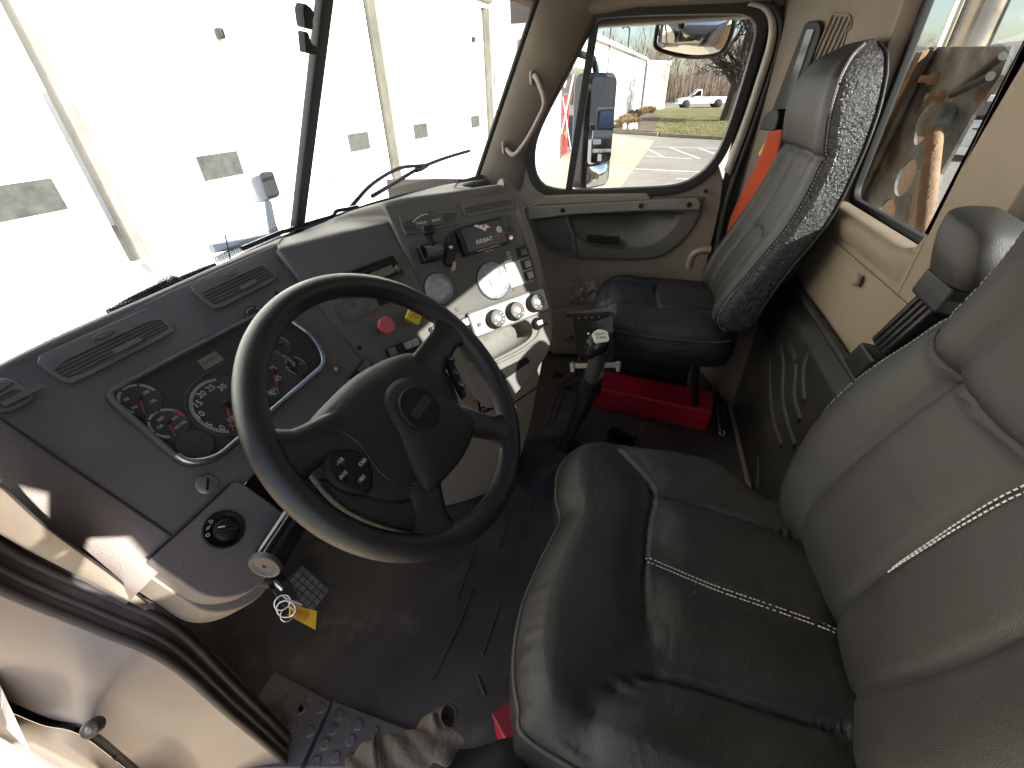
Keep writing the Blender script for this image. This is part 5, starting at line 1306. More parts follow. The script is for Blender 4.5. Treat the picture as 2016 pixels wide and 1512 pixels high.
MB().tube([neck.lerp(base,.35)+V((0,.035,0)), neck.lerp(base,.35)-V((0,.035,0))], .022, 12).build('pole_clamp', M_black, mt)
for q in ((1093,736),(1112,762)):
    c_ = on(*q, 0, 1.44); MB().lathe(plane_n(c_, V((-.6,.3,.5)).normalized()), [(.008,-.05),(.008,0),(.015,.002),(.017,.012),(.012,.016)], 8).build('clamp_knob', M_black, mt)
# red tool box
a_, b_ = V((1.716,.10,.003)), V((1.642,-.41,.003))
PT_ = Plane(a_, b_-a_, (0,0,1)); TL = (b_-a_).length
# PT_.n points to the box's open side; flip so the box lies away from the driver
sgn = -1 if PT_.n.x < 0 else 1
tb_ = empty('tool_box', (a_+b_)/2, 'long red steel tool box on the floor under the passenger seat edge', 'tool box')
MB().pbox(PT_, 0, TL, 0, .072, sgn*0, sgn*.155).build('box_body', M_redbox, tb_, bevel=.004)
MB().pbox(PT_, -.003, TL+.003, .073, .112, sgn*-.003, sgn*.158).build('box_lid', M_redbox, tb_, bevel=.006)
for t in (.22, .62): MB().pbox(PT_, TL*t-.018, TL*t+.018, .05, .092, sgn*-.008, sgn*-.0032).build('hasp', M_redbox, tb_, bevel=.0015)

# cup holder
CH = Plane((1.385,-.045,.035), (1,0,0), (0,1,0))
ch = empty('cup_holder', CH.o, 'black floor cup holder with an open slot beside the driver seat', 'cup holder')
MB().lathe(CH, [(.043,.006),(.046,.088),(.052,.092),(.056,.088),(.054,.0)], 40, cap=False, a0=-150, a1=160).build('cup_ring', M_black, ch)
MB().prism(CH, rrect(-.075,.06,-.06,.07,.02), .0, .006).build('holder_base', M_black, ch, bevel=.002)
MB().prism(CH, rpoly([(-.09,-.075),(-.05,-.075),(-.046,.045),(-.09,.06)], .012), .0, .085).build('holder_arm', M_black, ch, bevel=.004)
# coil strut on the floor
s0, s1 = on(1409,762,2,.10), on(1421,848,2,.06)
stt = empty('gas_strut', s1, 'small coil sprung strut on the floor behind the red tool box', 'strut')
d = (s1-s0); ax_ = d.normalized(); n1 = ax_.cross(V((0,0,1))).normalized(); n2 = ax_.cross(n1)
MB().tube([s0+d*(i/160)+n1*.011*math.cos(i*.55)+n2*.011*math.sin(i*.55) for i in range(161)], .0028, 6).build('coil', mat('dark spring steel', (.08,.07,.06), .35, .8), stt)
MB().tube([s0, s1], .005, 8).build('rod', M_gloss, stt)
loop(s1+ax_*.012, .010, V((-.6,-.2,.7)).normalized(), M_steel, stt, 'end_eye', .003)
MB().tube([s0, s0-ax_*.02], .009, 8).build('end_cup', M_steel, stt)
# wrappers in the door pocket
wrp = MB(); rows = []
for i in range(9):
    rows.append([on(1120+7*i, 555+5*j+random.uniform(-3,3), 0, 2.10+random.uniform(-.012,.012)) for j in range(9)])
wrp = wrp.grid(rows, smooth=False).build('paper_wrapper', M_foil, None, solid=.001); tag(wrp, 'crumpled grey and pink wrapper stuffed in the passenger door pocket', 'wrapper')
# red box under the driver seat
rbx = empty('red_case', (.36,.12,.0), 'red plastic case tucked under the front corner of the driver seat', 'case')
PR = Plane((.372,.115,.01), (.75,-.66,0), (.66,.75,0))
MB().prism(PR, rrect(-.05,.09,-.075,.035,.006), 0, .105).build('case_body', mat('red plastic case', (.50,.01,.04), .35), rbx, bevel=.004)
MB().prism(PR, rrect(-.052,.092,-.077,.037,.006), .106, .125).build('case_lid', mat('dark red lid', (.22,.02,.03), .4), rbx, bevel=.004)

# ================================================================== CANVAS SLEEVE AT THE DOOR EDGE
cvs = empty('canvas_sleeve', (.2,.22,.40), 'worn brown canvas sleeve with frayed cuff and black lining at the bottom edge', 'sleeve')
c0, c1 = on(690,1545,2,.44), on(893,1432,2,.45)
axs = (c1-c0); LL = axs.length; axs.normalize(); sn = axs.cross(V((0,0,1))).normalized(); un = sn.cross(axs)
rows = []
for i in range(60):
    t = i/59; r = []
    for k in range(56):
        a = 2*math.pi*k/56
        rad = .0215+.0045*math.sin(t*9+a*2)+.0025*math.sin(t*31+a*3)+.008*math.exp(-((t-.86)/.05)**2)*(.6+.4*math.sin(a*4))+.006*math.exp(-((t-.30)/.04)**2)
        rad *= (1+.30*(1-t))
        cut = .012*math.sin(a*2+.7)*sstep(.8, 1, t)
        r.append(c0+axs*(LL*t+cut)+sn*rad*1.15*math.cos(a)+un*rad*.85*math.sin(a))
    rows.append(r)
MB().grid(rows, closed=True).build('sleeve_body', M_cloth, cvs, solid=.002)
def hem(t, m, r_=.0022, nm='hem_cord'):
    row = rows[min(59, int(t*59))]; MB().tube(row+[row[0]], r_, 6).build(nm, m, cvs)
hem(.985, mat('pale hem', (.22,.17,.11), .9), .0016); hem(.30, M_clothd, .004, 'dark_band')
MB().tube(smooth_path([rows[48][50], rows[52][49]+un*.006, rows[50][45]+un*.01, rows[44][44]+un*.01, rows[36][47]+un*.008, rows[30][44]+un*.006], 5), .0026, 6).build('hem_cord', mat('pale hem', (.22,.17,.11), .9), cvs)
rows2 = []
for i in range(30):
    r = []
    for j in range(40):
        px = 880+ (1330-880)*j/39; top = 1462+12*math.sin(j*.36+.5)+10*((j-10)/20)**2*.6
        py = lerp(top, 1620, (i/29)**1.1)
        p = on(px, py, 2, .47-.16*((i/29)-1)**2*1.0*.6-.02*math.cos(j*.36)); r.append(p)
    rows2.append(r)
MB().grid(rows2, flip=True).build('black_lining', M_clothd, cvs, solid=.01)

# ================================================================== DRIVER DOOR OPENING
S_ = [(-90,1110,.120),(0,1160,.130),(100,1203,.140),(200,1243,.148),(330,1302,.158),(450,1405,.168),(560,1500,.185),(660,1600,.21)]
seal = smooth_path([on(x, y, 0, d_) for x, y, d_ in S_], 6)
do = empty('door_opening', (.1,.6,.3), 'open driver doorway with black rubber seal and dusty painted jamb', 'doorway')
lt_ = smooth_path([V((*q, 0)) for q in ((-.183,.012),(-.188,-.02),(-.182,-.06),(-.163,-.105),(-.142,-.135),(-.105,-.150),(-.088,-.12),(-.12,-.095),(-.15,-.05),(-.165,-.015))], 5, closed=True)
dome(WP, lt_, (-.148,-.085), .006, -.004, 8).build('spoke_trim', M_hub, sw_)
MB().tube(seal, .006, 10).build('door_seal', M_sealb, do)
MB().grid([[p+V((-.004,-.002,-.003)) for p in seal], [p+V((.016,.008,.004)) for p in seal], [p+V((.032,.018,.016)) for p in seal], [p+V((.050,.026,.024)) for p in seal]], flip=True).build('seal_base', M_sealb, do)
for k_, r_ in ((.017, .0045), (.036, .006)): MB().tube([p+V((k_,k_*.5,k_*.42)) for p in seal], r_, 8).build('seal_lip', M_sealb, do)
I_ = [(-90,900,.10),(0,950,.150),(100,1040,.160),(225,1132,.185),(330,1215,.215),(430,1290,.27),(520,1385,.27),(600,1500,.24)]
inn_ = smooth_path([on(x, y, 0, d_) for x, y, d_ in I_], 6)
rows = [[a.lerp(b, k/8)+V((-.012,-.004,.008))*math.sin(k/8*math.pi) for k in range(9)] for a, b in zip([p+V((.046,.024,.022)) for p in seal], inn_)]
MB().grid(rows).build('kick_trim', M_beige, do)
MB().tube([p+V((-.002,-.002,.001)) for p in inn_], .0014, 6).build('trim_seam', M_seal, do)
J_ = [(-90,1330,.060),(0,1372,.066),(100,1415,.070),(175,1432,.072),(250,1490,.075),(330,1560,.082),(420,1630,.09),(500,1700,.10)]
jam = smooth_path([on(x, y, 0, d_) for x, y, d_ in J_], 6)
rows = [[a.lerp(b, k/10)+V((-.006,-.002,.001))*math.sin(min(1, k/10*1.6)*math.pi) for k in range(11)] for a, b in zip([p+V((.0,.0,-.001)) for p in seal], jam)]
MB().grid(rows).build('jamb_skin', M_paint, do)
MB().grid([[p, p+V((.004,.02,-.03)), p+V((-.004,.04,-.03)), p+V((-.0095,.014,-.006))] for p in jam]).build('jamb_return', M_seal, do)
ded = [p+V((-.010,.012,-.004)) for p in jam]
MB().grid([[p, p+V((-.012,.02,-.035)), p+V((-.016,.06,-.16)), p+V((-.016,.10,-.40))] for p in ded]).build('door_edge', M_paint, do)
pv = on(180,1434,0,.066); ar = on(118,1530,0,.052)
ck_ = MB().tube([pv, ar], .0065, 8).build('check_strap', mat('dark greased steel', (.06,.055,.05), .4, .6), do)
Pv = plane_n(pv, V((-.45,-.45,.75)).normalized())
MB().lathe(Pv, [(.011,-.012),(.011,.004),(.0095,.006),(.0001,.006)], 22, cap=False).build('strap_pivot', mat('galvanised pivot', (.07,.065,.06), .45, .7, vary=(60,.3)), do)
MB().lathe(Pv, [(.005,.006),(.004,.008),(.0001,.008)], 14, cap=False).build('pivot_pin', mat('dull pin', (.2,.19,.18), .5, .6), do)
lt = on(222,1500,0,.064); MB().tube([lt+V((.006,0,.004)), lt+V((-.002,-.008,.006)), lt+V((-.008,-.002,0))], .004, 8).build('latch_loop', M_steel, do)
# ================================================================== OUTSIDE: GROUND
GZ = -1.2
def gp(px, py, z=GZ): return on(px, py, 2, z)
struct('ground', MB().add([(-250,-300,GZ),(420,-300,GZ),(420,300,GZ),(-250,300,GZ)], [(0,1,2,3)]), M_asph)
def sheet(name, pts, z, m, parent=None):
    mb = MB(); mb.add([(p.x, p.y, z) for p in pts], [tuple(range(len(pts)))])
    o = mb.build(name, m, parent, kind=None if parent else 'structure')
    if o.data.polygons[0].normal.z < 0: o.data.flip_normals()
    return o
GA = R(-4.38); WD = V((math.cos(GA), math.sin(GA), 0)); WN = V((math.sin(GA), -math.cos(GA), 0))    # along the wall, out of the wall
W0 = V((18, 3.68, GZ))
def wl(s, out=0, z=0): return W0+WD*s+WN*out+V((0,0,z-GZ))
b1, b2 = gp(1289,277), gp(1222,368)
apron = sheet('concrete_apron', [wl(-40,0), wl(-40,7), V((6,-1.0,0)), b2, b1, gp(1200,264), wl(14,0)], GZ+.004, M_conc)
marks = empty('parking_markings', (gp(1330,305).x, gp(1330,305).y, GZ+.008), 'worn white parking bay lines on the asphalt beyond the side window', 'road marking')
for a, b in (((1278,295),(1309,311)), ((1317,290),(1378,313)), ((1373,291),(1407,303)), ((1286,289),(1417,293)), ((1270,308),(1363,313)), ((1250,333),(1378,339)), ((1330,352),(1420,356))):
    p, q = gp(*a), gp(*b); d = (q-p).normalized(); n = V((-d.y, d.x, 0))*.055
    MB().add([(p+n).xyz+V((0,0,.008)), (p-n)+V((0,0,.008)), (q-n)+V((0,0,.008)), (q+n)+V((0,0,.008))], [(0,1,2,3)]).build('line', M_line, marks)
k0, k1, k2, k3 = gp(1196,262), gp(1293,268), gp(1297,269), gp(1445,277)
def kerb(a, b, name='kerb'):
    d = (b-a).normalized(); n = V((-d.y, d.x, 0))
    if n.x < 0: n = -n
    mb = MB(); P = Plane(a, d, V((0,0,1))); sg = 1 if P.n.dot(n) > 0 else -1; L = (b-a).length
    mb.pbox(P, 0, L, 0, .16, 0, sg*.18); return mb.build(name, M_kerb, None, bevel=.02, kind='structure')
kerb(k0, k1); kerb(k2, k3+ (k3-k2)*.35)
lawn = MB(); kd = (k3-k0); kn = V((1, .03, 0)).normalized(); rows = []
for i in range(15):
    r = []
    for j in range(31):
        p = k0+kd*(j/30*1.9-.02)+V((.16,0,0))+V((1,0,0))*(i/14)*34; r.append((p.x, p.y, GZ+.15+.25*math.sin(min(1, i/14*1.2)*math.pi/2)*0+.02*math.sin(i*1.7+j)*.6))
    rows.append(r)
lawn.grid(rows, flip=True); struct('lawn', lawn, M_grass)
tuft = MB(); rg = random.Random(3)
for i in range(5200):
    p = k0+kd*(rg.random()*1.5)+V((.2+rg.random()**1.5*18, 0, 0)); a = rg.random()*6.28; h = rg.uniform(.03,.10); w_ = rg.uniform(.01,.03)
    tuft.add([(p.x-w_*math.cos(a), p.y-w_*math.sin(a), GZ+.14), (p.x+w_*math.cos(a), p.y+w_*math.sin(a), GZ+.14), (p.x+rg.uniform(-.05,.05), p.y+rg.uniform(-.05,.05), GZ+.15+h)], [(0,1,2)])
tuft.build('grass', M_grass, kind='stuff')
sheet('mulch_bed', [k0+V((.2,.1,0)), k0+kd*.42+V((.3,0,0)), gp(1290,246), gp(1300,232), gp(1262,222), gp(1225,235)], GZ+.19, M_mulch)
# dry shrubs in the bed
def shrub(p, h, r, seed, label):
    rg = random.Random(seed); mb = MB()
    for i in range(150):
        a = rg.random()*6.28; t = rg.random()**.6; q = V((math.cos(a)*r*t, math.sin(a)*r*t, 0)); top = q*1.4+V((rg.uniform(-.1,.1), rg.uniform(-.1,.1), h*rg.uniform(.5,1)))
        n = V((rg.uniform(-1,1), rg.uniform(-1,1), .2)).normalized()*rg.uniform(.012,.03)
        mb.add([p+q*.5-n, p+q*.5+n, p+top], [(0,1,2)]); mb.add([p+top*.6-n*2, p+top*.6+n*2, p+top*.75+V((rg.uniform(-.15,.15),rg.uniform(-.15,.15),.1))], [(0,1,2)])
    t = empty('dry_shrub', p, label, 'shrub', 'dry shrubs along the white building')
    mb.build('foliage', M_shrub, t)
for i, (q, h) in enumerate((((1216,258),.7),((1226,250),.8),((1238,246),.7),((1248,240),.9),((1258,232),.8),((1268,228),.8),((1280,226),.7),((1244,252),.6))):
    shrub(gp(*q)+V((0,0,.16)), h, .55, i, ['dry brown shrub nearest the kerb in the mulch bed','dry brown shrub second from the kerb along the white wall','low dry shrub behind the white bags in the mulch bed','tall dry shrub halfway along the white building wall','dry brown shrub before the tan end bay, nearer of two','dry brown shrub at the foot of the tan end bay corner','small dry shrub under the middle of the tan end bay','low dry shrub at the lawn edge of the mulch bed'][i])
for q, which in (((1228,262),'leftmost and apart from the other three'),((1239,262),'second from the left'),((1244,261),'third from the left'),((1250,261),'rightmost, beside the lawn')):
    p = gp(*q)+V((.25,0,.15)); o = MB().lathe(Plane(p,(1,0,0),(0,1,0)), [(.09,0),(.12,.1),(.10,.28),(.05,.36),(.0001,.38)], 10, cap=False).build('white_bag', M_paper)
    tag(o, 'small white bag in the mulch bed, '+which, 'bag', 'white bags in the mulch bed')

# ================================================================== GARAGE BUILDING WITH ROLL-UP DOORS
gar = empty('garage_building', wl(-8), 'white steel garage building with tall roll up doors filling the windshield', 'building')
def wbox(s0, s1, z0, z1, o0, o1):
    P = Plane(wl(0, 0, 0), WD, V((0,0,1)))
    return MB().pbox(P, s0, s1, z0, z1, o0 if P.n.dot(WN) > 0 else -o0, o1 if P.n.dot(WN) > 0 else -o1)
def ribbed(name, s0, s1, z0, z1, out, m, parent, pitch=.30, depth=.035):
    rows = [[], []]; s = s0; prof = ((0,0),(.36,0),(.44,depth),(.62,depth),(.70,0))
    pts = []
    while s < s1:
        for f, d in prof: pts.append((min(s1, s+f*pitch), d))
        s += pitch
    pts.append((s1, 0))
    mb = MB(); mb.grid([[wl(a, out+d, z) for a, d in pts] for z in (z0, z1)], smooth=False); return mb.build(name, m, parent)
DZ = 2.86
jambs = (-19.6, -14.78, -9.96, -5.16)
ribbed('wall_panel', -5.12+.28, 2.15, GZ, 3.35, .06, M_wall, gar)
wbox(-26, 2.15, DZ, 6.2, -.1, .05).build('upper_wall', M_wall, gar)
for i in range(3):
    s0, s1 = jambs[i]+.12, jambs[i+1]-.12
    d_ = wbox(s0, s1, GZ+.02, DZ, -.10, -.04).build('garage_door', M_door, gar)
    for k in range(6):
        z = GZ+.02+(DZ-GZ)*(k+1)/7; wbox(s0, s1, z-.006, z+.006, -.0399, -.034).build('section_joint', mat('door joint grey', (.55,.55,.53), .6), d_)  # grey strips mark the joints between door sections
    wins = {0: (-15.43,), 1: (-13.51, -10.86), 2: (-8.83, -6.1)}[i]
    for s in wins:
        w_ = wbox(s-.30, s+.30, .485, .785, -.0395, -.026).build('door_window', mat('window frame grey', (.5,.5,.48), .6), d_)
        wbox(s-.275, s+.275, .51, .76, -.0258, -.0235).build('pane', M_pane, w_)
for s, z in ((-12.97,1.87),(-5.98,2.24)):
    wbox(s-.035, s+.035, z-.05, z+.05, -.04, .05).build('door_handle', M_black, gar, bevel=.02)
for s in (-12.55,):
    wbox(s-.18, s+.14, .15, .18, -.039, -.02).build('lift_handle', mat('brown rail', (.2,.13,.1), .6), gar)
wbox(-11.85, -11.6, .14, .17, -.039, -.02).build('lift_handle', MATS['brown rail'], gar)
for s in jambs:
    hw_ = .045 if s < -12 else (.10 if s < -6 else .16)
    wbox(s-hw_, s+hw_, GZ, DZ+.1, -.1, .03).build('door_jamb', mat('pale jamb', (.13,.125,.11), .6, vary=(4,.3)) if s < -12 else M_galv, gar, bevel=.01)
    if s > -12: wbox(s+hw_+.0005, s+hw_+.07, GZ, DZ, -.06, .045).build('guide_rail', mat('cream rail', (.55,.52,.42), .6), gar)
wbox(-26, -5.0, DZ+.1, DZ+.42, -.1, .13).build('door_header', M_galv, gar)
wbox(-3.2,-3.0,2.2,2.42,.1,.34).build('wall_lamp', M_galv, gar, bevel=.03)
wbox(-2.1, 2.2, 2.70, 2.84, .06, .22).build('eave_trim', mat('pale eave', (.6,.6,.57), .6), gar)
wbox(-26, 2.15, GZ, 6.2, -8.0, -7.8).build('rear_wall', M_wall, gar)
# recessed bay with the drinks machine
bay = empty('long_building', wl(22), 'long low white steel building with ribbed walls receding behind the side window', 'building')
wbox(2.15, 2.32, GZ, 2.0, -.05, .09).build('bay_post', M_galv, bay)
wbox(2.15, 6.6, 1.95, 3.2, -.05, .05).build('bay_header', M_wall, bay)
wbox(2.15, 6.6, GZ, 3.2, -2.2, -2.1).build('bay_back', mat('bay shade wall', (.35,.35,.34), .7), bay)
ribbed('wall_panel', 6.6, 33, GZ, 3.1, .05, M_wall, bay, .45, .05)
wbox(6.6, 33.4, 3.1, 3.28, -.3, .28).build('eave', mat('pale eave', (.6,.6,.57), .6), bay)
for k in range(8): wbox(7+k*3.2, 7.04+k*3.2, 3.28, 3.55, .1, .14).build('roof_stanchion', M_galv, bay)
for k, s in enumerate((13, 18, 24, 28)): wbox(s, s+1.1, -.2, .95, .07, .115).build('window', mat('pale office window', (.42,.44,.36), .3), bay)
wbox(9.0, 9.7, .9, 2.3, .09, .12).build('blue_sign', mat('pale blue sign', (.16,.5,.68), .5), bay)
e0, e1 = gp(1264,222), gp(1306,217)
sh_ = empty('end_bay', (e0+e1)/2, 'tan ribbed gable end projecting from the far end of the long white building', 'building')
dd = (e1-e0); dl = dd.length; dn = dd.normalized(); pn = V((1, .08, 0)).normalized()
def ribw(a, b, z0, z1, m, parent, n=10):
    pts = []
    for k in range(n):
        for f, o in ((0,0),(.45,0),(.55,.08),(.85,.08),(.95,0)): pts.append((a.lerp(b, (k+f)/n), o))
    pts.append((b, 0)); nn = V((-(b-a).y, (b-a).x, 0)).normalized(); nn = nn if nn.x < 0 else -nn
    return MB().grid([[V((p.x, p.y, z))+nn*o for p, o in pts] for z in (z0, z1)], smooth=False).build('wall_panel', m, parent)
ribw(e0, e1, GZ, 3.0, M_tanwall, sh_)
ribw(e1, e1+pn*9, GZ, 3.0, M_wall, sh_, 16)
ribw(e0, e0+pn*9, GZ, 3.0, M_wall, sh_, 16)
q = [e0-dn*.15-pn*.2, e1+dn*.25-pn*.2, e1+dn*.25+pn*9.2, e0-dn*.15+pn*9.2]
MB().add([V((p.x,p.y,3.0)) for p in q]+[V((p.x,p.y,3.3)) for p in q], [(0,1,2,3),(7,6,5,4),(0,4,5,1),(1,5,6,2),(2,6,7,3),(3,7,4,0)]).build('roof_edge', MATS['pale eave'], sh_)
# drinks machine
vm = empty('drinks_machine', wl(3.9,-1.1,GZ), 'red drinks machine in the open bay beside the white garage wall', 'vending machine')
wbox(3.05, 4.5, GZ+.01, 1.0, -1.0, -.16).build('cabinet', M_vend, vm, bevel=.03)
wbox(3.15, 4.4, GZ+.2, .95, -.1595, -.145).build('front_panel', M_vend, vm)
PV = Plane(wl(3.75, -.142, -.35), WD, V((0,0,1)))
bottle = [(-.10,-.55),(.10,-.55),(.12,-.3),(.09,-.1),(.11,.08),(.045,.32),(.045,.45),(-.045,.45),(-.045,.32),(-.11,.08),(-.09,-.1),(-.12,-.3)]
MB().prism(PV, bottle, 0, .01).build('bottle_print', mat('dark bottle print', (.10,.012,.01), .4), vm)
MB().prism(PV.sub(0,0,.002), [(-.1,-.12),(.1,-.12),(.11,.06),(-.11,.06)], .0085, .012).build('label_print', mat('orange label', (.6,.2,.05), .5), vm)
text(PV, 0, .80, .012, 'S', .42, M_white, vm)
text(PV, .36, .1, .012, 'SODA', .26, M_white, vm, rot=90)
br_ = empty('cross_brace', wl(3.6,-.2,GZ), 'white crossed steel bracing in front of the red drinks machine', 'brace')
for a, b in (((2.4, GZ+.1), (4.9, 1.7)), ((2.4, 1.7), (4.9, GZ+.1))): MB().tube([wl(a[0], -.12, a[1]), wl(b[0], -.12, b[1])], .035, 6).build('brace_bar', M_wall, br_)
wd_ = MB().lathe(Plane(wl(4.1,-.3,1.55), WD, V((0,0,1))), [(.30,-.02),(.30,.02),(.0001,.03)], 24, cap=False).build('round_sign', M_paper); tag(wd_, 'round white sign above the red drinks machine', 'sign')

# poles
def pole(px_base, px_top, dist_x, r, name, label, cat, hook=False):
    b = on(*px_base, 0, dist_x); t = on(*px_top, 0, dist_x); t.y = b.y
    o = empty(name, (b.x, b.y, GZ), label, cat)
    MB().tube([V((b.x,b.y,GZ)), V((b.x,b.y,t.z))], r, 8).build('pole', M_galv, o)
    if hook: MB().tube(smooth_path([V((b.x,b.y,t.z)), V((b.x,b.y+.05,t.z+.25)), V((b.x,b.y+.35,t.z+.35)), V((b.x,b.y+.6,t.z+.22))], 4), r*1.3, 8).build('lamp_head', M_galv, o)
pole((1235,110),(1241,62), 45, .06, 'lamp_post', 'grey lamp post with a hooked head rising above the white building', 'lamp post', True)
pole((1196,145),(1204,22), 30, .035, 'mast', 'thin tall mast standing in front of the white building roof', 'mast')

# ================================================================== VEHICLES
def pickup(name, loc, ang, paint, label, crew=True):
    o = empty(name, loc, label, 'pickup truck'); L0 = 5.6
    ca, sa = math.cos(ang), math.sin(ang); X = V((ca, sa, 0)); Y = V((-sa, ca, 0)); B = V(loc)
    def PS(y): return Plane(B+Y*y, X, V((0,0,1)))                     # side plane; n = X x Z = -Y
    S = PS(0)
    cab0 = -.75 if crew else .15                                      # rear of the cab
    body = [(-2.75,.55),(-2.78,1.08),(cab0-.05,1.12),(cab0,1.10),(1.25,1.14),(1.55,1.12),(2.55,.98),(2.78,.90),(2.80,.48),(2.35,.42),(-2.6,.42)]
    MB().prism(S, rpoly(body, .08, 3), -.95, .95).build('body', paint, o, bevel=.05, seg=2)
    gh_ = [(cab0,1.10),(cab0+.06,1.80),(cab0+.2,1.86),(.55,1.86),(.75,1.80),(1.45,1.12)]
    MB().prism(S, rpoly(gh_, .06, 3), -.80, .80).build('cab_roof', paint, o, bevel=.06, seg=2)
    side = [(cab0+.12,1.20),(cab0+.16,1.70),(.55,1.72),(.70,1.66),(1.18,1.20)]
    for y0, y1 in ((.801,.815),(-.815,-.801)):
        if crew:
            MB().prism(S, [side[0], side[1], (.02,1.71), (.02,1.20)], y0, y1).build('side_window', M_glassC, o); MB().prism(S, [(.12,1.20),(.12,1.71), side[2], side[3], side[4]], y0, y1).build('side_window', M_glassC, o)
        else: MB().prism(S, side, y0, y1).build('side_window', M_glassC, o)
    F0 = Plane(B+X*1.02+V((0,0,1.47)), Y, V((0,0,1))-X*1.0); F0.n = F0.n
    MB().add([B+X*1.40+Y*.74+V((0,0,1.18)), B+X*1.40-Y*.74+V((0,0,1.18)), B+X*.82-Y*.68+V((0,0,1.76)), B+X*.82+Y*.68+V((0,0,1.76))], [(0,1,2,3)]).build('windscreen', M_glassC, o)
    BPk = Plane(B+X*(-2.79)+V((0,0,0)), Y, V((0,0,1)))
    for s in (-1, 1):
        MB().prism(BPk, rrect(s*.86-.09, s*.86+.09, .68, 1.02, .02), -.02, .03).build('tail_light', mat('tail light red', (.5,.01,.01), .3), o)
        FPk = Plane(B+X*2.79, -Y, V((0,0,1)))
        MB().prism(FPk, rrect(s*.74-.16, s*.74+.16, .72, .90, .03), -.03, .03).build('headlight', mat('headlight glass', (.55,.57,.58), .15), o)
        for x in (1.85, -1.75):
            Wp = Plane(B+X*x+Y*s*.80+V((0,0,.39)), X*(-s), V((0,0,1)))
            wh = MB().lathe(Wp, [(.40,-.12),(.40,.12),(.36,.15),(.25,.15)], 22, cap=False).build('wheel', M_tyre, o)
            MB().lathe(Wp, [(.25,.148),(.22,.10),(.10,.13),(.0001,.13)], 18, cap=False).build('rim', mat('alloy rim', (.4,.4,.4), .35, .8), wh)
            MB().lathe(Plane(B+X*x+Y*s*.955+V((0,0,.40)), X*(-s), V((0,0,1))), [(.47,-.06),(.47,-.004),(.0001,-.003)], 22, cap=False).build('wheel_arch', M_tyre, o)
        MB().prism(S, rrect(1.02, 1.26, 1.14, 1.32, .04), (.84 if s > 0 else -1.06), (1.06 if s > 0 else -.84)).build('wing_mirror', M_black, o, bevel=.02)
        for x in ((cab0+.02, .08, 1.1) if crew else (.2, 1.1)):
            MB().pbox(S, x-.008, x+.008, .5, 1.08, s*.951, s*.953).build('door_gap', M_black, o)
        MB().pbox(S, .22, .40, .93, .97, s*.951, s*.975).build('door_handle', M_black, o)
    FPk = Plane(B+X*2.80, -Y, V((0,0,1)))
    gr = MB().prism(FPk, rrect(-.56,.56,.60,.92,.04), -.02, .02).build('grille', M_black, o)
    for k in range(3): MB().pbox(FPk, -.54,.54,.655+k*.09,.685+k*.09,.02,.035).build('grille_bar', M_chrome, gr)
    MB().prism(FPk, rrect(-.90,.90,.42,.58,.05), -.05, .07).build('front_bumper', M_chrome if paint is M_carb else paint, o, bevel=.03)
    MB().prism(BPk, rrect(-.88,.88,.42,.56,.04), -.05, .08).build('rear_bumper', M_chrome, o, bevel=.02)
    MB().pbox(S, -2.70, cab0-.1, 1.12, 1.135, -.80, .80).build('bed_cover', M_black, o)
    return o
fp = gp(1378, 212); pickup('pickup_truck', (fp.x, fp.y, GZ), R(97), M_carw, 'white single cab pickup parked beyond the lawn in front of the bare wood', crew=False)
rp = gp(1838, 312); pickup('pickup_truck', (20.9, -11.3, GZ), R(58), M_carw, 'white crew cab pickup seen through the rear window behind the rusty bracket', crew=True)
MIR = V((2.62,.24,1.06)); rdir = V((.30,-.95,0)).normalized(); rmir = V((.30,-.95,-.075)).normalized()
bp_ = MIR+rdir*20+V((.6,.2,0)); pickup('pickup_truck', (bp_.x, bp_.y, GZ), math.atan2(-rdir.y,-rdir.x), M_carb, 'black pickup seen reflected in the door mirror', crew=True)
gb = MIR+rdir*36; gbl = empty('grey_shed', (gb.x, gb.y, GZ), 'grey ribbed steel shed reflected in the door mirror', 'building')
tv = V((-rdir.y, rdir.x, 0))
P = Plane((gb.x, gb.y, GZ), -tv, V((0,0,1))); pts = []
for k in range(60):
    for f, o_ in ((0,0),(.5,0),(.6,.06),(.9,.06)): pts.append((-12+24*(k+f)/60, o_))
MB().grid([[P.p(u, z, o_) for u, o_ in pts] for z in (0, 5.0)], smooth=False).build('wall_panel', mat('grey cladding', (.27,.25,.22), .6), gbl)
MB().pbox(P, -12, 12, 5.0, 5.25, -8, .3).build('roof', mat('grey cladding', (.27,.25,.22), .6), gbl)

# ================================================================== TREES
def branches(mb, p, d, L, r, depth, rg, gn=4, spread=.6, rmin=.006):
    r = max(r, rmin)
    k = 4; pts = [p]; dd = d.copy()
    for i in range(k):
        dd = (dd+V((rg.uniform(-.16,.16), rg.uniform(-.16,.16), rg.uniform(-.04,.12)))).normalized(); pts.append(pts[-1]+dd*L/k)
    mb.tube(pts, [lerp(r, r*.55, i/k) for i in range(k+1)], max(3, gn), caps=False)
    if depth == 0: return
    for j in range(rg.choice((3,4,4)) if depth > 1 else 4):
        t = rg.uniform(.35, 1.0); i = min(k-1, int(t*k)); q = pts[i].lerp(pts[i+1], t*k-i)
        a = rg.uniform(0, 6.28); side = dd.cross(V((math.cos(a), math.sin(a), .3))).normalized()
        nd = (dd*rg.uniform(.45,.9)+side*rg.uniform(.4,1.0)*spread*1.5+V((0,0,.12))).normalized()
        branches(mb, q, nd, L*rg.uniform(.5,.78), r*lerp(.62,.38,t), depth-1, rg, gn-1, spread, rmin)
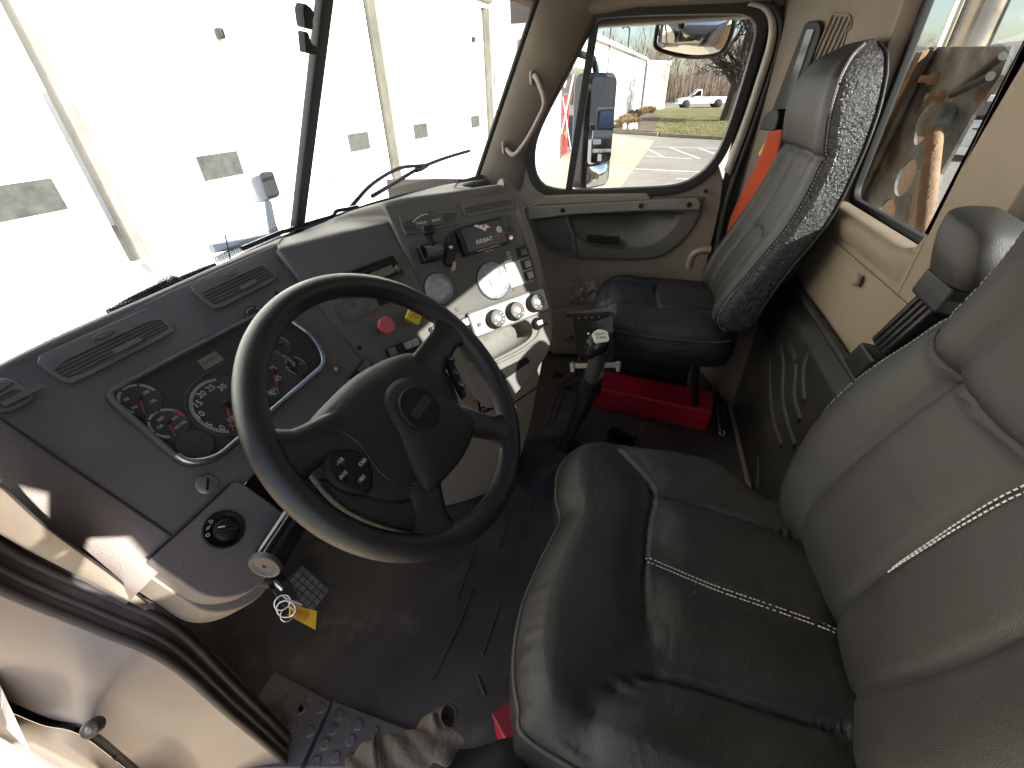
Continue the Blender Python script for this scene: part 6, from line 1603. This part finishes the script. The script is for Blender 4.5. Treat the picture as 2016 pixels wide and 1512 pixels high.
def bare_tree(name, loc, h, seed, trunk_r, mt, label, group=None, depth=4, lean=V((0,0,1)), spread=.6, cat='tree', tf=.42, rmin=.006, low=0):
    rg = random.Random(seed); o = empty(name, loc, label, cat, group); loc = V(loc)
    tr = MB(); pts = [loc]; d = lean.normalized(); th = h*tf
    for i in range(6): d = (d+V((rg.uniform(-.06,.06), rg.uniform(-.06,.06), .03))).normalized(); pts.append(pts[-1]+d*th/6)
    tr.tube([loc-V((0,0,.1))]+pts, [trunk_r*1.5]+[lerp(trunk_r*1.15, trunk_r*.72, i/6) for i in range(7)], 9, caps=False); tr.build('trunk', mt, o)
    cr = MB()
    for j in range(5):
        a = j*1.26+rg.random(); i = 4 if j % 2 else 6; nd = (d+V((math.cos(a), math.sin(a), .2))*spread).normalized()
        branches(cr, pts[min(6, i)], nd, h*rg.uniform(.24,.34), trunk_r*.55, depth-1, rg, 5, spread, rmin)
    branches(cr, pts[-1], d, h*.32, trunk_r*.65, depth-1, rg, 5, spread, rmin)
    for j in range(low):
        a = j*2.4; branches(cr, pts[3+j % 4], (d*.5+V((math.cos(a), math.sin(a), .25))).normalized(), h*.17, trunk_r*.28, 3, rg, 4, .7, rmin)
    cr.build('crown', mt, o); return o
tb0 = gp(1430, 242)
bare_tree('tree', (tb0.x, tb0.y, GZ+.12), 13.0, 11, .46, M_bark, 'large bare tree with a dark leaning trunk on the lawn', depth=5, lean=V((0,-.10,1)), spread=1.0, tf=.24, rmin=.022, low=9)
WOODG = 'bare trees of the wood beyond the lawn'
protos = []
for k in range(5):
    protos.append(bare_tree('bare_tree', (0,0,0), 9+k*.6, 30+k, .10+.02*(k % 2), M_twig2 if k % 3 == 0 else M_twig, ('pale grey' if k % 3 == 0 else 'brown')+' bare tree standing in the wood beyond the lawn', WOODG, depth=4, spread=.38))
rg = random.Random(5); spots = []
for i in range(62):
    px = rg.uniform(1180, 1500) if i < 44 else rg.uniform(1690, 2060); D = rg.uniform(95, 135)
    b = on(px, 205, 0, D) if i < 44 else on(px, 190, 1, -rg.uniform(60, 82))
    spots.append((b.x, b.y))
for i, (x, y) in enumerate(spots):
    p_ = protos[i % 5]; o = p_ if i < 5 else copy_tree(p_)
    o.location = (x, y, GZ-.2); o.rotation_euler = (0, 0, rg.uniform(0, 6.28)); s = rg.uniform(.8, 1.25); o.scale = (s, s, s)
    if i >= 44: o['label'] = ('pale grey' if (i % 5) % 3 == 0 else 'brown')+' bare tree behind the reeds outside the rear window'; o['group'] = 'bare trees behind the reeds'
brush = MB(); rg = random.Random(9)
for i in range(15000):
    side_ = i % 3
    if side_ < 2: px = rg.uniform(1120, 1560); b = on(px, 200, 0, rg.uniform(84, 130)); h = rg.uniform(1.5, 6.5)*rg.random()**.3
    else: px = rg.uniform(1690, 2100); b = on(px, 195, 1, -rg.uniform(56, 84)); h = rg.uniform(1.2, 4.5)
    a = rg.random()*6.28; w_ = rg.uniform(.02,.06); p = V((b.x, b.y, GZ-.1)); t = p+V((rg.uniform(-.5,.5), rg.uniform(-.5,.5), h)); n = V((math.cos(a), math.sin(a), 0))*w_
    brush.add([p-n, p+n, t], [(0,1,2)])
    for _ in range(2):
        q_ = p.lerp(t, rg.uniform(.3,.9)); e = q_+V((rg.uniform(-.8,.8), rg.uniform(-.8,.8), rg.uniform(.2,1.0))); brush.add([q_-n*.5, q_+n*.5, e], [(0,1,2)])
brush.build('far_wood', M_twig, kind='stuff')
reed = MB()
for i in range(7000):
    px = rg.uniform(1680, 2120); b = on(px, 200, 1, -rg.uniform(30, 42)); p = V((b.x, b.y, GZ)); a = rg.random()*6.28; n = V((math.cos(a), math.sin(a), 0))*rg.uniform(.02,.06); h = rg.uniform(.8,2.0)
    reed.add([p-n, p+n, p+V((rg.uniform(-.3,.3), rg.uniform(-.3,.3), h))], [(0,1,2)])
reed.build('dry_reeds', M_reed, kind='stuff')
hl = MB(); rows = []
for i in range(80):
    a = R(-60+110*i/79); r_ = 260; rows.append([(r_*math.cos(a), r_*math.sin(a), GZ-1), (r_*math.cos(a)*1.03, r_*math.sin(a)*1.03, 5+3*math.sin(i*.31)+1.8*math.sin(i*.83+1)+1.2*math.sin(i*2.1)), (r_*math.cos(a)*1.2, r_*math.sin(a)*1.2, 9+4*math.sin(i*.2+2)+2*math.sin(i*.9))])
hl.grid(rows); struct('far_hills', hl, M_hill)
for (pa_, pb_, Y, h, lab) in (((1690,160),(1800,160),-62,2.6,'low white building far behind the reeds, left of the rusty bracket'), ((1935,165),(2090,165),-62,2.8,'low white building far behind the reeds, right of the rusty bracket')):
    a, b = on(*pa_, 1, Y), on(*pb_, 1, Y); o = empty('far_building', ((a.x+b.x)/2, Y, GZ), lab, 'building')
    MB().box((min(a.x,b.x), Y-8, GZ), (max(a.x,b.x), Y, GZ+h)).build('wall', M_wall, o); MB().box((min(a.x,b.x)-.5, Y-8.5, GZ+h), (max(a.x,b.x)+.5, Y+.5, GZ+h+.7)).build('roof', M_carw, o)
grl = empty('guard_rail', on(1990,197,1,-26), 'grey roadside guard rail beyond the parked white crew cab pickup', 'guard rail'); a, b = on(1600,205,1,-26), on(2140,197,1,-26)
MB().tube([V((a.x,-26,GZ+.65)), V((b.x,-26,GZ+.65))], .10, 6).build('rail', M_galv, grl)
for k in range(12): x = lerp(a.x, b.x, k/11); MB().box((x-.05,-26.2,GZ), (x+.05,-26.1,GZ+.7)).build('post', M_galv, grl)

# ================================================================== OUTSIDE OF THE TRUCK
hood = MB(); rows = []
for i in range(33):
    t = i/32; y = lerp(1.06, 2.75, t); hw = lerp(1.0, .72, t); z0 = lerp(.845, .56, t**1.15); r = []
    for j in range(49):
        s = -1+2*j/48; x = XC+hw*s*1.1
        crown_ = -.035*s*s-.16*sstep(.72, 1.0, abs(s))-.5*max(0, abs(s)-.93)*6
        r.append((x, y-.25*s*s*(1-t), z0+crown_-.25*sstep(.9, 1, t)))
    rows.append(r)
hood.grid(rows); hd = hood.build('truck_hood', M_hood); tag(hd, 'glossy white truck hood sloping away below the windshield', 'hood')
cowl = MB(); cowl.grid([[V((p.x, p.y+dy, p.z+dz)) for p in smooth_ws] for dy, dz in ((.01,-.02),(.05,-.045),(.10,-.06))]); cw = cowl.build('cowl_panel', M_black); tag(cw, 'black cowl strip between the windshield and the white hood', 'cowl')
def fender(sx):
    rows = []
    for i in range(17):
        t = i/16; y = lerp(1.5, 2.9, t); zc = .62-.35*(2*t-1)**2*1.0
        rows.append([(XC+sx*lerp(.62, 1.18, k/10), y, zc+.05*math.sin(k/10*math.pi*.7)-.30*sstep(.7,1,k/10)) for k in range(11)])
    o = MB().grid(rows, flip=sx < 0).build('fender', M_hood); tag(o, 'white front fender on the passenger side of the hood' if sx > 0 else 'white front fender on the driver side of the hood', 'fender')
fender(1); fender(-1)
# hood mirror
hm0 = on(535,442,1,1.60); hmt = on(527,395,1,1.60); hmc = on(526,366,1,1.60)
hm = empty('hood_mirror', hm0, 'pale rounded hood mirror on a short stalk at the passenger fender', 'mirror')
MB().tube([hm0-V((0,0,.06)), hm0, hmt], [.030,.026,.020], 10, flat=((0,1,0), .5)).build('stalk', mat('grey stalk', (.32,.34,.35), .5), hm)
PH = plane_n(hmc, V((-.15,-.98,.1)).normalized())
MB().prism(PH, rpoly([(-.058,-.062),(.052,-.056),(.056,.060),(-.04,.064),(-.062,.03)], .022), -.07, 0).build('housing', mat('grey white housing', (.45,.46,.46), .45), hm, bevel=.018, seg=4)
MB().prism(PH.sub(.012,.0,.001), rpoly([(-.036,-.052),(.036,-.048),(.040,.052),(-.030,.056)], .014), 0, .003).build('mirror_face', M_mirror, hm)
MB().tube([on(430,468,1,1.62)-V((.05,0,.03)), hm0-V((0,0,.055))], .018, 8).build('mount_bar', mat('grey stalk', (.32,.34,.35), .5), hm)
an0, an1 = on(446,500,1,1.32), on(443,462,1,1.32)
an = MB().tube([an0-V((0,0,.05)), an1], .0022, 6).build('antenna', M_black); tag(an, 'short thin black antenna rising in front of the windshield', 'antenna')
# wipers
def wiper(arm, blade, off, label):
    o = empty('windshield_wiper', on(*arm[0][:2], 1, arm[0][2]), label, 'wiper')
    MB().tube(smooth_path([on(*a) if len(a) == 4 else on(a[0], a[1], 1, a[2]) for a in arm], 5), [.009]*100 if False else .0075, 8).build('arm', M_black, o)
    B = [on(a[0], a[1], 1, a[2]) for a in blade]
    MB().tube(smooth_path(B, 5), .0085, 8).build('blade', M_black, o)
    m_ = B[len(B)//2]; MB().tube([m_.lerp(B[0],.12), m_, m_.lerp(B[-1],.12)], [.010,.016,.010], 8).build('blade_bridge', M_black, o)
wiper([(685,415,1.01),(722,372,1.0),(755,347,.99),(790,330,.98),(828,326,.965)], [(733,386,.985),(780,358,.985),(828,330,.975),(880,310,.94),(924,297,.90)], 0, 'black wiper with arm lying across the passenger half of the windshield')
wiper([(225,612,1.06),(260,590,1.05),(330,556,1.045)], [(215,616,1.045),(280,588,1.045),(345,556,1.04),(400,533,1.035),(425,524,1.03)], 0, 'black wiper lying along the lower edge of the driver half windshield')
# door mirror outside the passenger window
dmr = empty('door_mirror', MIR, 'tall chrome edged door mirror with a convex glass below it outside the passenger window', 'mirror')
nM = (rmir-(MIR-CAM_P).normalized()).normalized(); PM = plane_n(MIR, nM)
MB().prism(PM, rrect(-.115,.115,-.245,.275,.05,6), -.10, 0).build('housing', mat('black mirror shell', (.03,.03,.032), .35), dmr, bevel=.02, seg=3)
MB().prism(PM, rrect(-.095,.100,-.12,.255,.03,6), .0005, .004).build('main_glass', M_mirror, dmr)
cv = [[PM.p(-.088+.178*i/14, -.232+.10*j/10, .001+.022*(1-((i-7)/7)**2)*(1-((j-5)/5)**2*.9)) for i in range(15)] for j in range(11)]
MB().grid(cv).build('convex_glass', M_mirror, dmr)
MB().tube([PM.p(-.02,-.25,-.05), PM.p(-.06,-.30,-.05), V((2.28,.42,.80))], .018, 8).build('lower_arm', M_black, dmr)
MB().tube([PM.p(0,.275,-.05), PM.p(-.03,.33,-.05), V((2.28,.40,1.42))], .015, 8).build('upper_arm', M_black, dmr)
# look-down mirror above the window
LP = plane_n(on(1368,72,0,2.50), V((-.86,-.05,-.30)).normalized())
lm = empty('look_down_mirror', LP.o, 'wide convex look down mirror above the passenger window', 'mirror')
hwm, hhm = .195, .105
O = [(p.x, p.y) for p in smooth_path([V((*LP.uv(*q), 0)) for q in ((1297,44),(1310,32),(1365,28),(1430,30),(1445,38),(1438,72),(1418,104),(1370,112),(1318,104),(1292,92),(1291,72))], 4, closed=True)]
c_ = LP.uv(1368, 70)
rows = [[LP.p(c_[0]+(u-c_[0])*(1-k/10), c_[1]+(v-c_[1])*(1-k/10), .055*(1-(1-k/10)**2)) for u, v in O] for k in range(11)]
MB().grid(rows, closed=True).build('convex_glass', M_mirror, lm)
MB().tube([LP.p(u, v, 0) for u, v in O]+[LP.p(*O[0], 0)], .009, 8).build('rim', M_black, lm)
MB().prism(LP, [(c_[0]+(u-c_[0])*.96, c_[1]+(v-c_[1])*.96) for u, v in O], -.06, -.002).build('back_shell', M_black, lm, bevel=.015)
MB().tube([LP.p(c_[0]-.05, c_[1]+.08, -.04), V((2.26,-.08,1.56))], .018, 8).build('bracket', M_black, lm)
# exhaust stack and rusty bracket behind the cab
from mathutils.geometry import tessellate_polygon
PE = Plane((1.98, -.92, .93), (-1, 0, 0), (0, 0, 1))
rb_ = empty('rusty_bracket', (1.98,-.92,.2), 'rusty steel bracket plate with round holes, rod and spring outside the rear window', 'bracket')
def plate(P, outer, holes, th, name, m, parent):
    loops = [[V((u, v, 0)) for u, v in outer]]+[[V((u, v, 0)) for u, v in h] for h in holes]
    tris = tessellate_polygon(loops); pts = [P.p(p.x, p.y) for l in loops for p in l]
    mb = MB(); fs = []
    for t in tris:
        a, b, c = [pts[i] for i in t]; fs.append(tuple(t) if (b-a).cross(c-a).dot(P.n) > 0 else tuple(reversed(t)))
    mb.add(pts, fs); return mb.build(name, m, parent, solid=th)
ou = [PE.uv(*q) for q in ((1838,92),(1992,91),(1970,148),(1915,227),(1877,296),(1850,344),(1838,420),(1800,560),(1620,560),(1690,395))]
def pe(x, y, w): return Plane(PE.o+PE.n*w, PE.u, PE.v).hit(x, y)
def hl_(px, py, rx, ry): u, v = PE.uv(px, py); return ellipse(u, v, rx, ry, 22)
plate(PE, ou, [hl_(1817,252,.040,.052), hl_(1782,350,.062,.062), hl_(1742,425,.07,.06)], .01, 'plate', M_rust, rb_)
for a, b in (((1838,92),(1690,395)), ((1812,102),(1664,405))):
    p, q = pe(*a, .02), pe(*b, .02); MB().tube([p, q+ (q-p)*.5], .012, 4, smooth=False).build('edge_angle', M_rust, rb_)
fl_ = MB(); p0, p1 = pe(1838,92,.005), pe(1640,500,.005); p2, p3 = pe(1812,102,.07), pe(1612,500,.07)
fl_.add([p0, p1, p3, p2], [(0,1,2,3)]); fl_.build('side_flange', M_rust2, rb_, solid=.008)
for k in range(9):
    t = k/8; c_b = p2.lerp(p3, t*.9+.05).lerp(p0.lerp(p1, t*.9+.05), .4); MB().lathe(plane_n(c_b, V((.4,.9,0)).normalized()), [(.008,0),(.008,.006),(.0001,.007)], 6, cap=False).build('bolt', M_steel, rb_)
MB().add([pe(*q, -.16) for q in ((1838,92),(1992,91),(1970,148),(1915,227),(1877,296),(1850,344),(1838,420),(1800,560),(1600,560),(1680,395))], [tuple(range(len(ou)))]).build('back_web', M_rust2, rb_, solid=.01)
r0_, r1_ = pe(1843,236,.05), pe(1810,530,.10)
MB().tube([r0_, r1_], .0225, 14).build('rod', M_rust2, rb_)
MB().lathe(plane_n(r0_, V((-.2,.95,.1)).normalized()), [(.05,-.02),(.05,.02),(.03,.03),(.0001,.03)], 10, cap=False).build('pivot_lug', M_rust, rb_)
for q in ((1856,190),(1860,225),(1842,155)):
    MB().lathe(PE.sub(*PE.uv(*q), .0), [(.020,0),(.020,.018),(.012,.02),(.012,.045),(.0001,.045)], 6, cap=False).build('bolt', M_rust2, rb_)
for a, b in (((1890,175),(1975,110)), ((1875,185),(1950,150))):
    MB().tube([pe(*a,.03), pe(*b,.03)], .012, 8).build('slot_bar', mat('dark burnt steel', (.025,.022,.02), .7), rb_)
s0_, s1_ = pe(1822,335,.07), pe(1788,540,.09); d = s1_-s0_; ax_ = d.normalized(); n1 = ax_.cross(V((0,1,0))).normalized(); n2 = ax_.cross(n1)
MB().tube([s0_+d*(i/700)+n1*.018*math.cos(i*.75)+n2*.018*math.sin(i*.75) for i in range(701)], .0028, 5).build('spring', mat('grey spring', (.35,.31,.26), .4, .7), rb_)
MB().tube([s0_, s0_+V((.01,0,.07))], .006, 6).build('spring_hook', M_rust2, rb_)
# deck behind
MB().box((1.2,-1.5,.0),(2.3,-.95,.42)).build('rear_deck', M_rust, rb_)
st_c = pe(1908,62,-.20)
est = empty('exhaust_stack', (st_c.x, st_c.y, .9), 'shiny chrome exhaust stack rising above the rusty bracket', 'exhaust')
MB().lathe(Plane((st_c.x, st_c.y, 1.22), (1,0,0), (0,1,0)), [(.080,0),(.080,.3),(.084,.32),(.084,1.4),(.075,1.42),(.075,2.0)], 32).build('pipe', M_chrome, est)
MB().tube([V((st_c.x-.04,st_c.y+.080,1.25)), V((st_c.x-.04,st_c.y+.080,2.6))], .012, 6).build('side_strip', M_chrome, est)
# ================================================================== THE PERSON TAKING THE PICTURE, outside the open door
stp = MB(); stp.box((-.62,-.62,-.33),(-.10,.10,-.285)); stp = stp.build('cab_step', M_black, None, bevel=.01); tag(stp, 'black tread step outside the open driver door', 'step')
def skin_body(name, joints, edges, m, label, cat):
    me = bpy.data.meshes.new(name); keys = list(joints); me.from_pydata([joints[k][0] for k in keys], [(keys.index(a), keys.index(b)) for a, b in edges], []); me.update()
    o = bpy.data.objects.new(name, me); C.objects.link(o); o.modifiers.new('skin', 'SKIN'); o.modifiers.new('sub', 'SUBSURF').render_levels = 2
    for i, k in enumerate(keys):
        r = joints[k][1]; sv = me.skin_vertices[0].data[i]; sv.radius = (r, r) if not isinstance(r, tuple) else r; sv.use_root = (i == 0)
    me.materials.append(m); return tag(o, label, cat)
PX = .07
J = dict(pelvis=((-.27,-.32,.60),(.16,.12)), waist=((-.26,-.31,.78),(.15,.11)), chest=((-.25,-.29,1.02),(.185,.12)), neckb=((-.26,-.26,1.24),.075), neck=((-.28,-.22,1.33),.055), head=((-.30,-.18,1.45),(.08,.095)), crown=((-.31,-.18,1.56),.06),
  shr=((-.09,-.30,1.20),.062), elr=((-.115,-.345,.94),.046), wrr=((-.06,-.25,.72),.030), har=((-.055,-.235,.65),(.036,.018)),
  shl=((-.42,-.22,1.20),.062), ell=((-.36,-.04,.98),.046), wrl=((-.15,-.05,1.17),.030), hal=((-.085,-.055,1.215),(.034,.018)),
  hpr=((-.19,-.33,.52),.10), knr=((-.18,-.30,.12),.068), anr=((-.18,-.34,-.22),.046), for_=((-.17,-.20,-.255),.04),
  hpl=((-.36,-.32,.52),.10), knl=((-.37,-.28,.12),.068), anl=((-.37,-.32,-.22),.046), fol=((-.38,-.18,-.255),.04))
E_ = [('pelvis','waist'),('waist','chest'),('chest','neckb'),('neckb','neck'),('neck','head'),('head','crown'),('chest','shr'),('shr','elr'),('elr','wrr'),('wrr','har'),('chest','shl'),('shl','ell'),('ell','wrl'),('wrl','hal'),('pelvis','hpr'),('hpr','knr'),('knr','anr'),('anr','for_'),('pelvis','hpl'),('hpl','knl'),('knl','anl'),('anl','fol')]
FG = {}
def hand(side, h, out):
    """four fingers of unequal length curled round the edge of the phone and a thumb on its near face"""
    h = V(h); ed = []; names = ('index', 'middle', 'ring', 'little')
    for i, nm in enumerate(names):
        ln = (.030, .034, .031, .024)[i]; base = h+V((out*(.004+.004*i), .004, .030-.018*i))
        p1 = base+V((out*-.5*ln, .9*ln, .2*ln)); p2 = p1+V((out*-.95*ln, .25*ln, .05*ln)); p3 = p2+V((out*-.6*ln, -.25*ln, 0))
        ks = [f'{nm}{side}{j}' for j in range(4)]
        for k, p, r in zip(ks, (base, p1, p2, p3), (.0105, .0090, .0082, .0068)): J[k] = (tuple(p), r)
        ed += [('ha'+side, ks[0]), (ks[0], ks[1]), (ks[1], ks[2]), (ks[2], ks[3])]
    t0 = h+V((out*-.010, -.022, .022)); t1 = t0+V((out*-.022, -.006, .026)); t2 = t1+V((out*-.020, .006, .014))
    for k, p, r in ((f'thumb{side}0', t0, .012), (f'thumb{side}1', t1, .0105), (f'thumb{side}2', t2, .0085)): J[k] = (tuple(p), r)
    return ed+[('ha'+side, f'thumb{side}0'), (f'thumb{side}0', f'thumb{side}1'), (f'thumb{side}1', f'thumb{side}2')]
J = {k: ((p[0][0]+(0 if k[:2] in ('wr','ha') else PX), p[0][1], p[0][2]), p[1]) for k, p in J.items()}
E_ += hand('r', J['har'][0], 1)+hand('l', J['hal'][0], -1)
hd_ = V(J['head'][0]); fwd = V((.55, .83, -.12)).normalized(); sd_ = V((fwd.y, -fwd.x, 0)).normalized()
J['nose'] = (tuple(hd_+fwd*.105+V((0,0,-.005))), .013); J['chin'] = (tuple(hd_+fwd*.07+V((0,0,-.095))), .030); E_ += [('head','nose'),('head','chin')]
for q_, s_ in (('earr', 1), ('earl', -1)): J[q_] = (tuple(hd_+sd_*s_*.088+V((0,0,-.01))), .014); E_.append(('head', q_))
tmp = skin_body('person', J, E_, mat('dark jacket cloth', (.03,.03,.035), .85), None, None)
tmp.modifiers['skin'].use_smooth_shade = True
bpy.context.view_layer.update(); dg_ = bpy.context.evaluated_depsgraph_get()
me_ = bpy.data.meshes.new_from_object(tmp.evaluated_get(dg_)); bpy.data.objects.remove(tmp); me_.name = 'person'
me_.materials.clear(); me_.materials.append(mat('dark jacket cloth', (.03,.03,.035), .85)); me_.materials.append(mat('skin', (.42,.25,.18), .5, vary=(30,.12))); me_.materials.append(mat('dark denim', (.03,.035,.05), .85)); me_.materials.append(mat('boot leather', (.06,.04,.025), .6))
wr_, wl_ = V(J['wrr'][0]), V(J['wrl'][0])
for p_ in me_.polygons:
    c_p = p_.center; p_.use_smooth = True
    if c_p.z > J['neckb'][0][2]+.07 and (c_p-hd_).length < .26: p_.material_index = 1
    elif (c_p-V(J['har'][0])).length < .085 or (c_p-V(J['hal'][0])).length < .085: p_.material_index = 1
    elif c_p.z < -.15: p_.material_index = 3
    elif c_p.z < .62: p_.material_index = 2
pers = bpy.data.objects.new('person', me_); C.objects.link(pers); tag(pers, 'person in dark work clothes standing in the open doorway holding up a phone', 'person')
for s_ in (-1, 1):
    MB().lathe(plane_n(hd_+fwd*.088+sd_*s_*.032+V((0,0,.018)), fwd), [(.011,-.006),(.009,.002),(.004,.0045),(.0001,.0045)], 12, cap=False).build('eye', mat('eye white', (.6,.58,.55), .2), pers)
MB().tube([hd_+fwd*.094+sd_*x_*.022+V((0,0,-.058-.003*abs(x_))) for x_ in (-1,-.5,0,.5,1)], .004, 6).build('mouth', mat('lip', (.35,.13,.11), .5), pers)
hr_ = []
hc_ = V((-.312+PX,-.185,1.475))
MB().lathe(Plane(hc_, (1,0,0), (0,1,0)), [(.092,.0),(.096,.05),(.080,.09),(.045,.112),(.0001,.118)], 20, cap=False).build('hair', mat('dark hair', (.03,.02,.015), .7), pers)
ph = empty('phone', (-.03,-.045,1.22), 'black phone held up at the open door', 'phone')
PP_ = Plane(CAM_P-CF*.012, CR, CU)
MB().prism(PP_, rrect(-.014,.136,-.060,.014,.012), -.008, -.0).build('phone_body', M_gloss, ph)
